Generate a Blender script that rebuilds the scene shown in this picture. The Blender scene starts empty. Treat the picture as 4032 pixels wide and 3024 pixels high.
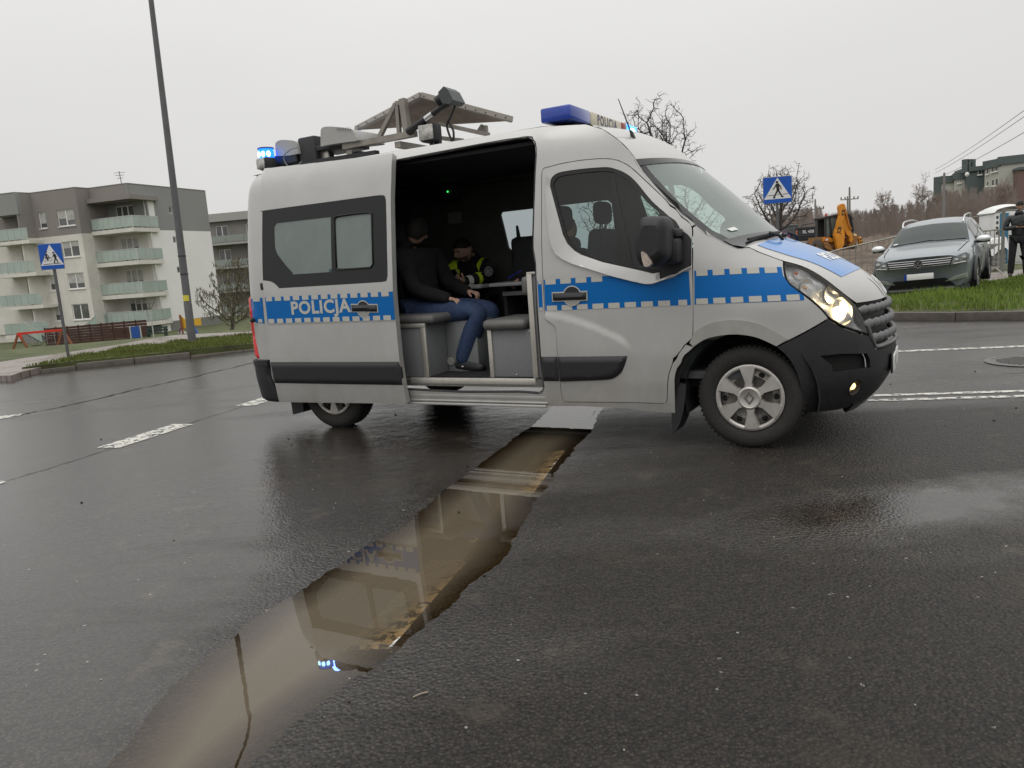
import bpy, bmesh, math, random
import numpy as np
from mathutils import Vector, Matrix, Quaternion, noise as mnoise
from mathutils.geometry import delaunay_2d_cdt

# ---------------------------------------------------------------- camera, world, light
SC = bpy.context.scene
COL = SC.collection
H_CAM, ROLL, PITCH = 1.345, math.radians(4.2), math.radians(8.8)
FPX, CX, CY = 3028.0, 2016.0, 1512.0
_f = np.array([0, math.cos(PITCH), -math.sin(PITCH)])
_u0 = np.array([0, math.sin(PITCH), math.cos(PITCH)])
_r0 = np.array([1.0, 0, 0])
_r = math.cos(ROLL) * _r0 - math.sin(ROLL) * _u0
_u = math.sin(ROLL) * _r0 + math.cos(ROLL) * _u0
_o = np.array([0, 0, H_CAM])
cam_data = bpy.data.cameras.new('camera')
cam_data.sensor_width = 36.0
cam_data.lens = 36.0 * FPX / 4032.0
cam_data.clip_start = 0.05
cam_data.clip_end = 3000
cam = bpy.data.objects.new('camera', cam_data)
COL.objects.link(cam)
cam.matrix_world = Matrix(((_r[0], _u[0], -_f[0], _o[0]), (_r[1], _u[1], -_f[1], _o[1]),
                           (_r[2], _u[2], -_f[2], _o[2]), (0, 0, 0, 1)))
SC.camera = cam

world = bpy.data.worlds.new('World')
SC.world = world
world.use_nodes = True
_nt = world.node_tree
_bg = _nt.nodes['Background']
_tc = _nt.nodes.new('ShaderNodeTexCoord')
_sx = _nt.nodes.new('ShaderNodeSeparateXYZ')
_nt.links.new(_tc.outputs['Generated'], _sx.inputs[0])
def _wm(op, a, b):
    n = _nt.nodes.new('ShaderNodeMath'); n.operation = op
    for i, q in enumerate((a, b)):
        if isinstance(q, (int, float)): n.inputs[i].default_value = q
        else: _nt.links.new(q, n.inputs[i])
    return n.outputs[0]
_z = _wm('MAXIMUM', _sx.outputs['Z'], 0.0)
_g = _wm('ADD', _wm('MULTIPLY', _wm('MULTIPLY', _z, _z), 1.7), 1.0)      # overcast: brighter towards the zenith
_nz = _nt.nodes.new('ShaderNodeTexNoise'); _nz.inputs['Scale'].default_value = 2.2; _nz.inputs['Detail'].default_value = 4
_mp = _nt.nodes.new('ShaderNodeMapping'); _mp.inputs['Scale'].default_value = (1, 1, 3)
_nt.links.new(_tc.outputs['Generated'], _mp.inputs[0]); _nt.links.new(_mp.outputs[0], _nz.inputs[0])
_cl = _wm('ADD', _wm('MULTIPLY', _nz.outputs['Fac'], 0.10), 0.95)
_st = _wm('MULTIPLY', _wm('MULTIPLY', _g, _cl), 0.70)
_nt.links.new(_st, _bg.inputs['Strength'])
_bg.inputs['Color'].default_value = (1.0, 0.992, 0.975, 1)

sun_d = bpy.data.lights.new('sun', 'SUN')
sun_d.energy = 0.7
sun_d.angle = math.radians(50)
sun_d.color = (1.0, 0.97, 0.93)
sun = bpy.data.objects.new('sun', sun_d)
COL.objects.link(sun)
sun.location = (0, 0, 60)
sun.rotation_euler = (math.radians(28), 0, math.radians(-25))
SC.view_settings.view_transform = 'Standard'
SC.view_settings.look = 'None'
SC.view_settings.exposure = 0.0
SC.view_settings.gamma = 1.0
SC.cycles.max_bounces = 6
SC.cycles.glossy_bounces = 4
SC.cycles.transmission_bounces = 6
SC.cycles.transparent_max_bounces = 24
SC.cycles.caustics_reflective = False
SC.cycles.caustics_refractive = False
SC.cycles.sample_clamp_indirect = 4

def ray(u, v):
    return _f + _r * (u - CX) / FPX - _u * (v - CY) / FPX
def ground(u, v, z=0.0):
    d = ray(u, v); t = (z - H_CAM) / d[2]
    p = _o + t * d
    return (float(p[0]), float(p[1]), z)
def at_y(u, v, Y):
    d = ray(u, v); t = Y / d[1]
    p = _o + t * d
    return tuple(float(q) for q in p)
def proj(P):
    d = np.asarray(P, float) - _o; z = d @ _f
    return np.stack([CX + FPX * (d @ _r) / z, CY - FPX * (d @ _u) / z], -1)
ZOOM = {1: (0, 600, .5425), 2: (900, 300, .5425), 3: (900, 900, .5425), 4: (1900, 300, .4521), 5: (2100, 1000, .3918), 6: (2600, 900, .5426),
        7: (3000, 550, .4665), 8: (1500, 800, .4821), 9: (2300, 340, .4521), 10: (3400, 750, .3014)}
def PX(k, pts):
    ox, oy, s = ZOOM[k]
    return [(ox + a * s, oy + b * s) for a, b in pts]

# ---------------------------------------------------------------- materials
MATS = {}
def mat(name, col=(.5, .5, .5), rough=.5, metal=0.0, spec=.5, coat=0.0, noise=None, bump=None, emit=None, alpha=None, trans=0.0, ior=1.45, coords='Object'):
    if name in MATS: return MATS[name]
    m = bpy.data.materials.new(name); m.use_nodes = True
    nt = m.node_tree; b = nt.nodes['Principled BSDF']
    b.inputs['Base Color'].default_value = (*col, 1)
    b.inputs['Roughness'].default_value = rough
    b.inputs['Metallic'].default_value = metal
    b.inputs['Specular IOR Level'].default_value = spec
    b.inputs['Coat Weight'].default_value = coat
    b.inputs['Coat Roughness'].default_value = .06
    b.inputs['Transmission Weight'].default_value = trans
    b.inputs['IOR'].default_value = ior
    if emit:
        b.inputs['Emission Color'].default_value = (*emit[0], 1); b.inputs['Emission Strength'].default_value = emit[1]
    if noise or bump:
        tc = nt.nodes.new('ShaderNodeTexCoord')
    if noise:
        sc, amt = noise[0], noise[1]
        n = nt.nodes.new('ShaderNodeTexNoise'); n.inputs['Scale'].default_value = sc; n.inputs['Detail'].default_value = 6; n.inputs['Roughness'].default_value = .62
        nt.links.new(tc.outputs[coords], n.inputs['Vector'])
        mr = nt.nodes.new('ShaderNodeMapRange'); mr.inputs['From Min'].default_value = .3; mr.inputs['From Max'].default_value = .7
        mr.inputs['To Min'].default_value = 1 - amt; mr.inputs['To Max'].default_value = 1 + amt
        nt.links.new(n.outputs['Fac'], mr.inputs['Value'])
        hv = nt.nodes.new('ShaderNodeHueSaturation'); hv.inputs['Color'].default_value = (*col, 1)
        nt.links.new(mr.outputs[0], hv.inputs['Value'])
        nt.links.new(hv.outputs[0], b.inputs['Base Color'])
        if len(noise) > 2:
            m2 = nt.nodes.new('ShaderNodeMapRange'); m2.inputs['From Min'].default_value = .3; m2.inputs['From Max'].default_value = .7
            m2.inputs['To Min'].default_value = max(.02, rough - noise[2]); m2.inputs['To Max'].default_value = min(1, rough + noise[2])
            nt.links.new(n.outputs['Fac'], m2.inputs['Value']); nt.links.new(m2.outputs[0], b.inputs['Roughness'])
    if bump:
        n = nt.nodes.new('ShaderNodeTexNoise'); n.inputs['Scale'].default_value = bump[0]; n.inputs['Detail'].default_value = 5
        nt.links.new(tc.outputs[coords], n.inputs['Vector'])
        bp = nt.nodes.new('ShaderNodeBump'); bp.inputs['Strength'].default_value = bump[1]; bp.inputs['Distance'].default_value = bump[2] if len(bump) > 2 else .01
        nt.links.new(n.outputs['Fac'], bp.inputs['Height']); nt.links.new(bp.outputs[0], b.inputs['Normal'])
    MATS[name] = m
    return m
def glassmat(name, tint=(.8, .9, .87), rough=0.0, opac=0.0, ocol=(.1, .1, .1)):
    """thin sheet glass: Fresnel mirror over a tinted clear pane, optionally a pale reflection mixed in as diffuse colour"""
    if name in MATS: return MATS[name]
    m = bpy.data.materials.new(name); m.use_nodes = True
    nt = m.node_tree; nt.nodes.clear()
    o = nt.nodes.new('ShaderNodeOutputMaterial')
    tr = nt.nodes.new('ShaderNodeBsdfTransparent'); tr.inputs[0].default_value = (*tint, 1)
    gl = nt.nodes.new('ShaderNodeBsdfGlossy'); gl.inputs['Roughness'].default_value = rough; gl.inputs['Color'].default_value = (.95, .95, .95, 1)
    fr = nt.nodes.new('ShaderNodeFresnel'); fr.inputs['IOR'].default_value = 1.5
    base = tr.outputs[0]
    if opac > 0:
        df = nt.nodes.new('ShaderNodeBsdfDiffuse'); df.inputs[0].default_value = (*ocol, 1)
        mx0 = nt.nodes.new('ShaderNodeMixShader'); mx0.inputs[0].default_value = opac
        nt.links.new(tr.outputs[0], mx0.inputs[1]); nt.links.new(df.outputs[0], mx0.inputs[2]); base = mx0.outputs[0]
    mx = nt.nodes.new('ShaderNodeMixShader')
    nt.links.new(fr.outputs[0], mx.inputs[0]); nt.links.new(base, mx.inputs[1]); nt.links.new(gl.outputs[0], mx.inputs[2])
    nt.links.new(mx.outputs[0], o.inputs['Surface'])
    MATS[name] = m
    return m

# ---------------------------------------------------------------- mesh helpers
def finish(name, me, m=None, parent=None, smooth=None):
    if m is not None:
        for q in (m if isinstance(m, (list, tuple)) else [m]): me.materials.append(q)
    if smooth:
        me.shade_smooth()
        if smooth < 179: me.set_sharp_from_angle(angle=math.radians(smooth))
    o = bpy.data.objects.new(name, me)
    COL.objects.link(o)
    if parent is not None: o.parent = parent
    return o
def tag(o, label=None, cat=None, group=None, kind=None):
    if label: o['label'] = label
    if cat: o['category'] = cat
    if group: o['group'] = group
    if kind: o['kind'] = kind
    return o
def empty(name, loc=(0, 0, 0), rz=0.0, label=None, cat=None, group=None, parent=None):
    o = bpy.data.objects.new(name, None); COL.objects.link(o)
    o.empty_display_size = .2
    o.location = loc; o.rotation_euler = (0, 0, rz)
    if parent is not None: o.parent = parent
    return tag(o, label, cat, group)
def copy_tree(o, parent=None):
    c = o.copy(); COL.objects.link(c); c.parent = parent
    for ch in list(o.children): copy_tree(ch, c)
    return c
class MB:
    def __init__(s): s.v = []; s.f = []; s.mi = []
    def add(s, vs, fs, mi=0, M=None):
        n = len(s.v)
        if M is not None: vs = [M @ Vector(q) for q in vs]
        s.v += [tuple(q) for q in vs]; s.f += [tuple(i + n for i in f) for f in fs]; s.mi += [mi] * len(fs)
        return s
    def box(s, c, d, bev=0.0, M=None, mi=0, seg=2):
        """centre, full sizes"""
        hx, hy, hz = d[0] / 2, d[1] / 2, d[2] / 2
        if bev <= 0:
            vs = [(c[0] + x * hx, c[1] + y * hy, c[2] + z * hz) for x in (-1, 1) for y in (-1, 1) for z in (-1, 1)]
            fs = [(0, 1, 3, 2), (4, 6, 7, 5), (0, 4, 5, 1), (2, 3, 7, 6), (0, 2, 6, 4), (1, 5, 7, 3)]
            return s.add(vs, fs, mi, M)
        bm = bmesh.new(); bmesh.ops.create_cube(bm, size=1)
        for q in bm.verts: q.co = Vector((q.co.x * d[0], q.co.y * d[1], q.co.z * d[2]))
        bmesh.ops.bevel(bm, geom=bm.edges[:], offset=min(bev, min(hx, hy, hz) * .98), segments=seg, affect='EDGES', profile=.5)
        bm.verts.index_update()
        vs = [(q.co.x + c[0], q.co.y + c[1], q.co.z + c[2]) for q in bm.verts]
        fs = [tuple(q.index for q in f.verts) for f in bm.faces]
        bm.free()
        return s.add(vs, fs, mi, M)
    def bar(s, a, b, w, h, bev=0.0, up=(0, 0, 1), mi=0):
        a = Vector(a); b = Vector(b); d = b - a; L = d.length
        x = d.normalized(); u = Vector(up)
        if abs(x.dot(u)) > .98: u = Vector((0, 1, 0))
        y = u.cross(x).normalized(); z = x.cross(y)
        mid = (a + b) / 2
        M = Matrix(((x.x, y.x, z.x, mid.x), (x.y, y.y, z.y, mid.y), (x.z, y.z, z.z, mid.z), (0, 0, 0, 1)))
        return s.box((0, 0, 0), (L, w, h), bev, M, mi)
    def tube(s, pts, r, n=8, cap=True, mi=0, closed=False, M=None):
        pts = [Vector(p) for p in pts]; k = len(pts)
        rs = r if isinstance(r, (list, tuple)) else [r] * k
        base = len(s.v); vs = []; fs = []
        prev = None
        for i, p in enumerate(pts):
            if closed: t = pts[(i + 1) % k] - pts[i - 1]
            else: t = pts[min(i + 1, k - 1)] - pts[max(i - 1, 0)]
            t = t.normalized() if t.length > 1e-9 else Vector((0, 0, 1))
            if prev is None:
                a = Vector((0, 0, 1)) if abs(t.z) < .9 else Vector((1, 0, 0))
                x = a.cross(t).normalized()
            else:
                x = (prev - t * prev.dot(t)); x = x.normalized() if x.length > 1e-6 else Vector((1, 0, 0))
            prev = x; y = t.cross(x)
            for j in range(n):
                a = 2 * math.pi * j / n
                vs.append(p + (x * math.cos(a) + y * math.sin(a)) * rs[i])
        m = k if closed else k - 1
        for i in range(m):
            i2 = (i + 1) % k
            for j in range(n):
                j2 = (j + 1) % n
                fs.append((i * n + j, i * n + j2, i2 * n + j2, i2 * n + j))
        if cap and not closed:
            fs.append(tuple(range(n - 1, -1, -1))); fs.append(tuple((k - 1) * n + j for j in range(n)))
        return s.add(vs, fs, mi, M)
    def lathe(s, prof, n=24, M=None, mi=0, close=False):
        """profile of (radius, height) about local z"""
        vs = []; fs = []; k = len(prof)
        for r, z in prof:
            for j in range(n):
                a = 2 * math.pi * j / n; vs.append((r * math.cos(a), r * math.sin(a), z))
        for i in range(k if close else k - 1):
            i2 = (i + 1) % k
            for j in range(n):
                j2 = (j + 1) % n; fs.append((i * n + j, i * n + j2, i2 * n + j2, i2 * n + j))
        return s.add(vs, fs, mi, M)
    def prism(s, poly, z0, z1, M=None, mi=0, taper=None):
        """2D outline extruded in local z"""
        a = sum(poly[i][0] * poly[(i + 1) % len(poly)][1] - poly[(i + 1) % len(poly)][0] * poly[i][1] for i in range(len(poly)))
        if a < 0: poly = poly[::-1]
        n = len(poly)
        top = taper(poly) if taper else poly
        vs = [(x, y, z0) for x, y in poly] + [(x, y, z1) for x, y in top]
        fs = [tuple(range(n - 1, -1, -1)), tuple(range(n, 2 * n))] + [(i, (i + 1) % n, (i + 1) % n + n, i + n) for i in range(n)]
        return s.add(vs, fs, mi, M)
    def grid(s, fn, nu, nv, mi=0, flip=False, M=None):
        vs = [fn(i / nu, j / nv) for i in range(nu + 1) for j in range(nv + 1)]
        fs = []
        for i in range(nu):
            for j in range(nv):
                q = (i * (nv + 1) + j, (i + 1) * (nv + 1) + j, (i + 1) * (nv + 1) + j + 1, i * (nv + 1) + j + 1)
                fs.append(q[::-1] if flip else q)
        return s.add(vs, fs, mi, M)
    def ball(s, c, r, n=12, m=8, M=None, mi=0):
        rx, ry, rz = r if isinstance(r, (tuple, list)) else (r, r, r)
        vs = [(c[0], c[1], c[2] - rz)]; fs = []
        for i in range(1, m):
            t = -math.pi / 2 + math.pi * i / m
            for j in range(n):
                a = 2 * math.pi * j / n
                vs.append((c[0] + rx * math.cos(t) * math.cos(a), c[1] + ry * math.cos(t) * math.sin(a), c[2] + rz * math.sin(t)))
        vs.append((c[0], c[1], c[2] + rz)); e = len(vs) - 1
        for j in range(n): fs.append((0, 1 + (j + 1) % n, 1 + j)); fs.append((e, e - n + j, e - n + (j + 1) % n))
        for i in range(m - 2):
            for j in range(n):
                j2 = (j + 1) % n; a = 1 + i * n
                fs.append((a + j, a + j2, a + n + j2, a + n + j))
        return s.add(vs, fs, mi, M)
    def build(s, name, m=None, parent=None, smooth=None):
        me = bpy.data.meshes.new(name)
        me.from_pydata(s.v, [], s.f)
        if any(s.mi): me.polygons.foreach_set('material_index', s.mi)
        me.update()
        return finish(name, me, m, parent, smooth)
def frame(o, x, y, z):
    o = Vector(o); x = Vector(x); y = Vector(y); z = Vector(z)
    return Matrix(((x.x, y.x, z.x, o.x), (x.y, y.y, z.y, o.y), (x.z, y.z, z.z, o.z), (0, 0, 0, 1)))
def cr(pts, n=4, closed=False):
    """Catmull-Rom resample of a polyline of any dimension"""
    P = [np.array(p, float) for p in pts]; k = len(P); out = []
    rng = range(k) if closed else range(k - 1)
    for i in rng:
        p0 = P[(i - 1) % k] if closed or i > 0 else 2 * P[0] - P[1]
        p1 = P[i]; p2 = P[(i + 1) % k]
        p3 = P[(i + 2) % k] if closed or i + 2 < k else 2 * P[-1] - P[-2]
        for j in range(n):
            t = j / n
            out.append(tuple(.5 * ((2 * p1) + (-p0 + p2) * t + (2 * p0 - 5 * p1 + 4 * p2 - p3) * t * t + (-p0 + 3 * p1 - 3 * p2 + p3) * t ** 3)))
    if not closed: out.append(tuple(P[-1]))
    return out
def soften(poly, n=3, corner=38):
    """round a closed outline but keep its sharp corners"""
    P = [np.array(p, float) for p in poly]; k = len(P); cs = []
    for i in range(k):
        a = P[i] - P[i - 1]; b = P[(i + 1) % k] - P[i]
        an = math.degrees(math.acos(max(-1, min(1, float(a @ b) / (np.linalg.norm(a) * np.linalg.norm(b) + 1e-12)))))
        if an > corner: cs.append(i)
    if len(cs) < 2: return cr(poly, n, True)
    out = []
    for a, b in zip(cs, cs[1:] + [cs[0] + k]):
        seg = [tuple(P[i % k]) for i in range(a, b + 1)]
        out += (cr(seg, n)[:-1] if len(seg) > 2 else seg[:-1])
    return out
def shrink(poly, d):
    """move a closed 2D outline inwards by d"""
    P = np.array(poly, float); n = len(P)
    A = sum(P[i][0] * P[(i + 1) % n][1] - P[(i + 1) % n][0] * P[i][1] for i in range(n))
    s = 1 if A > 0 else -1; out = []
    for i in range(n):
        a = P[i] - P[i - 1]; b = P[(i + 1) % n] - P[i]
        a /= (np.linalg.norm(a) + 1e-12); b /= (np.linalg.norm(b) + 1e-12)
        na = np.array([-a[1], a[0]]) * s; nb = np.array([-b[1], b[0]]) * s
        m = na + nb; L = np.linalg.norm(m)
        m = m / L if L > 1e-6 else na
        out.append(tuple(P[i] + m * d / max(.45, float(m @ na))))
    return out
def inpoly(pts, poly):
    x, y = pts[:, 0], pts[:, 1]; P = np.array(poly); r = np.zeros(len(pts), bool); n = len(P); j = n - 1
    for i in range(n):
        xi, yi = P[i]; xj, yj = P[j]
        c = ((yi > y) != (yj > y)) & (x < (xj - xi) * (y - yi) / (yj - yi + 1e-15) + xi)
        r ^= c; j = i
    return r
def dist_poly(pts, poly, closed=True):
    P = np.array(poly, float); n = len(P); best = np.full(len(pts), 1e9)
    for i in range(n if closed else n - 1):
        a = P[i]; b = P[(i + 1) % n]; d = b - a; L = d @ d + 1e-15
        t = np.clip(((pts - a) @ d) / L, 0, 1)
        best = np.minimum(best, np.linalg.norm(pts - (a + t[:, None] * d), axis=1))
    return best
def dense(poly, g):
    out = []; n = len(poly)
    for i in range(n):
        a = np.array(poly[i], float); b = np.array(poly[(i + 1) % n], float)
        k = max(1, int(math.ceil(np.linalg.norm(b - a) / g)))
        for j in range(k): out.append(tuple(a + (b - a) * j / k))
    return out
def fill2d(out, holes=(), g=.05):
    """triangulate an outline with holes plus inner grid points -> verts2d, tris, boundary loops edges"""
    loops = [dense(out, g)] + [dense(h, g) for h in holes]
    V = []; E = []
    for L in loops:
        b = len(V); V += L; E += [(b + i, b + (i + 1) % len(L)) for i in range(len(L))]
    A = np.array(loops[0]); lo = A.min(0); hi = A.max(0)
    gx, gy = np.meshgrid(np.arange(lo[0] + g / 2, hi[0], g), np.arange(lo[1] + g / 2, hi[1], g))
    P = np.stack([gx.ravel(), gy.ravel()], -1)
    if len(P):
        ok = inpoly(P, loops[0])
        for L in loops[1:]: ok &= ~inpoly(P, L)
        P = P[ok]
        if len(P):
            d = np.full(len(P), 1e9)
            for L in loops: d = np.minimum(d, dist_poly(P, L))
            V += [tuple(q) for q in P[d > .35 * g]]
    r = delaunay_2d_cdt([Vector((float(a), float(b))) for a, b in V], E, [], 0, 1e-6)
    v = np.array([tuple(q) for q in r[0]]); t = np.array([f for f in r[2] if len(f) == 3])
    c = v[t].mean(1); ok = inpoly(c, loops[0])
    for L in loops[1:]: ok &= ~inpoly(c, L)
    t = t[ok]
    a = v[t]; ar = (a[:, 1, 0] - a[:, 0, 0]) * (a[:, 2, 1] - a[:, 0, 1]) - (a[:, 2, 0] - a[:, 0, 0]) * (a[:, 1, 1] - a[:, 0, 1])
    t[ar < 0] = t[ar < 0][:, ::-1]
    t = t[np.abs(ar) > 1e-9]
    cnt = {}
    for f in t:
        for i in range(3):
            k = (int(f[i]), int(f[(i + 1) % 3])); cnt[k] = 1
    be = [k for k in cnt if (k[1], k[0]) not in cnt]
    return v, [tuple(int(i) for i in f) for f in t], be
def smoothstep(a, b, x):
    t = np.clip((np.asarray(x, float) - a) / (b - a), 0, 1); return t * t * (3 - 2 * t)
def text_mesh(s, size=1.0, bold=0.0, sx=1.0, spacing=1.0, align='CENTER'):
    cu = bpy.data.curves.new('lettering', 'FONT'); cu.body = s; cu.size = size; cu.offset = bold
    cu.align_x = align; cu.align_y = 'CENTER'; cu.space_character = spacing; cu.resolution_u = 3
    o = bpy.data.objects.new('lettering_tmp', cu); COL.objects.link(o)
    dg = bpy.context.evaluated_depsgraph_get()
    me = bpy.data.meshes.new_from_object(o.evaluated_get(dg))
    bpy.data.objects.remove(o); bpy.data.curves.remove(cu)
    vs = [(v.co.x * sx, v.co.y, 0) for v in me.vertices]; fs = [tuple(p.vertices) for p in me.polygons]
    bpy.data.meshes.remove(me)
    return vs, fs
# ================================================================ ground, road, pavement, kerbs
def px_ground(pts, z): return [ground(u, v, z)[:2] for u, v in pts]
KL = [(-30, 5.0), (-20, 9.2), (-12, 12.7), (-9.04, 13.97), (-8.17, 14.42), (-7.5, 14.64), (-6.6, 14.98), (-5.28, 15.53), (-3.4, 16.6), (-2.1, 18.6), (-1.5, 22), (-1.2, 60)]
KR = [(4.7, 60), (4.5, 24), (4.7, 18), (5.25, 14.6), (6.23, 12.54), (7.59, 11.25), (10, 9.55), (16, 6.6), (40, -1)]
ROAD = [(-90, -30), (90, -30), (90, -14)] + KR[::-1] + KL[::-1] + [(-90, -20)]
def road_sd(P):
    d = dist_poly(P, ROAD); return np.where(inpoly(P, ROAD), -d, d)
def hterr(P):
    """height of the open ground: falls away to the left lawn, rises slowly far right"""
    x, y = P[:, 0], P[:, 1]
    az = x / np.maximum(y, 1)
    left = -2.45 * smoothstep(19, 54, y - .25 * (x + 10)) * smoothstep(-.12, -.26, az)
    far = np.clip(y - 62, 0, 115)
    right = .028 * far * smoothstep(.12, .40, az) + .05 * np.clip(y - 100, 0, 75) * smoothstep(.45, .60, az)
    rise = .006 * np.clip(y - 90, 0, 150) * smoothstep(-.1, .3, az)
    d = road_sd(P)
    return .085 + left + right + rise - .30 * smoothstep(.7, -.4, d)
gx = np.concatenate([np.linspace(-1500, -160, 10), np.linspace(-150, -42, 16), np.linspace(-40, 40, 90), np.linspace(43, 150, 20), np.linspace(165, 1500, 10)])
gy = np.concatenate([np.linspace(-300, -20, 8), np.linspace(-15, 45, 68), np.linspace(48, 130, 32), np.linspace(140, 300, 14), np.linspace(350, 2600, 10)])
GX, GY = np.meshgrid(gx, gy, indexing='ij')
gp = np.stack([GX.ravel(), GY.ravel()], -1)
gz = hterr(gp)
nxg, nyg = len(gx), len(gy)
me = bpy.data.meshes.new('ground')
me.from_pydata([(float(a), float(b), float(c)) for (a, b), c in zip(gp, gz)], [], [(i * nyg + j, (i + 1) * nyg + j, (i + 1) * nyg + j + 1, i * nyg + j + 1) for i in range(nxg - 1) for j in range(nyg - 1)])
def two_tone(name, c1, c2, scale, rough=.9, c3=None, bump=(30, .5, .03)):
    m = bpy.data.materials.new(name); m.use_nodes = True; nt = m.node_tree; b = nt.nodes['Principled BSDF']
    tc = nt.nodes.new('ShaderNodeTexCoord')
    n = nt.nodes.new('ShaderNodeTexNoise'); n.inputs['Scale'].default_value = scale; n.inputs['Detail'].default_value = 8; n.inputs['Roughness'].default_value = .65
    nt.links.new(tc.outputs['Object'], n.inputs['Vector'])
    r = nt.nodes.new('ShaderNodeValToRGB'); r.color_ramp.elements[0].position = .38; r.color_ramp.elements[1].position = .64
    r.color_ramp.elements[0].color = (*c1, 1); r.color_ramp.elements[1].color = (*c2, 1)
    if c3: e = r.color_ramp.elements.new(.5); e.color = (*c3, 1)
    nt.links.new(n.outputs['Fac'], r.inputs[0]); nt.links.new(r.outputs[0], b.inputs['Base Color'])
    b.inputs['Roughness'].default_value = rough
    n2 = nt.nodes.new('ShaderNodeTexNoise'); n2.inputs['Scale'].default_value = bump[0]; n2.inputs['Detail'].default_value = 6
    nt.links.new(tc.outputs['Object'], n2.inputs['Vector'])
    bp = nt.nodes.new('ShaderNodeBump'); bp.inputs['Strength'].default_value = bump[1]; bp.inputs['Distance'].default_value = bump[2]
    nt.links.new(n2.outputs['Fac'], bp.inputs['Height']); nt.links.new(bp.outputs[0], b.inputs['Normal'])
    return m
lawn = two_tone('lawn_ground', (.040, .048, .016), (.085, .092, .030), 1.3, c3=(.06, .074, .022))
tag(finish('ground', me, lawn, smooth=179), kind='structure')

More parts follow.
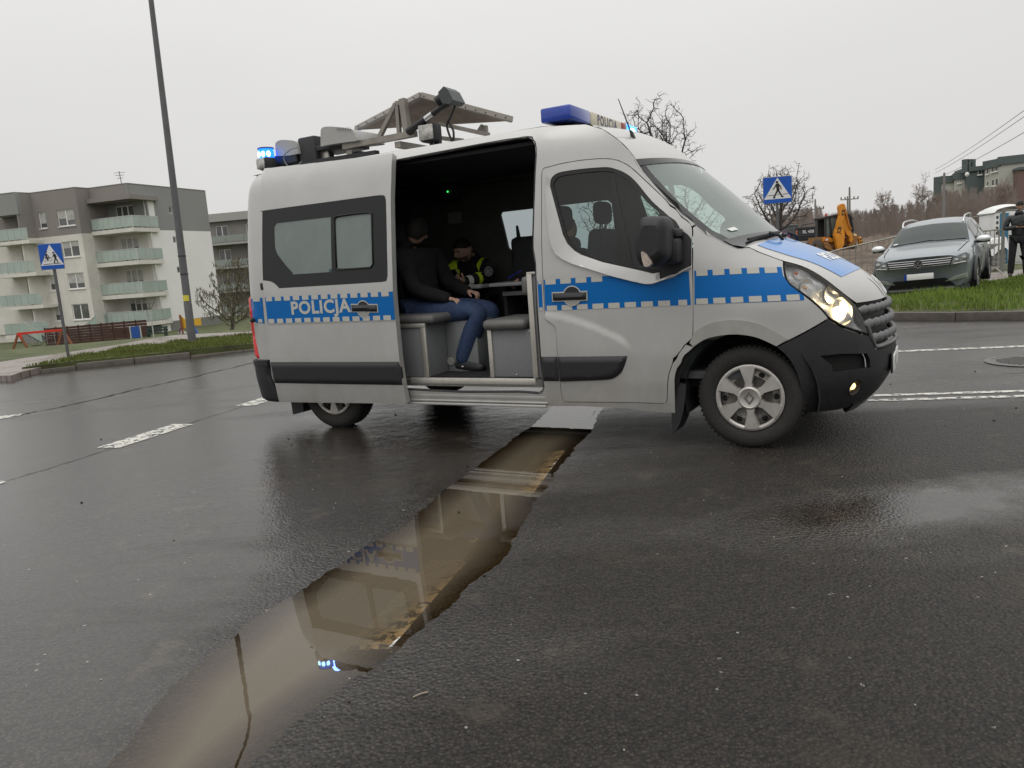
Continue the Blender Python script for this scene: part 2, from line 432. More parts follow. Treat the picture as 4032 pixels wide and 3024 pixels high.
# ---- asphalt
PUD_R = [(1.25, 8.1), (.95, 7.35), (.74, 6.7), (.55, 5.91), (.36, 5.36), (.12, 4.45), (.07, 4.32), (-.09, 3.57), (-.25, 3.16), (-.43, 2.8), (-.53, 2.6), (-.65, 2.42), (-.75, 2.25), (-.82, 2.09), (-.90, 1.9), (-.98, 1.6), (-1.02, 1.3)]
PUD_L = [(.9, 8.3), (.55, 7.6), (.34, 6.97), (.19, 6.4), (-.02, 5.85), (-.36, 4.83), (-.40, 4.73), (-.53, 4.33), (-.62, 4.02), (-.81, 3.65), (-.94, 3.33), (-1.02, 3.15), (-1.08, 3.05), (-1.14, 2.79), (-1.19, 2.59), (-1.22, 2.37), (-1.22, 2.04), (-1.22, 1.7), (-1.20, 1.3)]
PUD = cr(PUD_R, 3) + cr(PUD_L[::-1], 3)
def asphalt_material():
    m = bpy.data.materials.new('wet_asphalt'); m.use_nodes = True; nt = m.node_tree; b = nt.nodes['Principled BSDF']
    N = nt.nodes.new; Lk = nt.links.new
    tc = N('ShaderNodeTexCoord'); co = tc.outputs['Object']
    def noise(scale, det=4, rough=.55, vec=None):
        n = N('ShaderNodeTexNoise'); n.inputs['Scale'].default_value = scale; n.inputs['Detail'].default_value = det; n.inputs['Roughness'].default_value = rough
        Lk(vec or co, n.inputs['Vector']); return n.outputs['Fac']
    def ma(op, a, c, clamp=False):
        n = N('ShaderNodeMath'); n.operation = op; n.use_clamp = clamp
        for i, q in enumerate((a, c)):
            if isinstance(q, (int, float)): n.inputs[i].default_value = q
            else: Lk(q, n.inputs[i])
        return n.outputs[0]
    def mr(v, a, c, d, e):
        n = N('ShaderNodeMapRange'); n.clamp = True
        for i, q in zip(('From Min', 'From Max', 'To Min', 'To Max'), (a, c, d, e)): n.inputs[i].default_value = q
        Lk(v, n.inputs['Value']); return n.outputs[0]
    # lanes: the polished, wetter lane lies left of the seam, the coarse one right of it
    sp = N('ShaderNodeSeparateXYZ'); Lk(co, sp.inputs[0])
    lane = ma('SUBTRACT', sp.outputs['X'], ma('MULTIPLY', ma('SUBTRACT', sp.outputs['Y'], 3.4), .30))
    lane = ma('ADD', lane, ma('MULTIPLY', ma('SUBTRACT', noise(.9, 3), .5), 1.6))
    coarse = mr(lane, -1.3, .9, 0, 1)
    far = mr(sp.outputs['Y'], 4.5, 8.0, 0, 1)
    coarse = ma('MULTIPLY', coarse, ma('SUBTRACT', 1.0, ma('MULTIPLY', far, .75)))
    wob = N('ShaderNodeMapping'); wob.inputs['Rotation'].default_value = (0, 0, math.radians(12)); wob.inputs['Scale'].default_value = (.25, 1.0, 1); Lk(co, wob.inputs[0])
    patch = noise(.55, 5, .6, wob.outputs[0])
    wet = mr(ma('SUBTRACT', ma('ADD', patch, .20), ma('MULTIPLY', coarse, .34)), .40, .64, 0, 1)
    # shallow film of standing water to the right of the front wheel
    dx = ma('MULTIPLY', ma('SUBTRACT', sp.outputs['X'], 1.98), .62); dy = ma('MULTIPLY', ma('ADD', ma('SUBTRACT', sp.outputs['Y'], 3.70), ma('MULTIPLY', ma('SUBTRACT', sp.outputs['X'], 1.98), -.12)), 2.1)
    rr = ma('SQRT', ma('ADD', ma('MULTIPLY', dx, dx), ma('MULTIPLY', dy, dy)), 0.0)
    film = mr(ma('ADD', rr, ma('MULTIPLY', ma('SUBTRACT', noise(2.6, 5, .6), .5), 1.1)), .35, .95, 1, 0)
    wet = ma('MAXIMUM', wet, ma('MULTIPLY', film, .97))
    vo = N('ShaderNodeTexVoronoi'); vo.inputs['Scale'].default_value = 60; vo.inputs['Randomness'].default_value = 1.0; Lk(co, vo.inputs['Vector'])
    vo2 = N('ShaderNodeTexVoronoi'); vo2.inputs['Scale'].default_value = 105; Lk(co, vo2.inputs['Vector'])
    fine = noise(420, 3)
    stone = N('ShaderNodeSeparateColor'); Lk(vo2.outputs['Color'], stone.inputs[0])
    ramp = N('ShaderNodeValToRGB'); ramp.color_ramp.elements[0].color = (.0095, .0082, .0070, 1); ramp.color_ramp.elements[1].color = (.064, .055, .046, 1)
    ramp.color_ramp.elements[0].position = .15; ramp.color_ramp.elements[1].position = .95
    Lk(ma('ADD', ma('MULTIPLY', stone.outputs[0], .55), ma('MULTIPLY', patch, .45)), ramp.inputs[0])
    spk = ma('GREATER_THAN', stone.outputs[1], .9995)
    mx = N('ShaderNodeMix'); mx.data_type = 'RGBA'; Lk(ma('MULTIPLY', spk, .8), mx.inputs['Factor']); Lk(ramp.outputs[0], mx.inputs['A']); mx.inputs['B'].default_value = (.42, .41, .38, 1)
    edge = N('ShaderNodeTexVoronoi'); edge.feature = 'DISTANCE_TO_EDGE'; edge.inputs['Scale'].default_value = 60; Lk(co, edge.inputs['Vector'])
    crev = mr(edge.outputs['Distance'], .02, .16, 1, 0)
    mxc = N('ShaderNodeMix'); mxc.data_type = 'RGBA'; Lk(ma('MULTIPLY', crev, .8), mxc.inputs['Factor']); Lk(mx.outputs['Result'], mxc.inputs['A']); mxc.inputs['B'].default_value = (.004, .004, .004, 1)
    pore = ma('MULTIPLY', mr(noise(3.1, 5, .65),   .59, .68, 0, 1), mr(edge.outputs['Distance'], .05, .30, 1, .15))
    mxp = N('ShaderNodeMix'); mxp.data_type = 'RGBA'; Lk(ma('MULTIPLY', pore, .42), mxp.inputs['Factor']); Lk(mxc.outputs['Result'], mxp.inputs['A']); mxp.inputs['B'].default_value = (.095, .078, .058, 1)
    mx = mxp
    # silt brown patches
    silt = mr(noise(1.7, 6, .6), .56, .74, 0, .55)
    mx2 = N('ShaderNodeMix'); mx2.data_type = 'RGBA'; Lk(silt, mx2.inputs['Factor']); Lk(mx.outputs['Result'], mx2.inputs['A']); mx2.inputs['B'].default_value = (.052, .040, .031, 1)
    Lk(mx2.outputs['Result'], b.inputs['Base Color'])
    Lk(ma('SUBTRACT', mr(wet, 0, 1, .46, .20), ma('MULTIPLY', film, .08)), b.inputs['Roughness'])
    b.inputs['IOR'].default_value = 1.48
    Lk(mr(wet, 0, 1, .30, .72), b.inputs['Specular IOR Level'])
    h = ma('ADD', ma('MULTIPLY', mr(vo.outputs['Distance'], .0, .75, 1, 0), 1.0), ma('MULTIPLY', fine, .35))
    bp = N('ShaderNodeBump'); bp.inputs['Distance'].default_value = .0085
    Lk(h, bp.inputs['Height']); Lk(ma('MULTIPLY', ma('ADD', mr(wet, 0, 1, .70, .14), ma('MULTIPLY', coarse, .50)), ma('SUBTRACT', 1.0, ma('MULTIPLY', film, .72))), bp.inputs['Strength'])
    Lk(bp.outputs[0], b.inputs['Normal'])
    return m
asph = asphalt_material()
PX0, PX1, PY0, PY1 = -2.3, 1.7, 1.1, 8.4
hole = [(PX0, PY0), (PX1, PY0), (PX1, PY1), (PX0, PY1)]
v, t, be = fill2d(ROAD, [hole], 4.0)
me = bpy.data.meshes.new('road'); me.from_pydata([(float(a), float(b), 0.0) for a, b in v], [], t); me.update()
road = tag(finish('road', me, asph), kind='structure')
st = .0165
xs = np.linspace(PX0, PX1, int((PX1 - PX0) / st) + 1); ys = np.linspace(PY0, PY1, int((PY1 - PY0) / st) + 1)
XX, YY = np.meshgrid(xs, ys, indexing='ij'); pp = np.stack([XX.ravel(), YY.ravel()], -1)
rng = np.random.default_rng(4)
def vnoise(P, s, seed=0):
    r = np.random.default_rng(seed); T = r.random((256, 256)); q = P * s; i = np.floor(q).astype(int); f = q - i; f = f * f * (3 - 2 * f)
    a = T[i[:, 0] % 256, i[:, 1] % 256]; b = T[(i[:, 0] + 1) % 256, i[:, 1] % 256]; c = T[i[:, 0] % 256, (i[:, 1] + 1) % 256]; d = T[(i[:, 0] + 1) % 256, (i[:, 1] + 1) % 256]
    return (a * (1 - f[:, 0]) + b * f[:, 0]) * (1 - f[:, 1]) + (c * (1 - f[:, 0]) + d * f[:, 0]) * f[:, 1]
dd = dist_poly(pp, PUD); ins = inpoly(pp, PUD)
sdp = np.where(ins, dd, -dd)
fade = smoothstep(0, .12, np.minimum.reduce([pp[:, 0] - PX0, PX1 - pp[:, 0], pp[:, 1] - PY0, PY1 - pp[:, 1]]))
bed = -.030 * smoothstep(-.02, .30, sdp) - .010 * smoothstep(-.16, .06, sdp)
bed += fade * (.0022 * (vnoise(pp, 3.5, 1) - .5) + .0016 * (vnoise(pp, 13, 2) - .5) + .0016 * (vnoise(pp, 48, 3) - .5))
bed *= fade
WATER = -.0068
nx_, ny_ = len(xs), len(ys)
I, J = np.meshgrid(np.arange(nx_ - 1), np.arange(ny_ - 1), indexing='ij'); I = I.ravel(); J = J.ravel()
F = np.stack([I * ny_ + J, (I + 1) * ny_ + J, (I + 1) * ny_ + J + 1, I * ny_ + J + 1], -1)
def npmesh(name, V, F):
    me = bpy.data.meshes.new(name); nv, nf = len(V), len(F); k = F.shape[1]
    me.vertices.add(nv); me.vertices.foreach_set('co', np.ascontiguousarray(V, np.float32).ravel())
    me.loops.add(nf * k); me.loops.foreach_set('vertex_index', np.ascontiguousarray(F, np.int32).ravel())
    me.polygons.add(nf); me.polygons.foreach_set('loop_start', np.arange(0, nf * k, k, dtype=np.int32))
    me.update(calc_edges=True); me.validate()
    return me
me = npmesh('rutted_asphalt', np.column_stack([pp, bed]), F)
finish('rutted_asphalt', me, asph, road, smooth=179)
# ---- puddle: murky water over the rut
wet_area = (sdp > -.16)
keep = wet_area.reshape(nx_, ny_); kf = keep[:-1, :-1] & keep[1:, :-1] & keep[1:, 1:] & keep[:-1, 1:]
Fp = F[kf.ravel()]
used = np.unique(Fp); remap = -np.ones(len(pp), int); remap[used] = np.arange(len(used))
me = npmesh('puddle', np.column_stack([pp[used], np.full(len(used), WATER)]), remap[Fp])
at = me.attributes.new('depth', 'FLOAT', 'POINT'); at.data.foreach_set('value', np.clip(WATER - bed[used], 0, 1).astype(np.float32))
pm = bpy.data.materials.new('muddy_water'); pm.use_nodes = True; nt = pm.node_tree; nt.nodes.clear()
o_ = nt.nodes.new('ShaderNodeOutputMaterial'); tr = nt.nodes.new('ShaderNodeBsdfTransparent'); tr.inputs[0].default_value = (.86, .70, .48, 1)
df = nt.nodes.new('ShaderNodeBsdfDiffuse'); df.inputs[0].default_value = (.118, .096, .066, 1)
gl = nt.nodes.new('ShaderNodeBsdfGlossy'); gl.inputs['Roughness'].default_value = .0; gl.inputs['Color'].default_value = (1, 1, 1, 1)
fr = nt.nodes.new('ShaderNodeFresnel'); fr.inputs['IOR'].default_value = 1.45
an = nt.nodes.new('ShaderNodeAttribute'); an.attribute_name = 'depth'
mr_ = nt.nodes.new('ShaderNodeMapRange'); mr_.inputs['From Max'].default_value = .024; mr_.inputs['To Max'].default_value = .78; nt.links.new(an.outputs['Fac'], mr_.inputs['Value'])
m1 = nt.nodes.new('ShaderNodeMixShader'); nt.links.new(mr_.outputs[0], m1.inputs[0]); nt.links.new(tr.outputs[0], m1.inputs[1]); nt.links.new(df.outputs[0], m1.inputs[2])
m2 = nt.nodes.new('ShaderNodeMixShader'); nt.links.new(fr.outputs[0], m2.inputs[0]); nt.links.new(m1.outputs[0], m2.inputs[1]); nt.links.new(gl.outputs[0], m2.inputs[2])
tcp = nt.nodes.new('ShaderNodeTexCoord'); npn = nt.nodes.new('ShaderNodeTexNoise'); npn.inputs['Scale'].default_value = 9; npn.inputs['Detail'].default_value = 2
nt.links.new(tcp.outputs['Object'], npn.inputs['Vector'])
bpn = nt.nodes.new('ShaderNodeBump'); bpn.inputs['Strength'].default_value = .012; bpn.inputs['Distance'].default_value = .01; nt.links.new(npn.outputs['Fac'], bpn.inputs['Height'])
nt.links.new(bpn.outputs[0], gl.inputs['Normal']); nt.links.new(m2.outputs[0], o_.inputs['Surface'])
tag(finish('puddle', me, pm, smooth=179), kind='structure')
# ---- worn paint
def worn_paint():
    m = bpy.data.materials.new('worn_road_paint'); m.use_nodes = True; nt = m.node_tree; b = nt.nodes['Principled BSDF']; o = nt.nodes['Material Output']
    tc = nt.nodes.new('ShaderNodeTexCoord'); n = nt.nodes.new('ShaderNodeTexNoise'); n.inputs['Scale'].default_value = 16; n.inputs['Detail'].default_value = 7; n.inputs['Roughness'].default_value = .72; n.inputs['Distortion'].default_value = .6
    nt.links.new(tc.outputs['Object'], n.inputs['Vector'])
    mr = nt.nodes.new('ShaderNodeMapRange'); mr.inputs['From Min'].default_value = .50; mr.inputs['From Max'].default_value = .565; nt.links.new(n.outputs['Fac'], mr.inputs['Value'])
    b.inputs['Base Color'].default_value = (.56, .55, .50, 1); b.inputs['Roughness'].default_value = .38
    tr = nt.nodes.new('ShaderNodeBsdfTransparent'); mx = nt.nodes.new('ShaderNodeMixShader')
    nt.links.new(mr.outputs[0], mx.inputs[0]); nt.links.new(b.outputs[0], mx.inputs[1]); nt.links.new(tr.outputs[0], mx.inputs[2]); nt.links.new(mx.outputs[0], o.inputs['Surface'])
    return m
wp = worn_paint()
def marking(pts, z=.004):
    v, t, be = fill2d(pts, (), .3)
    me = bpy.data.meshes.new('lane_marking'); me.from_pydata([(float(a), float(b), z) for a, b in v], [], t); me.update()
    return finish('lane_marking', me, wp, road)
def dash(c0, c1, w):
    c0 = np.array(c0, float); c1 = np.array(c1, float); d = (c1 - c0) / np.linalg.norm(c1 - c0); n = np.array([-d[1], d[0]]) * w / 2
    return [tuple(c0 - n), tuple(c1 - n), tuple(c1 + n), tuple(c0 + n)]
for q in ([(-3.74, 6.74), (-3.5, 6.65), (-3.21, 7.58), (-3.45, 7.67)], [(-3.12, 8.55), (-2.88, 8.47), (-2.60, 9.42), (-2.84, 9.50)], [(-4.35, 4.85), (-4.11, 4.78), (-3.86, 5.70), (-4.08, 5.78)],
          [(-6.7, 8.9), (-6.3, 8.45), (-5.86, 9.02), (-5.90, 9.16)]): marking(q)
d1 = np.array([4.24 - 3.09, 6.26 - 6.53]); d1 /= np.linalg.norm(d1)
for c in ((3.09, 6.53), (2.98, 6.33)):
    c = np.array(c); marking(dash(c - d1 * 1.5, c + d1 * 9, .085))
d2 = np.array([5.87 - 4.54, 8.69 - 9.02]); d2 /= np.linalg.norm(d2); c = np.array((4.54, 9.02)); marking(dash(c - d2 * 1.2, c + d2 * 8, .13))
def bed_at(x, y): return float(np.interp(0, [0], [0])) if not (PX0 < x < PX1 and PY0 < y < PY1) else float(bed[int(round((x - PX0) / st)) * ny_ + int(round((y - PY0) / st))] if int(round((x - PX0) / st)) < nx_ else 0)
def sunk(c0, c1, w):
    c0 = np.array(c0, float); c1 = np.array(c1, float); L = np.linalg.norm(c1 - c0); d = (c1 - c0) / L; n = np.array([-d[1], d[0]])
    def fn(a, b):
        p = c0 + d * L * a + n * w * (b - .5); return (float(p[0]), float(p[1]), bed_at(p[0], p[1]) + .004)
    return MB().grid(fn, int(L / .02), int(w / .02)).build('lane_marking', wp, road, 179)
sunk((-.61, 2.66), (-.36, 3.53), .20); sunk((-.02, 4.47), (.25, 5.46), .21); sunk((.55, 6.5), (.80, 7.45), .21)
# crack along the lane joint, far left
crk = px_ground([(60, 1640), (117, 1626), (300, 1590), (517, 1538), (750, 1487), (981, 1432), (1100, 1405)], .0)
b = MB(); random.seed(3); pr = cr(crk, 10); vs = []
for i, p in enumerate(pr):
    w = .012 + .02 * random.random(); o = random.uniform(-.03, .03); vs += [(p[0] + o - w, p[1] - .01, .003), (p[0] + o + w, p[1] + .01, .003)]
b.add(vs, [(2 * i, 2 * i + 1, 2 * i + 3, 2 * i + 2) for i in range(len(pr) - 1)]); b.build('joint_crack', mat('crack_dark', (.008, .008, .008), .9), road)
for pl_, w_ in (([(-4.3, 5.0), (-3.85, 5.8), (-3.55, 6.7), (-3.28, 7.65), (-2.95, 8.6), (-2.6, 9.6), (-2.2, 11)], .006), ([(4.6, 7.1), (5.6, 6.9), (7.2, 6.55), (9.0, 6.2)], .006)):
    pr = cr(pl_, 8); vs = []
    for i, p in enumerate(pr):
        w = w_ * random.uniform(.5, 1.6); o = random.uniform(-.012, .012); vs += [(p[0] + o - w, p[1] - .004, .003), (p[0] + o + w, p[1] + .004, .003)]
    MB().add(vs, [(2 * i, 2 * i + 1, 2 * i + 3, 2 * i + 2) for i in range(len(pr) - 1)]).build('joint_crack', mat('crack_dark'), road)
# manhole cover
mc = ground(4010, 1427)
mh = empty('manhole_cover', (mc[0] + .12, mc[1], .002), .3, 'round iron manhole cover set in the road at the right', 'manhole cover')
iron = mat('wet_cast_iron', (.10, .095, .09), .35, .5, noise=(20, .25, .1))
MB().lathe([(.40, .0), (.40, .008), (.345, .010), (.34, .004), (.325, .004), (.32, .008), (.001, .008)], 40).build('frame_ring', iron, mh, 30)
b = MB()
for k in range(-5, 6):
    hw = math.sqrt(max(.001, .29 ** 2 - (k * .05) ** 2)); b.box((0, k * .05, .010), (2 * hw, .018, .006))
b.build('cast_ribs', iron, mh)
tag(mh.children[1], kind='stuff')
# ---- kerbs: blocks of about a metre
kerb_m = mat('kerb_concrete', (.085, .074, .063), .6, noise=(9, .35, .2), bump=(60, .4, .01))
kerb_w = mat('kerb_concrete_dark', (.075, .064, .055), .5, noise=(9, .35, .2), bump=(60, .4, .01))
def along(P, step):
    P = np.array(P, float); s = np.concatenate([[0], np.cumsum(np.linalg.norm(np.diff(P, axis=0), axis=1))])
    t = np.arange(0, s[-1], step); return np.stack([np.interp(t, s, P[:, 0]), np.interp(t, s, P[:, 1])], -1)
def kerb(name, line, side, zf, m, step=1.0):
    root = empty(name, (0, 0, 0)); tag(root, kind='structure')
    A = along(line, step)
    for i in range(len(A) - 1):
        a = A[i]; c = A[i + 1]; d = (c - a); L = np.linalg.norm(d); d /= L; n = np.array([-d[1], d[0]]) * side
        h = zf((a + c) / 2); mid = (a + c) / 2 + n * .075
        M = frame((mid[0], mid[1], 0), (d[0], d[1], 0), (-d[1], d[0], 0), (0, 0, 1)) @ Matrix.Rotation(random.uniform(-.008, .008), 4, 'Z')
        MB().box((0, random.uniform(-.006, .006), (h - .15) / 2), (L - .012, .15, h + .15), .012, M).build('kerb_stone', m, root, 40)
    return root
kerb('kerb_by_lawn', cr(KL[3:10], 6), 1, lambda p: .09 * float(smoothstep(-9.3, -8.0, p[0])) * (1 - .75 * float(smoothstep(-6.7, -6.2, p[0]))) + .012, kerb_m)
kerb('kerb_by_verge', cr(KR[1:8], 6), 1, lambda p: .125, kerb_w, .98)
# ---- pavement and verges
PAVF = px_ground([(-160, 1450), (0, 1426), (120, 1407), (241, 1392), (331, 1378), (480, 1355), (550, 1341), (621, 1329), (691, 1320), (832, 1313), (966, 1307), (1150, 1297)], .10)
PAVN = px_ground([(0, 1480), (45, 1479), (90, 1464), (151, 1449), (211, 1434), (271, 1420), (331, 1410), (392, 1401), (480, 1377), (550, 1370), (621, 1364), (715, 1351), (797, 1340), (966, 1326), (1150, 1315)], .10)
def sheet(name, poly, z, m, g=.5, kind='structure', zf=None):
    v, t, be = fill2d(poly, (), g)
    zz = zf(v) if zf else np.full(len(v), z)
    V = [(float(a), float(b), float(c)) for (a, b), c in zip(v, zz)]; F = list(t); idx = {}
    for a, c in be:
        for i in (a, c):
            if i not in idx: idx[i] = len(V); V.append((V[i][0], V[i][1], V[i][2] - .15))
    F += [(c, a, idx[a], idx[c]) for a, c in be]
    me = bpy.data.meshes.new(name); me.from_pydata(V, [], F); me.update()
    return tag(finish(name, me, m, smooth=30), kind=kind)
def paving_mat():
    m = bpy.data.materials.new('wet_paving'); m.use_nodes = True; nt = m.node_tree; b = nt.nodes['Principled BSDF']
    tc = nt.nodes.new('ShaderNodeTexCoord'); br = nt.nodes.new('ShaderNodeTexBrick'); br.inputs['Scale'].default_value = 5; br.inputs['Mortar Size'].default_value = .02
    br.inputs['Color1'].default_value = (.26, .215, .19, 1); br.inputs['Color2'].default_value = (.21, .18, .16, 1); br.inputs['Mortar'].default_value = (.07, .06, .05, 1)
    nt.links.new(tc.outputs['Object'], br.inputs['Vector']); nt.links.new(br.outputs['Color'], b.inputs['Base Color'])
    n = nt.nodes.new('ShaderNodeTexNoise'); n.inputs['Scale'].default_value = 1.2; nt.links.new(tc.outputs['Object'], n.inputs['Vector'])
    mr = nt.nodes.new('ShaderNodeMapRange'); mr.inputs['From Min'].default_value = .35; mr.inputs['From Max'].default_value = .65; mr.inputs['To Min'].default_value = .15; mr.inputs['To Max'].default_value = .5
    nt.links.new(n.outputs['Fac'], mr.inputs['Value']); nt.links.new(mr.outputs[0], b.inputs['Roughness'])
    return m
pav = paving_mat()
sheet('pavement', PAVN + PAVF[::-1], .105, pav)
grassy = two_tone('verge_turf', (.040, .042, .014), (.085, .095, .026), 2.0, c3=(.06, .072, .02))
VL = px_ground([(45, 1481)], 0.0) + [tuple(p) for p in KL[4:8]] + [(-3.4, 16.6), (-2.4, 18.2)]
VLp = [(VL[0][0] + .15, VL[0][1] + .1)] + [(x, y + .12) for x, y in VL[1:]] + PAVN[:3:-1]
sheet('grass_verge', VLp, .12, grassy, zf=lambda P: .115 + .05 * vnoise(P, 1.3, 5))
VR = [(x + .10, y + .12) for x, y in KR[1:8]]
walk_near = px_ground([(3700, 1132), (3860, 1118), (4032, 1092), (4300, 1050)], .12)
walk_far = px_ground([(3700, 1105), (3890, 1078), (4032, 1062), (4300, 1025)], .12)
VRp = VR + [(17, 10), (17, 19)] + walk_near[::-1][1:3] + [(9, 18.0), (7, 24)]
VRp = VR[:6] + [(12.5, 8.8), (17, 12.5)] + [walk_near[2], walk_near[1], (9.2, 17.6), (7.0, 19.5), (5.2, 24)]
sheet('grass_verge', VRp, .13, grassy, zf=lambda P: .125 + .07 * vnoise(P, .9, 6) * smoothstep(.1, 1.2, road_sd(P)))
sheet('pavement', walk_near + walk_far[::-1], .14, pav)
# grass blades
def blades(name, poly, n, hmin, hmax, seed, z0, cols, lean=.5):
    r = np.random.default_rng(seed); A = np.array(poly); lo, hi = A.min(0), A.max(0)
    P = r.random((n * 4, 2)) * (hi - lo) + lo; P = P[inpoly(P, poly)][:n]
    k = len(P); cl = vnoise(P, 2.2, seed) * .7 + vnoise(P, 7, seed + 1) * .3
    h = (hmin + (hmax - hmin) * np.clip(cl * 1.5 - .25, 0, 1)) * r.uniform(.6, 1.15, k); w = r.uniform(.004, .009, k); a = r.uniform(0, 2 * math.pi, k); la = r.uniform(0, 2 * math.pi, k); lv = r.uniform(.1, 1, k) * lean * h
    z = z0(P) if callable(z0) else np.full(k, z0)
    dx, dy = np.cos(a) * w, np.sin(a) * w
    b0 = np.stack([P[:, 0] - dx, P[:, 1] - dy, z - .01], -1); b1 = np.stack([P[:, 0] + dx, P[:, 1] + dy, z - .01], -1)
    mx, my = np.cos(la) * lv, np.sin(la) * lv
    m0 = np.stack([P[:, 0] - dx * .8 + mx * .35, P[:, 1] - dy * .8 + my * .35, z + h * .6], -1); m1 = np.stack([P[:, 0] + dx * .8 + mx * .35, P[:, 1] + dy * .8 + my * .35, z + h * .6], -1)
    tp = np.stack([P[:, 0] + mx, P[:, 1] + my, z + h], -1)
    V = np.stack([b0, b1, m0, m1, tp], 1).reshape(-1, 3); i = np.arange(k) * 5
    F = np.concatenate([np.stack([i, i + 1, i + 3], -1), np.stack([i, i + 3, i + 2], -1), np.stack([i + 2, i + 3, i + 4], -1)])
    me = npmesh(name, V, F)
    at = me.attributes.new('tone', 'FLOAT', 'POINT'); at.data.foreach_set('value', np.repeat(np.clip(.55 * vnoise(P, 1.1, seed + 7) + .55 * r.random(k), 0, 1), 5).astype(np.float32))
    m = bpy.data.materials.new(name + '_blades'); m.use_nodes = True; nt = m.node_tree; bs = nt.nodes['Principled BSDF']
    an = nt.nodes.new('ShaderNodeAttribute'); an.attribute_name = 'tone'; rp = nt.nodes.new('ShaderNodeValToRGB')
    for q, c in zip((0, .5, 1), cols):
        e = rp.color_ramp.elements[0] if q == 0 else (rp.color_ramp.elements[-1] if q == 1 else rp.color_ramp.elements.new(.5)); e.position = q; e.color = (*c, 1)
    nt.links.new(an.outputs['Fac'], rp.inputs[0]); nt.links.new(rp.outputs[0], bs.inputs['Base Color']); bs.inputs['Roughness'].default_value = .7; bs.inputs['Specular IOR Level'].default_value = .15
    return finish(name, me, m)
gcol = ((.090, .085, .024), (.11, .165, .030), (.19, .26, .050))
tag(blades('grass', VLp, 15000, .03, .085, 11, lambda P: .115 + .05 * vnoise(P, 1.3, 5), ((.085, .075, .025), (.095, .115, .028), (.15, .18, .045))), 'rough grass growing along the left verge', 'grass', kind='stuff')
tag(blades('grass', VRp, 42000, .04, .17, 12, lambda P: .125 + .07 * vnoise(P, .9, 6) * smoothstep(.1, 1.2, road_sd(P)), gcol), 'long wet grass on the verge under the estate car', 'grass', kind='stuff')
# grit on the road
r_ = np.random.default_rng(8); b = MB()
for i in range(40):
    x, y = r_.uniform(-2.6, 3.2), r_.uniform(1.6, 6.5)
    if inpoly(np.array([[x, y]]), PUD)[0]: continue
    s = r_.uniform(.0018, .0042); b.ball((x, y, s * .4), (s, s * r_.uniform(.6, 1), s * .6), 5, 3)
tag(b.build('road_grit', mat('pale_grit', (.45, .43, .39), .7)), 'pale grit scattered over the wet asphalt', 'grit', kind='stuff')
b = MB()
for i in range(34):
    x, y = r_.uniform(-4.5, 5.0), r_.uniform(2.2, 8.5)
    s_ = r_.uniform(.004, .011); b.ball((x, y, s_ * .3), (s_, s_ * r_.uniform(.4, 1), s_ * .5), 6, 4)
tag(b.build('road_debris', mat('dark_debris', (.012, .010, .008), .8)), 'dark crumbs of dirt scattered over the road', 'dirt', kind='stuff')
b = MB(); p = ground(1655, 2740); b.tube([(p[0] - .022, p[1] - .012, .004), (p[0], p[1] + .002, .006), (p[0] + .024, p[1] + .012, .004)], .0025, 6)
tag(b.build('twig', mat('dry_twig', (.30, .25, .19), .8), None, 60), 'pale dry twig lying on the asphalt beside the puddle', 'twig')
# ================================================================ police van
VAN_O = np.array([0.45047637, 6.8130758]); VAN_A = math.radians(-29.2606)
_vd = np.array([math.cos(VAN_A), math.sin(VAN_A)]); _vn = np.array([-_vd[1], _vd[0]])
def v2w(P):
    P = np.asarray(P, float)
    xy = VAN_O + P[..., 0:1] * _vd + P[..., 1:2] * _vn
    return np.concatenate([xy, P[..., 2:3]], -1)
def vplane(pts, y):
    """pixels -> van-local points on the lengthwise plane y"""
    out = []
    for u, v in pts:
        d = ray(u, v); t = (y - (_o[:2] - VAN_O) @ _vn) / (d[:2] @ _vn); p = _o + t * d
        out.append((float((p[:2] - VAN_O) @ _vd), y, float(p[2])))
    return out
_zz = np.linspace(0, 2.5, 501)
_bb = np.interp(_zz, [0, .15, .30, .45, .65, 1.0, 1.25, 1.5, 1.75, 2.0, 2.15, 2.24, 2.30, 2.335, 2.5],
                [.95, .97, 1.005, 1.025, 1.035, 1.035, 1.03, 1.012, .985, .952, .928, .905, .875, .83, .80])
_k = np.exp(-np.linspace(-2, 2, 17) ** 2); _k /= _k.sum()
_bb = np.convolve(np.pad(_bb, 8, mode='edge'), _k, 'valid')
def Bz(z): return np.interp(z, _zz, _bb)
_lz = [0.0, .13, .196, .26, .32, .39, .45, .58, .71, .80, .945, 1.03, 1.12, 1.25, 1.4]
_ll = [2.25, 2.36, 2.49, 2.56, 2.60, 2.64, 2.66, 2.672, 2.665, 2.65, 2.625, 2.605, 2.58, 2.54, 2.50]
_L = np.convolve(np.pad(np.interp(np.linspace(0, 1.4, 281), _lz, _ll), 6, mode='edge'), np.ones(13) / 13, 'valid')
def Lz(z): return np.interp(z, np.linspace(0, 1.4, 281), _L)
X0, XR = 1.35, -2.5
def _tab(lx, ly, P, Q):
    a = np.linspace(0, math.pi / 2, 2001)
    x = lx * np.sin(a) ** (2 / P); y = ly * np.cos(a) ** (2 / Q)
    s = np.concatenate([[0], np.cumsum(np.hypot(np.diff(x), np.diff(y)))])
    return s, a
FP, FQ = 5.0, 1.8
RP, RQ = 3.2, 3.4
_fs, _fa = _tab(1.31, 1.03, FP, FQ)
_rs, _ra = _tab(.365, 1.03, RP, RQ)
UMAX = X0 + _fs[-1]; UMIN = XR - _rs[-1]
def rear_x(z): return np.interp(z, [0, .5, 1.2, 1.7, 2.0, 2.2, 2.34], [-2.80, -2.865, -2.86, -2.85, -2.83, -2.80, -2.70])
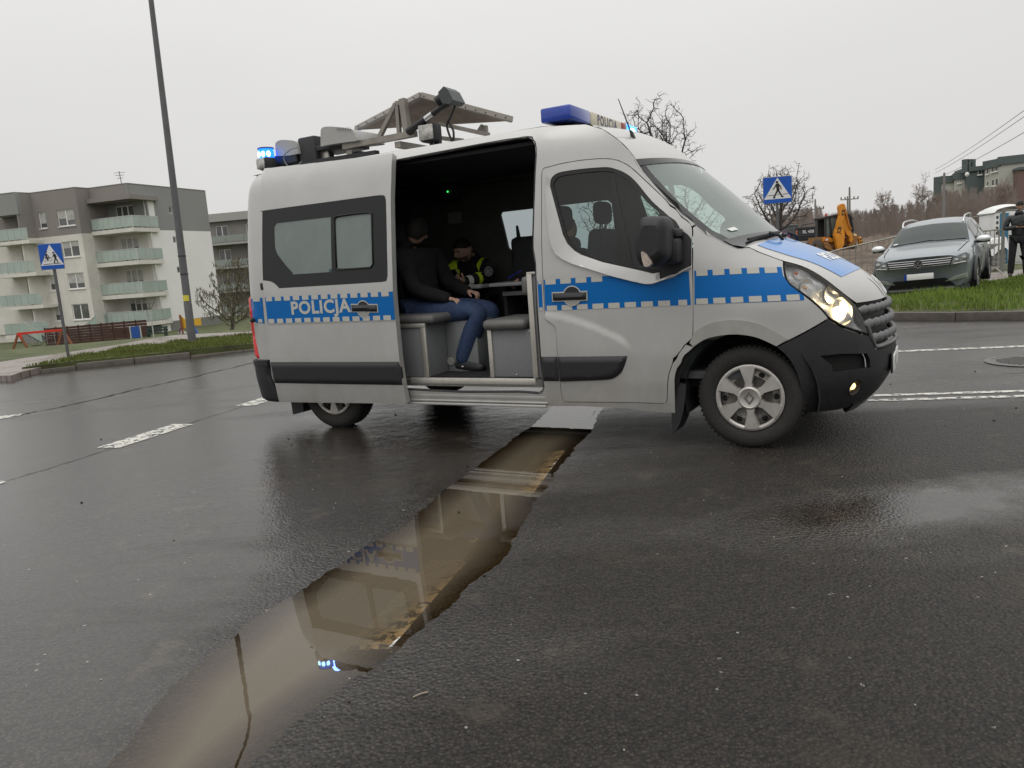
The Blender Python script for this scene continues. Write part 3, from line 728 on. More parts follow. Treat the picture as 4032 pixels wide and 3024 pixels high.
def S(U, z, off=0.0):
    """side surface of the near flank, wrapped round the nose and the tail; U runs along the skin"""
    U = np.asarray(U, float); z = np.asarray(z, float)
    B = Bz(z) - .11 * smoothstep(.35, 1.35, U) * smoothstep(1.22, 2.05, z) + off
    B = B - .10 * smoothstep(1.45, 2.2, U) * smoothstep(.95, 1.4, z)
    L = Lz(z) + off; RX = rear_x(z) - off
    af = np.interp(U - X0, _fs, _fa); ar = np.interp(XR - U, _rs, _ra)
    xf = X0 + (L - X0) * np.sin(af) ** (2 / FP); yf = B * np.clip(np.cos(af), 0, 1) ** (2 / FQ)
    xr = XR + (RX - XR) * np.sin(ar) ** (2 / RP); yr = B * np.clip(np.cos(ar), 0, 1) ** (2 / RQ)
    x = np.where(U > X0, xf, np.where(U < XR, xr, U))
    y = np.where(U > X0, yf, np.where(U < XR, yr, B))
    return np.stack([x, -y, z], -1)
def UZ(pts, off=0.0):
    """photo pixels -> (U, z) on that surface"""
    out = []
    for u, v in pts:
        x, _, z = vplane([(u, v)], -1.0)[0]
        q = np.array([min(x, 2.4), z])
        if q[0] > X0: q[0] = X0 + (q[0] - X0) * 1.1
        tgt = np.array([u, v])
        for it in range(14):
            e = 1e-3
            p0 = proj(v2w(S(q[0], q[1], off)))
            r = p0 - tgt
            if np.abs(r).max() < .3: break
            J = np.stack([(proj(v2w(S(q[0] + e, q[1], off))) - p0) / e, (proj(v2w(S(q[0], q[1] + e, off))) - p0) / e], -1)
            st = np.linalg.lstsq(J, -r, rcond=None)[0]
            q = q + np.clip(st, -.18, .18)
            q[0] = min(max(q[0], UMIN + .01), UMAX - .01); q[1] = min(max(q[1], .02), 2.45)
        out.append((float(q[0]), float(q[1])))
    return out
def sidemap(off=0.0, mirror=False):
    def f(P):
        o = off(P) if callable(off) else off
        q = S(P[:, 0], P[:, 1], 0.0)
        e = 1e-3
        du = S(P[:, 0] + e, P[:, 1]) - q; dz = S(P[:, 0], P[:, 1] + e) - q
        n = np.cross(du, dz); n /= (np.linalg.norm(n, axis=1)[:, None] + 1e-12)
        q = q + n * (o[:, None] if isinstance(o, np.ndarray) else o)
        if mirror: q = q * np.array([1, -1, 1])
        return q
    return f
def panel(name, out, m, parent, holes=(), off=0.0, thick=.014, g=.06, mirror=False, smooth=40, mapper=None):
    v, t, be = fill2d(out, holes, g)
    mf = mapper or sidemap(off, mirror)
    q = mf(v)
    V = [tuple(p) for p in q]; F = [f[::-1] if mirror else f for f in t]
    if thick:
        ob_ = off if not callable(off) else (lambda P: off(P) - thick)
        back = (mapper(v, -thick) if mapper else sidemap((ob_ if callable(off) else off - thick), mirror)(v))
        idx = {}
        for a, b in be:
            for i in (a, b):
                if i not in idx: idx[i] = len(V); V.append(tuple(back[i]))
        for a, b in be:
            f = (b, a, idx[a], idx[b]); F.append(f[::-1] if mirror else f)
    me = bpy.data.meshes.new(name); me.from_pydata(V, [], F); me.update()
    return finish(name, me, m, parent, smooth)

paint = mat('van_silver_paint', (.45, .448, .437), .34, .30, .5, .5, noise=(3, .05, .06))
black_pl = mat('black_moulded_plastic', (.018, .018, .02), .55, noise=(30, .25, .08), bump=(900, .15, .001))
black_gl = mat('black_gloss', (.012, .012, .014), .18)
rubber = mat('rubber_seal', (.012, .012, .012), .6)
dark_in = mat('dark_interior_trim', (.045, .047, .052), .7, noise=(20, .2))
blue_film = mat('blue_reflective_film', (.0, .118, .385), .4, spec=.25, noise=(60, .04))
white_film = mat('pale_reflective_film', (.46, .45, .41), .4, noise=(200, .12))
chrome = mat('chrome', (.75, .75, .75), .12, 1.0)
alu = mat('aluminium', (.50, .48, .44), .42, .8, noise=(12, .15, .1))
glass_cab = glassmat('cab_glass', (.60, .72, .68))
glass_ws = glassmat('windscreen_glass', (.70, .82, .78), opac=.26, ocol=(.42, .52, .48))  # pale sky reflection is put into the glass as diffuse colour
frost = mat('frosted_pane', (.17, .205, .19), .12, noise=(3, .12))
tint = mat('smoked_window_glass', (.016, .017, .018), .08, spec=.35)
black_gap = mat('shut_line_dark', (.006, .006, .006), .9)

_nt = paint.node_tree; _b = _nt.nodes['Principled BSDF']; _src = _b.inputs['Base Color'].links[0].from_socket
_tc = [n for n in _nt.nodes if n.type == 'TEX_COORD'][0]; _n = _nt.nodes.new('ShaderNodeTexNoise'); _n.inputs['Scale'].default_value = 5; _n.inputs['Detail'].default_value = 9; _n.inputs['Roughness'].default_value = .7
_mp = _nt.nodes.new('ShaderNodeMapping'); _mp.inputs['Scale'].default_value = (1, 1, .45); _nt.links.new(_tc.outputs['Object'], _mp.inputs[0]); _nt.links.new(_mp.outputs[0], _n.inputs['Vector'])
_sp = _nt.nodes.new('ShaderNodeSeparateXYZ'); _nt.links.new(_tc.outputs['Object'], _sp.inputs[0])
_mh = _nt.nodes.new('ShaderNodeMapRange'); _nt.links.new(_sp.outputs['Z'], _mh.inputs['Value'])
for _k, _v in (('From Min', .25), ('From Max', 1.25), ('To Min', .27), ('To Max', .03)): _mh.inputs[_k].default_value = _v
_mn = _nt.nodes.new('ShaderNodeMapRange'); _nt.links.new(_n.outputs['Fac'], _mn.inputs['Value'])
for _k, _v in (('From Min', .40), ('From Max', .72), ('To Min', .35), ('To Max', 1.6)): _mn.inputs[_k].default_value = _v
_mm = _nt.nodes.new('ShaderNodeMath'); _mm.operation = 'MULTIPLY'; _mm.use_clamp = True; _nt.links.new(_mh.outputs[0], _mm.inputs[0]); _nt.links.new(_mn.outputs[0], _mm.inputs[1])
_mx = _nt.nodes.new('ShaderNodeMix'); _mx.data_type = 'RGBA'; _nt.links.new(_mm.outputs[0], _mx.inputs['Factor']); _nt.links.new(_src, _mx.inputs['A']); _mx.inputs['B'].default_value = (.27, .235, .185, 1)
_nt.links.new(_mx.outputs['Result'], _b.inputs['Base Color'])
van = empty('police_van', (*VAN_O, 0), VAN_A, 'silver police van with blue stripe and its side door slid open', 'van')

# ---- outlines read off the photograph
FD = UZ(PX(4, [(515, 1500), (515, 860), (519, 825), (535, 800), (700, 757), (850, 732), (1000, 718), (1100, 718), (1180, 732), (1260, 770), (1330, 825), (1400, 890), (1500, 985), (1600, 1080), (1700, 1180), (1790, 1265), (1822, 1310), (1828, 1370), (1828, 1600)])
        + PX(5, [(1605, 300), (1608, 500), (1605, 780), (1590, 850), (1530, 910), (1460, 1000), (1400, 1100), (1365, 1200), (1350, 1300), (1345, 1470), (1325, 1498), (1280, 1505), (900, 1492), (360, 1487), (315, 1478), (290, 1440), (270, 1300), (245, 1030), (232, 800), (225, 750), (200, 710), (135, 665), (120, 640), (115, 580), (95, 250)]))
WF = UZ(PX(4, [(588, 960), (592, 910), (605, 880), (640, 850), (700, 830), (850, 808), (1000, 795), (1090, 792), (1150, 805), (1220, 830), (1290, 875), (1350, 935), (1420, 1020), (1480, 1090), (1545, 1150), (1620, 1215), (1700, 1290), (1790, 1380), (1820, 1425), (1820, 1620)])
        + PX(5, [(1585, 118), (1275, 255), (1268, 185), (1200, 198), (1100, 172), (900, 128), (700, 84)]) + PX(4, [(860, 1556), (800, 1520), (740, 1460), (700, 1380), (660, 1230), (620, 1080)]))
WG = UZ(PX(4, [(615, 960), (622, 925), (645, 890), (690, 868), (850, 843), (1000, 828), (1090, 828), (1140, 837), (1210, 870), (1280, 920), (1340, 985), (1400, 1060), (1460, 1120), (1530, 1180), (1538, 1215), (1470, 1300), (1430, 1620)])
        + PX(5, [(1090, 148), (900, 108), (700, 66)]) + PX(4, [(860, 1522), (800, 1486), (760, 1440), (728, 1370), (690, 1240), (650, 1090)]))
WBAR = UZ(PX(4, [(1098, 826), (1136, 834), (1210, 1180), (1310, 1640), (1262, 1640), (1170, 1180)]))
RIDGE = UZ(PX(4, [(560, 870), (556, 960), (568, 1200), (590, 1400), (605, 1470), (640, 1545)]) + PX(5, [(300, 52), (400, 100), (800, 222), (1000, 272), (1130, 300), (1200, 298), (1300, 265), (1588, 138)]))
OPEN = UZ(PX(4, [(0, 592), (300, 545), (400, 532), (436, 552), (460, 600), (465, 680), (455, 870), (442, 1260), (438, 1500)]) + PX(5, [(20, 100), (38, 560), (62, 900), (82, 1150), (104, 1330), (85, 1385), (40, 1402)]) + PX(3, [(2100, 1186), (1700, 1187), (1300, 1167)]))
OPEN += [(-1.02, OPEN[-1][1]), (-1.02, OPEN[0][1] - .02)]
AP = UZ(PX(4, [(1335, 722), (1400, 830), (1500, 950), (1600, 1060), (1700, 1160), (1780, 1230), (1856, 1290)]))
SOFT = UZ(PX(4, [(900, 418), (1050, 462), (1200, 565), (1290, 660)]))
i_top = min(range(len(FD)), key=lambda i: abs(FD[i][0] - .36) + abs(FD[i][1] - 1.95))
FDtop = FD[2:17][::-1]                                   # from the pillar foot back over the door
FDrear = FD[:2][::-1] + FD[19 + 25 - 1:19 + 8:-1]
FDrest = [FD[1], FD[0]] + FD[:18:-1]                     # rear edge down, sill, front edge up
k_end = next(i for i, p in enumerate(FDrest) if p[0] > 1.2 and p[1] > .738)
ARCHr = UZ(PX(5, [(1615, 935), (1560, 985), (1500, 1050), (1450, 1150), (1425, 1300), (1428, 1600)]))
def rear_arch(n=14):
    return [(-1.841 + .43 * math.cos(a), .36 + .43 * math.sin(a)) for a in np.linspace(-.25, math.pi + .25, n)]
BODY = [(UMIN + .55, 2.31), (-2.62, 2.33), (-2.4, 2.338), (0.1, 2.338), (.36, 2.335)] + SOFT + AP + FDtop + FDrest[:k_end] + ARCHr + \
    UZ(PX(5, [(1150, 1585), (950, 1555), (500, 1532), (0, 1530)])) + [(-.9, .262)] + rear_arch() + [(-2.45, .30), (UMIN + .55, .45)]
BODY = shrink(BODY, .0022)
panel('body_side', BODY, paint, van, [OPEN], g=.05)
# inner skin that the shut lines show
gapo = [(-1.02, 2.25), (.3, 2.25)] + [(p[0], p[1]) for p in shrink(FD, -.05)[4:17]] + [(1.62, 1.2), (1.60, .62), (1.36, .30), (.3, .27)]
gapo = [(.385, 1.98)] + shrink(FD, -.03)[5:18] + [(1.60, 1.2), (1.60, .82), (1.36, .5), (1.34, .30), (.42, .28), (.40, 1.0)]
panel('door_frame', gapo, black_gap, van, [shrink(WF, -.02)], off=-.02, thick=0)

# ---- front door
fd = soften(shrink(FD, .0035), 2)
SWc = UZ(PX(5, [(55, 585), (200, 595), (400, 645), (600, 715), (800, 805), (900, 850), (945, 890), (965, 945)]))
def swage(P):
    top = np.interp(P[:, 0], [p[0] for p in SWc], [p[1] for p in SWc])
    d = top - P[:, 1]
    fade = 1 - smoothstep(SWc[-3][0], SWc[-1][0] + .03, P[:, 0])
    return .010 * smoothstep(0, .018, d) * fade * (1 - .7 * smoothstep(.10, .5, d))
front_door = panel('front_door', fd, paint, van, [soften(WF, 2)], off=swage, g=.026)
panel('window_seal', soften(shrink(WF, .001), 2), rubber, front_door, [soften(WG, 2)], off=-.003, thick=.02)
panel('window_pane', soften(shrink(WG, -.004), 2), glass_cab, front_door, off=-.012, thick=0)
panel('window_bar', WBAR, rubber, front_door, off=-.008, thick=.01)
_rid = RIDGE + [WF[20]] + WF[21:] + [WF[0], WF[1]]
_inner = [WF[1], WF[0]] + WF[:20:-1]
def rid_off(P):
    d = dist_poly(P, _inner, False); e = dist_poly(P, RIDGE, False)
    return .003 + .020 * np.clip(d / (d + e + 1e-6), 0, 1)
panel('window_surround', RIDGE + _inner[::-1], paint, front_door, off=rid_off, thick=.022, g=.02)
# ---- black rubbing strips
def rub(name, poly, parent, off0=.0, m=None, mirror=False):
    def o(P):
        return off0 + .022 * smoothstep(0, .03, dist_poly(P, poly))
    return panel(name, soften(poly, 2, 30), m or black_pl, parent, off=o, thick=.02, g=.015, mirror=mirror)
TRIM1 = UZ(PX(5, [(250, 1032), (945, 1023), (943, 1045), (925, 1110), (900, 1170), (860, 1215), (800, 1250), (700, 1264), (500, 1271), (277, 1279)]))
TRIM0 = UZ(PX(5, [(80, 1033), (238, 1032), (250, 1140), (262, 1277), (102, 1276), (88, 1160)]))
rub('rubbing_strip', TRIM1, front_door, .012); rub('rubbing_strip', TRIM0, van, .004)
# ---- police stripe: blue film with pale blocks along both edges
def stripe(pieces, parent, off):
    for top, bot in pieces:
        panel('blue_stripe', top + bot[::-1], blue_film, parent, off=off, thick=0)
        for edge, other in ((top, bot), (bot, top)):
            e = np.array(edge); oth = np.array(other)
            u0, u1 = max(e[0][0], oth[0][0] if abs(oth[0][0] - e[0][0]) < .2 else e[0][0]), e[-1][0]
            k = max(1, round((u1 - u0) / .117)); st = (u1 - u0) / k
            for i in range(k):
                a = u0 + st * (i + .10); b = u0 + st * (i + .80)
                za, zb = np.interp([a, b], e[:, 0], e[:, 1])
                s = -1 if np.mean(oth[:, 1]) < np.mean(e[:, 1]) else 1
                h = .036
                q = [(a, za), (b, zb), (b, zb + s * h), (a, za + s * h)]
                panel('reflective_block', q, white_film, parent, off=off + .0012, thick=0, g=.2)
ST_T = UZ(PX(5, [(105, 263), (770, 222), (905, 252)])); ST_B = UZ(PX(5, [(118, 572), (1583, 512)]))
rid_at = lambda x: float(np.interp(x, [p[0] for p in RIDGE[7:]], [p[1] for p in RIDGE[7:]]))
xa, xb = ST_T[0][0], ST_B[-1][0]
top_line = [(x, min(1.218 + (x - .4) * .0, rid_at(x) - .004 if x > ST_T[1][0] - .05 else 9)) for x in np.linspace(xa, xb, 26)]
dtop = [(x, z) for x, z in top_line]
panel('blue_stripe', dtop + [(xb, ST_B[-1][1]), (xa, ST_B[0][1])], blue_film, front_door, off=lambda P: .0022 + swage(P), thick=0)
blk = []
def block_row(x0, x1, zf, s, parent, off, lim=None, pitch=.117):
    k = max(1, round((x1 - x0) / pitch)); st = (x1 - x0) / k
    for i in range(k):
        a = x0 + st * (i + .11); b = x0 + st * (i + .80); h = .037 * s
        if lim and (lim(a) < zf(a) - .012 or lim(b) < zf(b) - .012): continue
        panel('reflective_block', [(a, zf(a)), (b, zf(b)), (b, zf(b) + h), (a, zf(a) + h)], white_film, parent, off=off, thick=0, g=.3)
botz = lambda x: float(np.interp(x, [ST_B[0][0], ST_B[1][0]], [ST_B[0][1], ST_B[1][1]]))
block_row(xa, xb, lambda x: 1.218, -1, front_door, .0036, lim=rid_at)
block_row(xa, xb, botz, 1, front_door, .0036)
# pillar and fender pieces of the stripe
pl = UZ(PX(5, [(42, 268), (82, 265), (96, 572), (60, 575)]))
panel('blue_stripe', pl, blue_film, van, off=.0022, thick=0)
for q in (UZ(PX(5, [(50, 268), (82, 266), (84, 302), (52, 305)])), UZ(PX(5, [(62, 538), (94, 535), (96, 570), (64, 573)]))):
    panel('reflective_block', q, white_film, van, off=.0036, thick=0)

# ---- fender, flare, bumper, headlight
HL = UZ(PX(6, [(897, 237), (1000, 264), (1100, 306), (1200, 369), (1290, 439), (1360, 496), (1420, 558), (1460, 630), (1490, 700), (1512, 768), (1440, 750), (1330, 714), (1260, 676), (1215, 645), (1150, 572), (1040, 482), (940, 412), (907, 360), (893, 290)]))
FEN = UZ(PX(4, [(1832, 1370), (1830, 1318), (1862, 1297), (1950, 1374)]) + PX(6, [(328, 6), (370, 45), (440, 82), (500, 115), (560, 138), (604, 140), (652, 138), (704, 166), (800, 201), (893, 236)])) + \
    [HL[-1], HL[-2], HL[-3], HL[-4], HL[-5], HL[-6]] + UZ(PX(6, [(1213, 655), (842, 855), (760, 815), (680, 785), (560, 768), (450, 775), (350, 795), (290, 825), (242, 858), (215, 830), (232, 785), (236, 740), (236, 500), (236, 200)]))
fender = panel('fender', soften(shrink(FEN, .003), 2), paint, van, g=.04)
FLARE = UZ(PX(6, [(216, 828), (245, 762), (300, 716), (400, 676), (520, 662), (640, 672), (740, 700), (840, 750), (922, 803), (842, 853), (760, 813), (680, 783), (560, 766), (450, 773), (350, 793), (290, 823), (243, 857)]))
panel('wheel_arch_flare', soften(FLARE, 2), mat('van_flare_paint', (.33, .322, .30), .42, .15, noise=(8, .08)), fender, off=.012, thick=.02, g=.03)
ST5 = UZ(PX(6, [(247, 305), (560, 288), (878, 278), (890, 340), (935, 408), (1040, 488), (1045, 520), (700, 535), (249, 550)]))
panel('blue_stripe', ST5, blue_film, fender, off=.0025, thick=0)
f5t = UZ(PX(6, [(247, 305), (560, 288), (870, 278)])); f5b = UZ(PX(6, [(249, 550), (700, 531), (1040, 518)]))
for row, s in ((f5t, -1), (f5b, 1)):
    zf = lambda x, r=row: float(np.interp(x, [p[0] for p in r], [p[1] for p in r]))
    block_row(row[0][0], row[-1][0], zf, s, fender, .004, pitch=.125)
BUM = UZ(PX(6, [(842, 860), (1215, 660), (1262, 690), (1330, 726), (1440, 762), (1508, 780), (1530, 830), (1550, 862), (1580, 874)])) + [(UMAX, .615), (UMAX, .165)] + \
    UZ(PX(6, [(1480, 1240), (1420, 1268), (1300, 1306), (1150, 1325), (1040, 1332), (1030, 1250), (1015, 1150), (990, 1050), (950, 970), (900, 908)]))
SLOT = UZ(PX(6, [(1155, 922), (1300, 908), (1490, 905), (1512, 950), (1518, 1008), (1250, 1043), (1238, 990)]))
fogc = UZ(PX(6, [(1405, 1150)]))[0]
FOG = [(fogc[0] + .052 * math.cos(a), fogc[1] + .052 * math.sin(a)) for a in np.linspace(0, 2 * math.pi, 20, endpoint=False)]
bumper = panel('front_bumper', soften(shrink(BUM, .003), 2), black_pl, van, [SLOT, FOG], off=.008, thick=.03, g=.03)
panel('air_intake', shrink(SLOT, -.01), mat('intake_dark', (.006, .006, .006), .8), bumper, off=-.035, thick=0)
panel('bumper_lip', [(fogc[0] + .12, .20), (UMAX, .17), (UMAX, .235), (fogc[0] + .10, .26)], black_gl, bumper, off=.02, thick=.03)
# fog lamp: tube, reflector and a lit lens
fp = S(np.array([fogc[0]]), np.array([fogc[1]]))[0]; e = 1e-3
fn = np.cross(S(fogc[0] + e, fogc[1]) - S(fogc[0], fogc[1]), S(fogc[0], fogc[1] + e) - S(fogc[0], fogc[1])); fn /= np.linalg.norm(fn)
fxx = np.array([1.0, 0, 0]) if abs(fn[0]) < .9 else np.array([0, 1.0, 0])
fyy = np.cross(fn, fxx); fyy /= np.linalg.norm(fyy); fxx = np.cross(fyy, fn)
fog = empty('fog_lamp', tuple(fp), 0, parent=van)
FM = frame((0, 0, 0), fxx, fyy, fn)
MB().lathe([(.056, .012), (.050, .0), (.048, -.05)], 20, FM).build('housing', black_pl, fog, 40)
MB().lathe([(.047, -.022), (.035, -.036), (.001, -.045)], 20, FM).build('reflector', mat('fog_reflector', (.35, .30, .24), .25, .6), fog, 60)
MB().lathe([(.024, -.010), (.018, .0), (.0005, .004)], 16, FM, ).build('lit_lens', mat('fog_lamp_lit', (1, .8, .5), .3, emit=((1, .70, .28), 2.6)), fog, 60)
# plate
def front_sheet(name, x0, x1, z0, z1, m, parent, off):
    """flat plate stood in front of the nose between widths y=x0..x1"""
    zc = (z0 + z1) / 2; xs = float(Lz(zc)) + off
    b = MB(); b.box((xs, (x0 + x1) / 2, zc), (.012, x1 - x0, z1 - z0), .003)
    return b.build(name, m, parent, 40), xs
plate, pxs = front_sheet('number_plate', -.26, .26, .42, .535, mat('plate_white', (.72, .72, .70), .4), van, .014)
tv, tf = text_mesh('HPD', .115, .002, .72)
MB().add([(pxs + .0075, x - .12, y + .477) for x, y, _ in tv], tf).build('lettering', mat('plate_black', (.01, .01, .01), .5), plate)
MB().box((pxs - .012, 0, .477), (.012, .56, .14), .004).build('plate_holder', black_pl, plate, 40)

# headlight: lens over a chromed housing with round reflectors
head = empty('headlight', (0, 0, 0), 0, parent=van)
refl_m = mat('headlight_reflector', (.80, .80, .79), .25, .10, noise=(25, .12, .1))
panel('lens_rim', soften(HL, 3), black_gap, head, [soften(shrink(HL, .012), 3)], off=-.001, thick=.02, g=.02)
panel('reflector_housing', soften(shrink(HL, .004), 3), refl_m, head, off=lambda P: -.045 + .022 * np.sin(P[:, 0] * 31) * np.cos(P[:, 1] * 37 + P[:, 0] * 11), thick=0, g=.014)
panel('lens', soften(shrink(HL, .006), 3), glassmat('headlight_glass', (.93, .94, .94)), head, off=.003, thick=0, g=.03)
def bowl(pxk, r, depth, parent, m, lit=None, name='reflector_bowl', tilt=0):
    (U, z) = UZ(PX(6, [pxk]))[0]
    P = S(U, z, -.02); nn = np.array([.80, -.58, .10]); nn /= np.linalg.norm(nn)
    yy = np.cross(np.array([0, 0, 1.0]), nn); yy /= np.linalg.norm(yy); zz = np.cross(nn, yy)
    Mx = frame(P - nn * .010, yy, zz, nn)
    b = MB().lathe([(r * 1.06, .004), (r, 0), (r * .93, -depth * .25), (r * .7, -depth * .7), (r * .3, -depth), (.001, -depth * 1.03)], 28, Mx)
    o = b.build(name, m, parent, 60)
    if lit is not None:
        MB().lathe([(r * .22, -depth * .9), (r * .20, -depth * .15), (.001, -depth * .02)], 12, Mx).build('bulb', lit, o, 60)
    return o, Mx
bowl((1020, 322), .040, .03, head, refl_m, mat('amber_bulb', (.75, .16, .03), .3))
bowl((1085, 428), .056, .05, head, refl_m, mat('clear_bulb', (.9, .55, .3), .2, .4))
bowl((1268, 480), .060, .05, head, mat('grey_lamp_cap', (.32, .31, .30), .3, .6))
b4, M4 = bowl((1345, 600), .088, .06, head, mat('lit_reflector', (.9, .86, .75), .2, .7, emit=((1, .78, .42), .9)), None)
MB().lathe([(.064, -.02), (.050, -.004), (.02, .004), (.0005, .006)], 22, M4).build('lit_bulb', mat('low_beam_lit', (1, .95, .8), .3, emit=((1, .80, .46), 3.2)), b4, 60)
lamp_d = bpy.data.lights.new('low_beam', 'POINT'); lamp_d.energy = .34; lamp_d.color = (1, .78, .45); lamp_d.shadow_soft_size = .01
lamp = bpy.data.objects.new('low_beam', lamp_d); COL.objects.link(lamp); lamp.parent = head
lamp.location = tuple(S(*UZ(PX(6, [(1230, 520)]))[0], -.012))
# far headlight glow seen past the grille
MB().ball((2.50, .72, .86), (.08, .10, .11)).build('headlight', mat('far_headlight', (.8, .7, .6), .15, .3, emit=((1, .75, .5), .35)), van, 60)

# ---- grille: dark well with three braided bars
GE = UZ(PX(6, [(1425, 545), (1460, 622), (1490, 702), (1520, 785), (1548, 858)]))
gl0 = [(p[0] + .006, p[1]) for p in GE] + [(UMAX, .615), (UMAX, .99)]
grille = panel('grille', gl0, mat('grille_dark', (.010, .010, .011), .6), van, off=-.045, thick=0)
gr_m = mat('grille_grey_plastic', (.135, .135, .138), .42, .2, noise=(20, .1))
def grille_bar(z0, h, dU):
    u0 = float(np.interp(-z0, [-p[1] for p in GE], [p[0] for p in GE])) + .004
    n = 96
    def fn(i, j):
        U = u0 + (UMAX - u0) * i; ph = ((U - u0) / .105) % 1
        bul = math.sin(math.pi * ph) ** .6
        a = j * 2 * math.pi
        zz = z0 + (h / 2) * math.cos(a) * (.72 + .38 * bul) + .010 * (ph - .5)
        o = -.018 + .020 * bul + .016 * math.sin(a)
        P = sidemap(o)(np.array([[U, zz]]))[0]
        return tuple(P)
    b = MB(); b.grid(fn, n, 8)
    b2 = [(x, -y, z) for x, y, z in b.v]
    b.add(b2, [f[::-1] for f in b.f[:n * 8]])
    return b.build('grille_bar', gr_m, grille, 50)
for z0, h in ((.885, .052), (.79, .058), (.69, .058)): grille_bar(z0, h, 0)
rimp = [S(p[0] + .012, p[1], .004) for p in GE[2:]] + [S(u, .625, .006) for u in np.linspace(GE[-1][0] + .06, UMAX - .01, 10)]
rb = MB().tube([tuple(p) for p in rimp], .014, 8).tube([(p[0], -p[1], p[2]) for p in rimp], .014, 8)
rb.build('grille_rim', gr_m, grille, 60)

# ---- bonnet, windscreen and roof: crowned sheets between the near edge, the centre line and the far edge
def edge3(pts, off=0.0): return [tuple(S(u, z, off)) for u, z in UZ(pts)]
bn_e = cr(edge3(PX(6, [(604, 137), (652, 134), (704, 163), (800, 199), (895, 234), (1000, 260), (1100, 303), (1200, 366), (1290, 436), (1360, 492), (1425, 538)])), 3)
bn_c = [(1.86, 1.415), (2.0, 1.356), (2.12, 1.305), (2.237, 1.245), (2.381, 1.163), (2.484, 1.095), (2.555, 1.03), (2.60, .965), (2.615, .93)]
def resamp(P, n):
    P = np.array(P, float); s = np.concatenate([[0], np.cumsum(np.linalg.norm(np.diff(P, axis=0), axis=1))]); t = np.linspace(0, s[-1], n)
    return np.stack([np.interp(t, s, P[:, k]) for k in range(P.shape[1])], -1)
class Crown:
    def __init__(s, edge, centre, n=24, pw=2.0):
        s.e = resamp(edge, n); s.c = resamp(cr(centre, 4), n); s.n = n; s.pw = pw
    def at(s, t, w, off=0.0):
        """t along the length, w -1 near .. 1 far"""
        f = t * (s.n - 1); i = min(int(f), s.n - 2); f -= i
        e = s.e[i] * (1 - f) + s.e[i + 1] * f; c = s.c[i] * (1 - f) + s.c[i + 1] * f
        k = abs(w) ** s.pw
        return np.array([c[0] + (e[0] - c[0]) * k, -abs(e[1]) * -w if False else abs(e[1]) * w, c[1] + (e[2] - c[1]) * k])
    def pt(s, t, w, off=0.0):
        p = s.at(t, w)
        if off:
            h = 1e-3
            du = s.at(min(1, t + h), w) - s.at(max(0, t - h), w); dw = s.at(t, min(1, w + h)) - s.at(t, max(-1, w - h))
            nn = np.cross(du, dw); nn /= np.linalg.norm(nn) + 1e-12
            if nn[2] < 0: nn = -nn
            p = p + nn * off
        return tuple(p)
    def sheet(s, name, m, parent, t0=0, t1=1, w0=-1, w1=1, nu=24, nw=20, off=0.0, wf=None):
        def fn(a, b):
            t = t0 + (t1 - t0) * a
            lo, hi = (wf(a) if wf else (w0, w1))
            return s.pt(t, lo + (hi - lo) * b, off)
        return MB().grid(fn, nu, nw).build(name, m, parent, 60)
bonnet = Crown(bn_e, bn_c, 24, 2.3)
bon = bonnet.sheet('bonnet', paint, van)
bonnet.sheet('bonnet_film', mat('blue_bonnet_film', (.05, .215, .55), .25, coat=.4), bon, .06, .70, off=.003, wf=lambda a: (-(.86 - .10 * a), .86 - .10 * a))
tv, tf = text_mesh('POLICJA', .30, .012, .62)
MB().add([bonnet.pt(.47 - y * .55, x * 1.18, .006) for x, y, _ in tv], tf).build('lettering', mat('bonnet_letter_white', (.75, .75, .73), .4), bon)
for k in (-1, 1):
    MB().tube([bonnet.pt(t, k * .20 * (1 + t * .05), .004) for t in np.linspace(.80, .985, 8)], .004, 6).build('chrome_trim', chrome, bon, 60)
dm = []
for r0 in (.075, .045):
    dm.append([(bonnet.pt(.90 + y, x, .010)) for x, y in ((0, r0 * 1.2), (r0 * .8, 0), (0, -r0 * 1.2), (-r0 * .8, 0))])
MB().add(dm[0] + dm[1], [(0, 1, 5, 4), (1, 2, 6, 5), (2, 3, 7, 6), (3, 0, 4, 7)]).build('badge', chrome, bon)

ws_e = cr([tuple(S(u, z)) for u, z in AP] + edge3(PX(4, [(1950, 1366)]) + PX(6, [(370, 40), (440, 76), (500, 110), (560, 132), (602, 132)])), 3)
ws_c = [(1.225, 2.045), (1.275, 2.005), (1.455, 1.845), (1.63, 1.675), (1.77, 1.537), (1.88, 1.43), (1.96, 1.36)]
wsc = Crown(ws_e, ws_c, 30, 2.2)
wsg = wsc.sheet('windscreen', glass_ws, van, .02, .93, -.945, .945, 26, 24, off=-.004)
bb = MB()
for s in (-1, 1):
    bb.grid(lambda a, b: wsc.pt(a, s * (1.008 - .08 * b), -.001 - .008 * (1 - b)), 30, 3, flip=(s > 0))
bb.grid(lambda a, b: wsc.pt(.055 * b, -1 + 2 * a, .001), 24, 2); bb.grid(lambda a, b: wsc.pt(.86 + .14 * b, -1 + 2 * a, .001), 24, 2)
bb.build('windscreen_border', black_gl, wsg, 60)
MB().add([wsc.pt(.80, -.80, .003), wsc.pt(.80, -.70, .003), wsc.pt(.765, -.70, .003), wsc.pt(.765, -.80, .003)], [(0, 1, 2, 3)]).build('windscreen_sticker', mat('sticker_pale', (.6, .62, .6), .5), wsg)
cowl = MB().grid(lambda a, b: tuple(np.array(wsc.pt(1.0, -1 + 2 * b)) * (1 - a) + np.array(bonnet.pt(.0, -1 + 2 * b)) * a - np.array([0, 0, .012 + .03 * math.sin(math.pi * a)])), 4, 20)
cowl.build('cowl_grille', black_pl, van, 60)
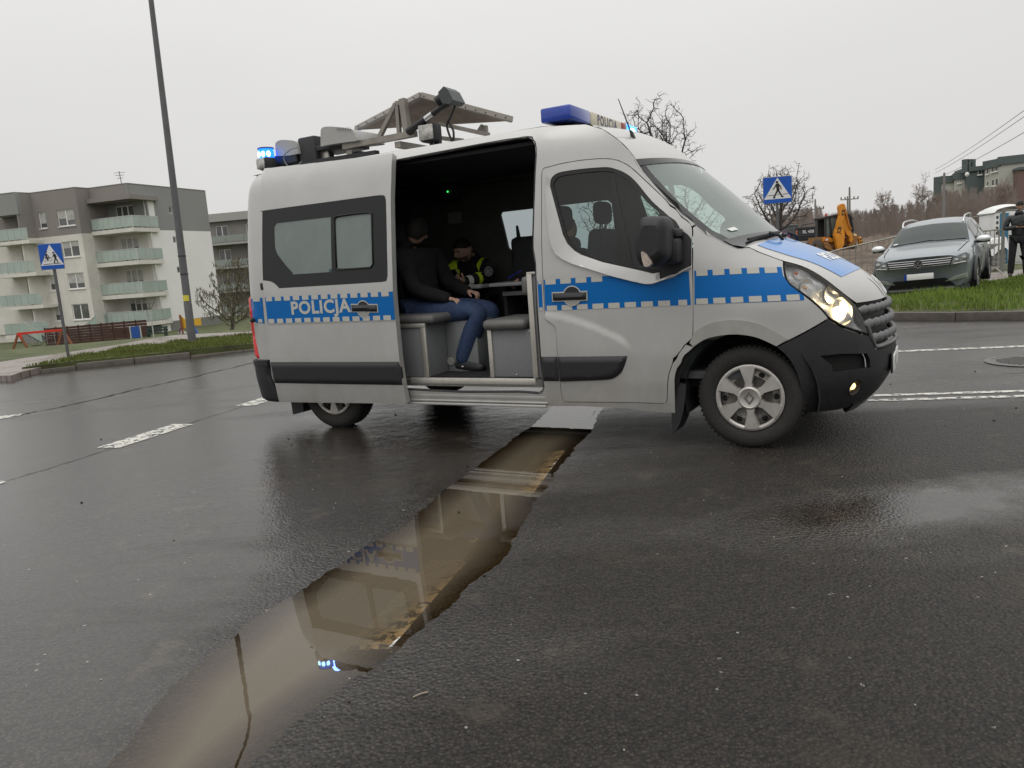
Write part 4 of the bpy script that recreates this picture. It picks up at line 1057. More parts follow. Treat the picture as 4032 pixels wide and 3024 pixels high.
for (w0, w1) in ((-.80, -.02), (-.02, .70)):
    bl = [np.array(wsc.pt(.925 - .03 * k, w0 + (w1 - w0) * k, .016)) for k in np.linspace(0, 1, 8)]
    ar_ = [np.array(wsc.pt(1.0, w0 + .46, .03)), np.array(wsc.pt(.965, w0 + .42, .045)), (bl[3] + bl[4]) / 2 + np.array([.005, 0, .012])]
    wp_ = MB().tube(bl, .011, 6); wp_.tube(cr(ar_, 4), .011, 6); wp_.build('wiper', black_pl, van, 60)

rf_e = [tuple(S(-2.62, 2.325)), tuple(S(-2.4, 2.336)), tuple(S(0.1, 2.336)), tuple(S(.36, 2.333))] + [tuple(S(u, z)) for u, z in SOFT] + [tuple(S(*AP[0]))]
rf_c = [(-2.66, 2.36), (-2.45, 2.405), (.08, 2.43), (.40, 2.425), (.62, 2.39), (.83, 2.34), (1.012, 2.236), (1.13, 2.135), (1.225, 2.045)]
# stations matched by hand so rows stay square to the van
rf_e = [rf_e[0], rf_e[1], rf_e[2], rf_e[3], rf_e[4], tuple((np.array(rf_e[4]) + np.array(rf_e[5])) / 2), rf_e[5], rf_e[6], rf_e[7] if len(rf_e) == 8 else rf_e[7], rf_e[-1]]
class CrownM(Crown):
    def __init__(s, edge, centre, pw=2.0, sub=5):
        n = min(len(edge), len(centre)); s.e = np.array(cr(edge[:n], sub)); s.c = np.array(cr(centre[:n], sub)); s.n = len(s.e); s.pw = pw
rf_c2 = [(-2.66, 2.34), (-2.45, 2.375), (.08, 2.398), (.40, 2.39), (.58, 2.366), (.72, 2.343), (.86, 2.303), (1.02, 2.220), (1.15, 2.117), (1.225, 2.045)]
roof = CrownM(rf_e, rf_c2, 1.75)
rfo = roof.sheet('roof', paint, van, nu=45, nw=20)

# ---- sliding door, standing proud of the flank over the rear wheel
SO = .085
SD = UZ(PX(2, [(250, 717), (700, 657), (1190, 592), (1182, 750), (1177, 900), (1181, 1130), (1188, 1400)]) + PX(3, [(1195, 480), (1215, 700), (1240, 960), (1265, 1130), (1290, 1256), (365, 1245), (335, 1115), (300, 960), (285, 690), (262, 510), (248, 400)])
        + PX(2, [(240, 1480), (237, 1200), (238, 990)]), SO)
SWN = UZ(PX(2, [(245, 992), (252, 985), (700, 925), (1090, 874), (1125, 880), (1143, 910), (1150, 1200), (1155, 1450), (1143, 1487), (1110, 1500), (700, 1525), (365, 1545), (345, 1522), (310, 1497), (249, 1487)]), SO)
PA1 = UZ(PX(2, [(328, 1100), (345, 1074), (740, 1029), (748, 1425), (485, 1442), (460, 1432), (350, 1300), (331, 1220)]), SO)
PA2 = UZ(PX(2, [(772, 1055), (792, 1033), (1010, 1006), (1033, 1020), (1042, 1365), (1028, 1387), (800, 1402), (786, 1390)]), SO)
sd = panel('sliding_door', soften(SD, 2), paint, van, [soften(SWN, 2)], off=SO, thick=.055, g=.05)
panel('window_pane', soften(SWN, 2), tint, sd, [soften(PA1, 2), soften(PA2, 2)], off=SO - .004, thick=.006, g=.05)
for pa in (PA1, PA2): panel('frosted_pane', soften(shrink(pa, -.003), 2), frost, sd, off=SO - .008, thick=0)
pr = soften(shrink(PA2, -.008), 2)
MB().tube([tuple(p) for p in sidemap(SO + .001)(np.array(pr))], .007, 6, closed=True).build('pane_seal', rubber, sd, 60)
MB().grid(lambda a, b: tuple(S(-1.60 + .14 * a, 1.30 + .12 * b, SO - .006)), 2, 2).build('window_label', mat('teal_label', (.02, .06, .075), .3), sd)
TR3 = UZ(PX(3, [(303, 966), (1236, 963), (1252, 1030), (1262, 1128), (800, 1122), (332, 1114)]), SO)
rub('rubbing_strip', TR3, sd, SO)
dl = UZ(PX(3, [(285, 692), (1213, 665)]), SO)
crease = lambda P: SO + .0015
panel('door_crease', [dl[0], dl[1], (dl[1][0], dl[1][1] - .012), (dl[0][0], dl[0][1] - .012)], mat('van_flare_paint'), sd, off=SO + .001, thick=0)
s_t = UZ(PX(3, [(265, 500), (1192, 458)]), SO); s_b = UZ(PX(3, [(285, 688), (1210, 662)]), SO)
panel('blue_stripe', [s_t[0], s_t[1], s_b[1], s_b[0]], blue_film, sd, off=SO + .0022, thick=0)
for row, s in ((s_t, -1), (s_b, 1)):
    zf = lambda x, r=row: float(np.interp(x, [r[0][0], r[1][0]], [r[0][1], r[1][1]]))
    block_row(row[0][0], row[1][0] - .02, zf, s, sd, SO + .0036, pitch=.113)
lc = UZ(PX(3, [(458, 590), (890, 578)]), SO)
tv, tf = text_mesh('POLICJA', .19, .0065, 1.0, 1.08)
x0t = min(v[0] for v in tv); x1t = max(v[0] for v in tv); y0t = min(v[1] for v in tv); y1t = max(v[1] for v in tv)
tvz = [(lc[0][0] + (x - x0t) / (x1t - x0t) * (lc[1][0] - lc[0][0]), 1.088 + ((y - y0t) / (y1t - y0t) - .5) * .152) for x, y, _ in tv]
MB().add([tuple(p) for p in sidemap(SO + .0044)(np.array(tvz))], tf).build('lettering', white_film, sd)
def door_handle(pxc, pxl, pxr, off, parent, rad):
    c = UZ([pxc], off)[0]; a = UZ([pxl], off)[0]; b = UZ([pxr], off)[0]
    ring = [(c[0] + rad * math.cos(t), c[1] + rad * math.sin(t)) for t in np.linspace(0, 2 * math.pi, 26, endpoint=False)]
    h = .027
    bx = [(a[0], a[1] - h), (b[0], b[1] - h), (b[0], b[1] + h), (a[0], a[1] + h)]
    hd = panel('door_handle', soften(shrink(bx, -.008), 1), white_film, parent, off=off + .0050, thick=.004)
    panel('handle_ring', [(c[0] + (rad + .008) * math.cos(t), c[1] + (rad + .008) * math.sin(t)) for t in np.linspace(0, 2 * math.pi, 26, endpoint=False)], white_film, hd, off=off + .0062, thick=0)
    panel('handle_cup', [p for p in ring if p[1] > c[1] - .002] + [], black_pl, hd, off=off + .0075, thick=0, g=.02)
    panel('handle_cup', [p for p in ring if p[1] < c[1] + .002], mat('van_flare_paint'), hd, off=off + .0075, thick=0, g=.02)
    rub('handle_grip', bx, hd, off + .010)
door_handle(PX(3, [(980, 585)])[0], PX(3, [(897, 578)])[0], PX(3, [(1080, 580)])[0], SO, sd, .064)
door_handle(PX(5, [(392, 420)])[0], PX(5, [(200, 432)])[0], PX(5, [(535, 420)])[0], .004, front_door, .066)
# dark inner edge of the slid door and the seal round the opening
MB().grid(lambda a, b: tuple(np.array(S(-.975 + .03 * b, .34 + 1.90 * a, SO - .012 - .055 * b))), 12, 2).build('door_edge_seal', rubber, sd, 60)
op = soften(OPEN, 2)
MB().tube([tuple(p) for p in sidemap(-.012)(np.array(dense(shrink(op, -.004), .08)))], .014, 6, closed=True).build('door_opening_seal', rubber, van, 60)
# rear quarter: stripe, tail light, bumper corner
q = UZ(PX(3, [(140, 512), (245, 502), (262, 688), (195, 680), (165, 640)]))
panel('blue_stripe', q, blue_film, van, off=.003, thick=0)
for qq in (PX(3, [(176, 506), (226, 503), (230, 528), (180, 530)]), PX(3, [(215, 658), (245, 656), (250, 680), (220, 682)])): panel('reflective_block', UZ(qq), white_film, van, off=.0045, thick=0)
TLr = UZ(PX(3, [(113, 492), (126, 502), (150, 600), (185, 780), (207, 860), (226, 944), (166, 948), (158, 890), (146, 862)]))
tu0 = TLr[0][0] - .10
TL = [TLr[0], TLr[1], TLr[2], TLr[3], TLr[4], TLr[5], TLr[6], (tu0, .60), (tu0, 1.20)]
tl = rub('tail_light', TL, van, .0, mat('tail_light_red', (.55, .012, .012), .15, coat=.5))
clr = UZ(PX(3, [(121, 640), (150, 690), (172, 855), (146, 862), (132, 760)]), .02)
clr = [(clr[0][0], clr[0][1]), clr[1], clr[2], (tu0 + .01, clr[2][1] - .01), (tu0 + .01, clr[0][1] + .02)]
panel('clear_lens', clr, mat('clear_ribbed_lens', (.60, .56, .54), .2), tl, off=.026, thick=.008, g=.03)
for k in range(7):
    zz = clr[2][1] + .03 + k * .031
    MB().tube([tuple(S(u, zz, .034)) for u in np.linspace(tu0 + .012, float(np.interp(zz, [clr[2][1], clr[0][1]], [clr[2][0], clr[0][0]])) - .006, 5)], .0035, 5).build('lens_rib', mat('lens_rib_red', (.35, .08, .07), .3), tl, 60)
RB = UZ(PX(3, [(165, 955), (230, 950), (302, 952), (308, 1060), (330, 1115), (388, 1254), (245, 1246)]))
ru0 = UMIN + .15
RBp = RB + [(ru0, .30), (ru0, RB[0][1])]
rub('rear_bumper', RBp, van, .016)
panel('rear_bumper_top', [RB[0], RB[2], (RB[2][0], RB[2][1] - .05), (ru0, RB[0][1] - .05), (ru0, RB[0][1])], black_pl, van, off=.045, thick=.05)
MB().ball(tuple(S(*UZ(PX(3, [(198, 663)]))[0], .03)), .024).build('door_stop', rubber, van, 60)
MB().box(tuple(S(*UZ(PX(2, [(262, 1525)]), .04)[0], .05)), (.055, .05, .065), .012).build('slide_roller', black_pl, van, 40)
# far flank, tail and underside close the body
WINF = [(WG[0][0], WG[0][1])] + WG[1:]
FARW = [(p[0], p[2]) for p in vplane(PX(8, [(978, 90), (985, 60), (1010, 42), (1245, 18)]), .97)]
fx0 = FARW[0][0]
FARWIN = [(-1.035, 1.87), (-1.0, 1.912), (.18, 1.916), (.233, 1.87), (.24, 1.43), (.20, 1.375), (-.85, 1.375), (-.99, 1.52)]
far_out = [(UMIN + .02, 2.31), (-2.62, 2.33), (-2.4, 2.338), (0.1, 2.338), (.36, 2.335)] + SOFT + AP + UZ(PX(4, [(1950, 1374)]) + PX(6, [(370, 45), (440, 82), (500, 115), (560, 138), (604, 140)])) + [(1.95, 1.26), (2.4, 1.05), (UMAX - .9, .95), (UMAX - .9, .3), (2.35, .28)] + \
    [(1.841 + .43 * math.cos(a), .36 + .43 * math.sin(a)) for a in np.linspace(-.25, math.pi + .25, 14)] + [(1.2, .38), (-.9, .38)] + rear_arch() + [(UMIN + .02, .35)]
panel('far_side', far_out, paint, van, [soften(WG, 2), FARWIN], mirror=True, g=.08)
panel('far_window', shrink(soften(WG, 2), -.004), glass_cab, van, mirror=True, off=-.01, thick=0)
panel('far_window', shrink(FARWIN, -.004), glassmat('rear_cabin_glass', (.50, .56, .58)), van, mirror=True, off=-.01, thick=0)
panel('rear_door', [(UMIN + .02, .32), (UMIN + .55, .32), (UMIN + .55, 2.3), (UMIN + .02, 2.3)], paint, van, off=-.004, g=.1)
panel('rear_bumper_face', [(UMIN + .0, .30), (ru0 + .02, .30), (ru0 + .02, .62), (UMIN + .0, .62)], black_pl, van, off=.03, g=.1)
MB().box((-.35, 0, .43), (4.9, 1.70, .06)).build('underbody', mat('underbody_dark', (.01, .01, .01), .9), van)
for x in (-1.841, 1.841):
    for s in (-1, 1):
        b = MB(); pr = [(.44 * math.cos(a), .44 * math.sin(a)) for a in np.linspace(-.3, math.pi + .3, 16)]
        n = len(pr)
        vs = [(x + a, s * .99, .36 + c) for a, c in pr] + [(x + a, s * .62, .36 + c) for a, c in pr]
        b.add(vs, [(i, i + 1, n + i + 1, n + i) for i in range(n - 1)] + [tuple(range(n, 2 * n))])
        b.build('wheel_well', black_gap, van, 60)
# sill step under the opening
zs = OPEN[-3][1]
st = MB(); st.box((-.33, -.985, zs - .045), (1.34, .05, .05), .012); st.box((-.33, -1.012, zs - .115), (1.34, .022, .022), .008); st.box((-.33, -1.004, .285), (1.36, .02, .014), .004)
st.build('sill_ribs', paint, van, 40)

# ---- wheels
tyre_m = mat('tyre_rubber', (.022, .021, .020), .8, noise=(40, .25), bump=(300, .2, .002))
rim_m = mat('hubcap_silver', (.46, .44, .41), .38, .55, noise=(10, .14, .08))
def wheel(x, s):
    w = empty('wheel', (x, s * .865, .347), 0, parent=van)
    Mx = frame((0, 0, 0), (1, 0, 0), (0, 0, 1) if s < 0 else (0, 0, -1), (0, s, 0))
    R = .347
    b = MB().lathe([(.222, -.085), (.255, -.098), (.30, -.104), (.332, -.098), (.344, -.08), (R, -.05), (R, .05), (.344, .080), (.334, .096), (.30, .108), (.262, .104), (.232, .092), (.222, .078)], 64, Mx)
    b.build('tyre', tyre_m, w, 50)
    t = MB()
    for i in range(64):
        a = 2 * math.pi * i / 64
        for yy in (-.045, .045):
            t.box((0, 0, 0), (.020, .062, .010), 0, Mx @ Matrix.Rotation(a, 4, 'Z') @ Matrix.Translation((R + .001, 0, yy)) @ Matrix.Rotation(math.pi / 2, 4, 'Z') @ Matrix.Rotation(math.pi / 2, 4, 'X'))
    t.build('tread', tyre_m, w)
    h = MB().lathe([(.226, .080), (.226, .098), (.214, .104), (.200, .098), (.196, .086)], 48, Mx)
    rim = h.build('hubcap', rim_m, w, 50)
    MB().lathe([(.20, .060), (.15, .075), (.12, .045), (.05, .050), (.001, .05)], 40, Mx).build('wheel_disc', mat('wheel_disc_steel', (.20, .19, .175), .45, .5, noise=(15, .2)), rim, 50)
    for i in range(6):
        a = math.pi / 2 + math.pi / 6 + i * math.pi / 3 + .05
        MB().lathe([(.022, .07), (.018, .074), (.001, .074)], 10, Mx @ Matrix.Rotation(a, 4, 'Z') @ Matrix.Translation((.165, 0, 0))).build('vent_hole', black_gap, rim, 60)
    for i in range(6):
        a = math.pi / 2 + i * math.pi / 3 + .05
        sp = MB()
        prof = [(.055, .026), (.085, .030), (.10, .024), (.135, .034), (.18, .050), (.206, .058)]
        poly = [(r, hw) for r, hw in prof] + [(.212, .0)] + [(r, -hw) for r, hw in reversed(prof)]
        sp.prism(poly, .078, .108, Mx @ Matrix.Rotation(a, 4, 'Z'), taper=lambda P: [(r, y * .86) for r, y in P])
        sp.build('spoke', rim_m, rim)
    cap = MB().lathe([(.078, .07), (.078, .110), (.066, .116), (.060, .112), (.001, .112)], 32, Mx); cap.build('centre_cap', rim_m, rim, 40)
    d = MB()
    for r0, r1 in ((.040, .026),):
        p = [(0, r0 * 1.15), (r0 * .85, 0), (0, -r0 * 1.15), (-r0 * .85, 0)]; q = [(0, r1 * 1.05), (r1 * .75, 0), (0, -r1 * 1.05), (-r1 * .75, 0)]
        d.add([(a, c, .116) for a, c in p] + [(a, c, .116) for a, c in q], [(0, 1, 5, 4), (1, 2, 6, 5), (2, 3, 7, 6), (3, 0, 4, 7)], 0, Mx)
    d.build('cap_badge', mat('badge_grey', (.22, .21, .2), .3, .7), rim)
    return w
for x in (1.841, -1.841):
    for s in (-1, 1): wheel(x, s)
# mud flaps
fl = [(p[0], p[2]) for p in vplane(PX(6, [(104, 1100), (98, 1250), (104, 1480), (128, 1460), (160, 1400), (185, 1310), (200, 1200), (205, 1120)]), -.93)]
MB().prism(fl, .78, .99, frame((0, 0, 0), (1, 0, 0), (0, 0, 1), (0, -1, 0))).build('mud_flap', black_pl, van)
fl = [(p[0], p[2]) for p in vplane(PX(3, [(462, 1200), (462, 1240), (478, 1345), (492, 1345), (556, 1328), (545, 1200)]), -.93)]
MB().prism(fl, .72, .95, frame((0, 0, 0), (1, 0, 0), (0, 0, 1), (0, -1, 0))).build('mud_flap', black_pl, van)

# ---- door mirror
mir = empty('door_mirror', (0, 0, 0), 0, parent=van)
hp = [(p[0], p[2]) for p in vplane(PX(4, [(1366, 1500), (1364, 1440), (1375, 1380), (1400, 1275), (1418, 1240), (1450, 1222), (1570, 1220), (1608, 1238), (1630, 1285), (1636, 1350), (1640, 1500), (1630, 1580), (1560, 1640), (1480, 1665), (1400, 1640), (1372, 1570)]), -1.22)]
hs = soften(hp, 2, 80)
hb = MB()
rings = [(-1.10, .80), (-1.115, .95), (-1.15, 1.0), (-1.26, 1.0), (-1.30, .97), (-1.33, .86), (-1.345, .6)]
cxm = sum(p[0] for p in hs) / len(hs); czm = sum(p[1] for p in hs) / len(hs)
n = len(hs); vs = []; fs = []
for yy, k in rings: vs += [(cxm + (x - cxm) * k, yy, czm + (z - czm) * k) for x, z in hs]
for i in range(len(rings) - 1):
    for j in range(n):
        j2 = (j + 1) % n; fs.append((i * n + j, i * n + j2, (i + 1) * n + j2, (i + 1) * n + j))
fs += [tuple(range(n)), tuple((len(rings) - 1) * n + j for j in range(n - 1, -1, -1))]
hb.add(vs, fs); hb.build('housing', black_pl, mir, 45)
ar = MB(); a0 = vplane(PX(4, [(1500, 1395), (1700, 1395), (1700, 1345), (1640, 1340)]), -1.16)
ar.box((a0[1][0] - .09, -1.08, a0[1][2] + .025), (.17, .16, .055), .015); ar.box((a0[1][0] - .06, -1.10, a0[1][2] - .09), (.12, .14, .17), .03)
ar.build('arm', black_pl, mir, 40)
il = [(p[0], p[2]) for p in vplane(PX(4, [(1372, 1530), (1385, 1522), (1420, 1540), (1450, 1580), (1474, 1640)]) + PX(5, [(1190, 105), (1165, 130), (1130, 142), (1105, 125), (1085, 70)]), -1.36)]
MB().prism(il, 1.335, 1.362, frame((0, 0, 0), (1, 0, 0), (0, 0, 1), (0, -1, 0)), taper=lambda P: shrink(P, .006)).build('indicator_lens', mat('indicator_clear', (.50, .42, .36), .15, .3, noise=(60, .4)), mir)
TRI = UZ(PX(4, [(1536, 1150), (1620, 1218), (1700, 1292), (1790, 1382), (1818, 1425), (1818, 1600)]) + PX(5, [(1580, 120), (1290, 245), (1275, 175), (1160, 150)]) + PX(4, [(1440, 1500), (1480, 1300), (1540, 1215)]))
panel('mirror_base', TRI, black_pl, mir, off=.004, thick=.01)

# ---- roof kit: light bar, aerial
lb = empty('light_bar', (0, 0, 0), 0, parent=van)
blue_l = mat('blue_lens', (.010, .045, .33), .12, coat=.6, noise=(14, .2))
zb, zt = 2.375, 2.485
def lbseg(name, y0, y1, m, parent, x0=.305, x1=.555, z0=zb, z1=zt, bev=.018):
    return MB().box(((x0 + x1) / 2, (y0 + y1) / 2, (z0 + z1) / 2), (x1 - x0, y1 - y0, z1 - z0), bev).build(name, m, parent, 40)
lbseg('blue_lens', -.735, -.34, blue_l, lb)
mid = lbseg('white_lens', -.337, .34, mat('cream_lens', (.62, .57, .44), .35), lb)
lbseg('red_lens', .343, .47, mat('dark_red_lens', (.28, .03, .03), .2), lb)
lbseg('lit_blue_lens', .473, .735, mat('blue_lens_lit', (.05, .3, 1), .2, emit=((.03, .25, 1.0), 3.0)), lb)
MB().ball((.552, .60, 2.43), (.014, .075, .03)).build('flash', mat('blue_flash', (.6, .9, 1), .2, emit=((.45, .85, 1), 12)), lb, 60)
MB().box((.43, 0, 2.362), (.16, 1.1, .035), .01).build('mount', black_pl, lb, 40)
for s in (-1, 1): MB().box((.43, s * .5, 2.33), (.10, .06, .13), .01).build('foot', black_pl, lb, 40)
tv, tf = text_mesh('POLICJA', .105, .002, .92, 1.25)
MB().add([(.557, x, y + 2.43) for x, y, _ in tv], tf).build('lettering', mat('lens_letter_blue', (.03, .04, .14), .4), mid)
ant = vplane(PX(4, [(1335, 585), (1285, 545), (1300, 540), (1285, 470), (1182, 197)]), -.58)
MB().prism([(p[0], p[2]) for p in (ant[0], ant[1], ant[2], ant[3], (ant[3][0] + .012, 0, ant[3][2]), (ant[0][0] - .005, 0, ant[0][2] + .04))], .56, .60, frame((0, 0, 0), (1, 0, 0), (0, 0, 1), (0, -1, 0))).build('aerial_base', black_pl, van)
MB().tube([ant[3], ant[4]], [.006, .003], 6).build('aerial', black_pl, van, 60)
# ================================================================ left: apartment block, playground, lamp posts, signs
def vplane2(pts, P0, P1):
    """pixels -> (s, z) on the vertical plane through P0 towards P1"""
    P0 = np.array(P0[:2]); d = np.array(P1[:2]) - P0; d /= np.linalg.norm(d); n = np.array([-d[1], d[0]]); out = []
    for u, v in pts:
        r = ray(u, v); t = ((P0 - _o[:2]) @ n) / (r[:2] @ n); Q = _o + t * r
        out.append((float((Q[:2] - P0) @ d), float(Q[2])))
    return out
cream = mat('cream_render', (.64, .62, .57), .85, noise=(.9, .10), bump=(40, .15, .01))
white_r = mat('white_render', (.80, .79, .77), .85, noise=(.35, .04))
grey_r = mat('warm_grey_render', (.24, .22, .207), .85, noise=(.35, .06))
grey_c = mat('cool_grey_render', (.26, .262, .258), .85, noise=(.35, .05))
plinth_m = mat('plinth_grey', (.20, .20, .185), .8, noise=(2, .1))
pvc = mat('window_white_pvc', (.75, .74, .72), .4)
wglass = mat('window_glass_far', (.10, .105, .105), .08, spec=.8, noise=(.8, .5))
curtain = mat('net_curtain', (.42, .42, .40), .6, noise=(3, .25))
balc_g = mat('frosted_green_balcony_glass', (.36, .43, .385), .15, noise=(.7, .08))
rail_m = mat('rail_pale_metal', (.55, .57, .55), .35, .5)
roof_m = mat('roof_edge_metal', (.22, .205, .19), .5)
class Wall:
    def __init__(s, P0, P1): 
        s.o = np.array(P0[:2], float); d = np.array(P1[:2], float) - s.o; s.L = float(np.linalg.norm(d)); s.d = d / s.L; s.n = np.array([-s.d[1], s.d[0]])
        if s.n @ s.o > 0: s.n = -s.n                      # face the camera side
    def p(s, a, z, out=0.0): q = s.o + s.d * a + s.n * out; return (float(q[0]), float(q[1]), z)
    def M(s, out=0.0): return frame(s.p(0, 0, out), (s.d[0], s.d[1], 0), (0, 0, 1), (s.n[0], s.n[1], 0))
    def flip(s): return (s.d[0] * s.n[1] - s.d[1] * s.n[0]) > 0
    def panel(s, name, poly, m, root, holes=(), out=0.0, depth=.14):
        v, t, be = fill2d(poly, holes, 50.0)
        V = [s.p(a, b, out) for a, b in v]; F = list(t); idx = {}
        for a, c in be:
            for i in (a, c):
                if i not in idx: idx[i] = len(V); V.append(s.p(v[i][0], v[i][1], out - depth))
        F += [(c, a, idx[a], idx[c]) for a, c in be]
        if s.flip(): F = [f[::-1] for f in F]
        me = bpy.data.meshes.new(name); me.from_pydata(V, [], F); me.update()
        return finish(name, me, m, root)
    def box(s, b, a0, a1, z0, z1, o0, o1):
        M = s.M(); b.box(((a0 + a1) / 2, (z0 + z1) / 2, (o0 + o1) / 2), (a1 - a0, z1 - z0, o1 - o0), 0, M); return b
def window(w, root, a0, a1, z0, z1, n=2, out=-.10, sill=True, shade=0.0, fr=.07, door=False):
    b = MB()
    for q in (a0, a1 - fr): w.box(b, q, q + fr, z0, z1, out - .03, out + .03)
    for q in (z0, z1 - fr): w.box(b, a0 + fr, a1 - fr, q, q + fr, out - .03, out + .03)
    for k in range(1, n): 
        c = a0 + (a1 - a0) * k / n; w.box(b, c - fr * .8, c + fr * .8, z0 + fr, z1 - fr, out - .03, out + .03)
    o = b.build('window', pvc, root)
    for k in range(n):
        c0 = a0 + (a1 - a0) * k / n + fr * .8; c1 = a0 + (a1 - a0) * (k + 1) / n - fr * .8
        w.box(MB(), c0, c1, z0 + fr, z1 - fr, out - .02, out - .005).build('pane', wglass, o)
        if shade > 0:
            sh = shade * random.uniform(.7, 1.1)
            w.box(MB(), c0 + .02, c1 - .02, z1 - fr - (z1 - z0 - 2 * fr) * min(sh, .97), z1 - fr, out - .004, out + .004).build('blind', curtain, o)
    if sill: w.box(MB(), a0 - .06, a1 + .06, z0 - .08, z0 - .01, -.08, .08).build('sill', pvc, o)
    return o
def balustrade(root, wl, a0, a1, z, h, out, n):
    """glass panes between thin posts"""
    st = (a1 - a0) / n
    for k in range(n):
        x0 = a0 + st * k; wl.box(MB(), x0 + .03, x0 + st - .03, z + .10, z + h - .04, out - .01, out + .01).build('glass_panel', balc_g, root)
        wl.box(MB(), x0 - .02, x0 + .02, z, z + h, out - .03, out + .03).build('post', rail_m, root)
    wl.box(MB(), a0, a1, z + h - .03, z + h + .02, out - .03, out + .03).build('handrail', rail_m, root)
ZR = 10.58
bp = [ground(*q, ZR) for q in PX(1, [(1490, 280), (920, 225), (640, 262), (540, 255), (215, 297), (100, 292), (-120, 318)])]
G_, C_, B_, M0_, M1_, L0_, L1_ = bp
blk = empty('apartment_block', (C_[0], C_[1], -2.3), 0, 'cream apartment block with grey top storey and pale green glass balconies', 'building')
BINV = Matrix.Translation((-C_[0], -C_[1], 2.3))
_n0 = len(bpy.data.objects)
zb0 = -2.45; SL = [6.85, 4.06, 1.22, -1.30]     # balcony slab tops
ZW = 6.70
gab = Wall(C_, G_); bay = Wall(C_, B_); ret = Wall(B_, M0_); midw = Wall(M0_, M1_); ret2 = Wall(M1_, L0_); lef = Wall(L0_, L1_)
NOT = 2.75; REC = 1.7
# gable: white below, grey above, plinth
gw = [(4.55, 5.0, 8.25, 8.85), (4.55, 5.0, 5.55, 6.15), (4.55, 5.0, 2.80, 3.40)]
gab.panel('wall', [(NOT, -1.5), (gab.L, -1.5), (gab.L, ZW), (NOT, ZW)], white_r, blk, [[(a, c), (b, c), (b, d), (a, d)] for a, b, c, d in gw[1:]])
gab.panel('upper_wall', [(NOT, ZW), (gab.L, ZW), (gab.L, ZR), (0, ZR), (0, 9.3), (NOT, 9.3)], grey_c, blk, [[(a, c), (b, c), (b, d), (a, d)] for a, b, c, d in gw[:1]])
gab.panel('plinth', [(NOT, zb0), (gab.L, zb0), (gab.L, -1.5), (NOT, -1.5)], plinth_m, blk, out=.03)
for a, b, c, d in gw: window(gab, blk, a, b, c, d, 1, fr=.06, sill=False)
# bay parapet, inner recessed walls
bay.panel('upper_wall', [(0, 9.6), (bay.L, 9.6), (bay.L, ZR), (0, ZR)], grey_r, blk)
inner = Wall(bay.p(0, 0, -REC)[:2], bay.p(bay.L, 0, -REC)[:2]); inner.n = bay.n
ginner = Wall(gab.p(NOT, 0)[:2], (np.array(gab.p(NOT, 0)[:2]) + bay.d * 2.5)); 
for k, (z, m) in enumerate(zip(SL, (grey_c, cream, cream, cream))):
    zt = 9.3 if k == 0 else SL[k - 1] - .35
    wz0, wz1 = z + .05, z + 2.15
    inner.panel('recess_wall', [(-.2, z), (bay.L, z), (bay.L, zt), (-.2, zt)], m, blk, [[(1.35, wz0), (3.35, wz0), (3.35, wz1), (1.35, wz1)]])
    window(inner, blk, 1.35, 3.35, wz0, wz1, 3, sill=False, shade=(.0, .5, .55, .3)[k])
    # slab spanning the recess and wrapping the corner, then the glass front
    a = [bay.p(bay.L + .0, 0, .35)[:2], bay.p(-.35, 0, .35)[:2], gab.p(NOT, 0, .30)[:2], gab.p(NOT, 0, -.5)[:2], bay.p(bay.L, 0, -REC)[:2]]
    MB().prism([tuple(q) for q in a], z - .34, z).build('balcony_slab', cream, blk)
    balustrade(blk, bay, -.25, bay.L - .05, z, 1.02, .30, 7)
    gl = Wall(bay.p(-.30, 0, .30)[:2], gab.p(NOT, 0, .26)[:2]); balustrade(blk, gl, 0, gl.L, z, 1.02, 0, 3)
MB().prism([tuple(bay.p(bay.L, 0, .45)[:2]), tuple(bay.p(-.5, 0, .45)[:2]), tuple(gab.p(NOT + .3, 0, .35)[:2]), tuple(gab.p(NOT + .3, 0, -.5)[:2]), tuple(bay.p(bay.L, 0, -REC)[:2])], 9.25, 9.62).build('canopy', grey_r, blk)
gside = Wall(gab.p(NOT, 0)[:2], bay.p(.0, 0, -REC - .3)[:2])
# middle wall with windows in two columns
cols = [(3.68, 4.48), (.52, 2.38)]
rows = [(7.47, 8.88), (4.80, 6.15), (2.03, 3.40), (-.69, .69)]
hs_ = [[(a0, z0), (a1, z0), (a1, z1), (a0, z1)] for z0, z1 in rows for a0, a1 in cols]
midw.panel('upper_wall', [(0, ZW), (midw.L, ZW), (midw.L, ZR), (0, ZR)], grey_r, blk, hs_[:2])
midw.panel('wall', [(0, -1.5), (midw.L, -1.5), (midw.L, ZW), (0, ZW)], cream, blk, hs_[2:])
midw.panel('plinth', [(0, zb0), (midw.L, zb0), (midw.L, -1.5), (0, -1.5)], plinth_m, blk, out=.03)
for i, (z0, z1) in enumerate(rows):
    for j, (a0, a1) in enumerate(cols): window(midw, blk, a0, a1, z0, z1, 1 + j, shade=(.62, .42, .70, .0)[i] if j else (.8, .5, .6, .7)[i])
for w, m0 in ((ret, grey_r), (ret2, grey_r)):
    w.panel('upper_wall', [(0, ZW), (w.L, ZW), (w.L, ZR), (0, ZR)], m0, blk); w.panel('wall', [(0, zb0), (w.L, zb0), (w.L, ZW), (0, ZW)], cream, blk)
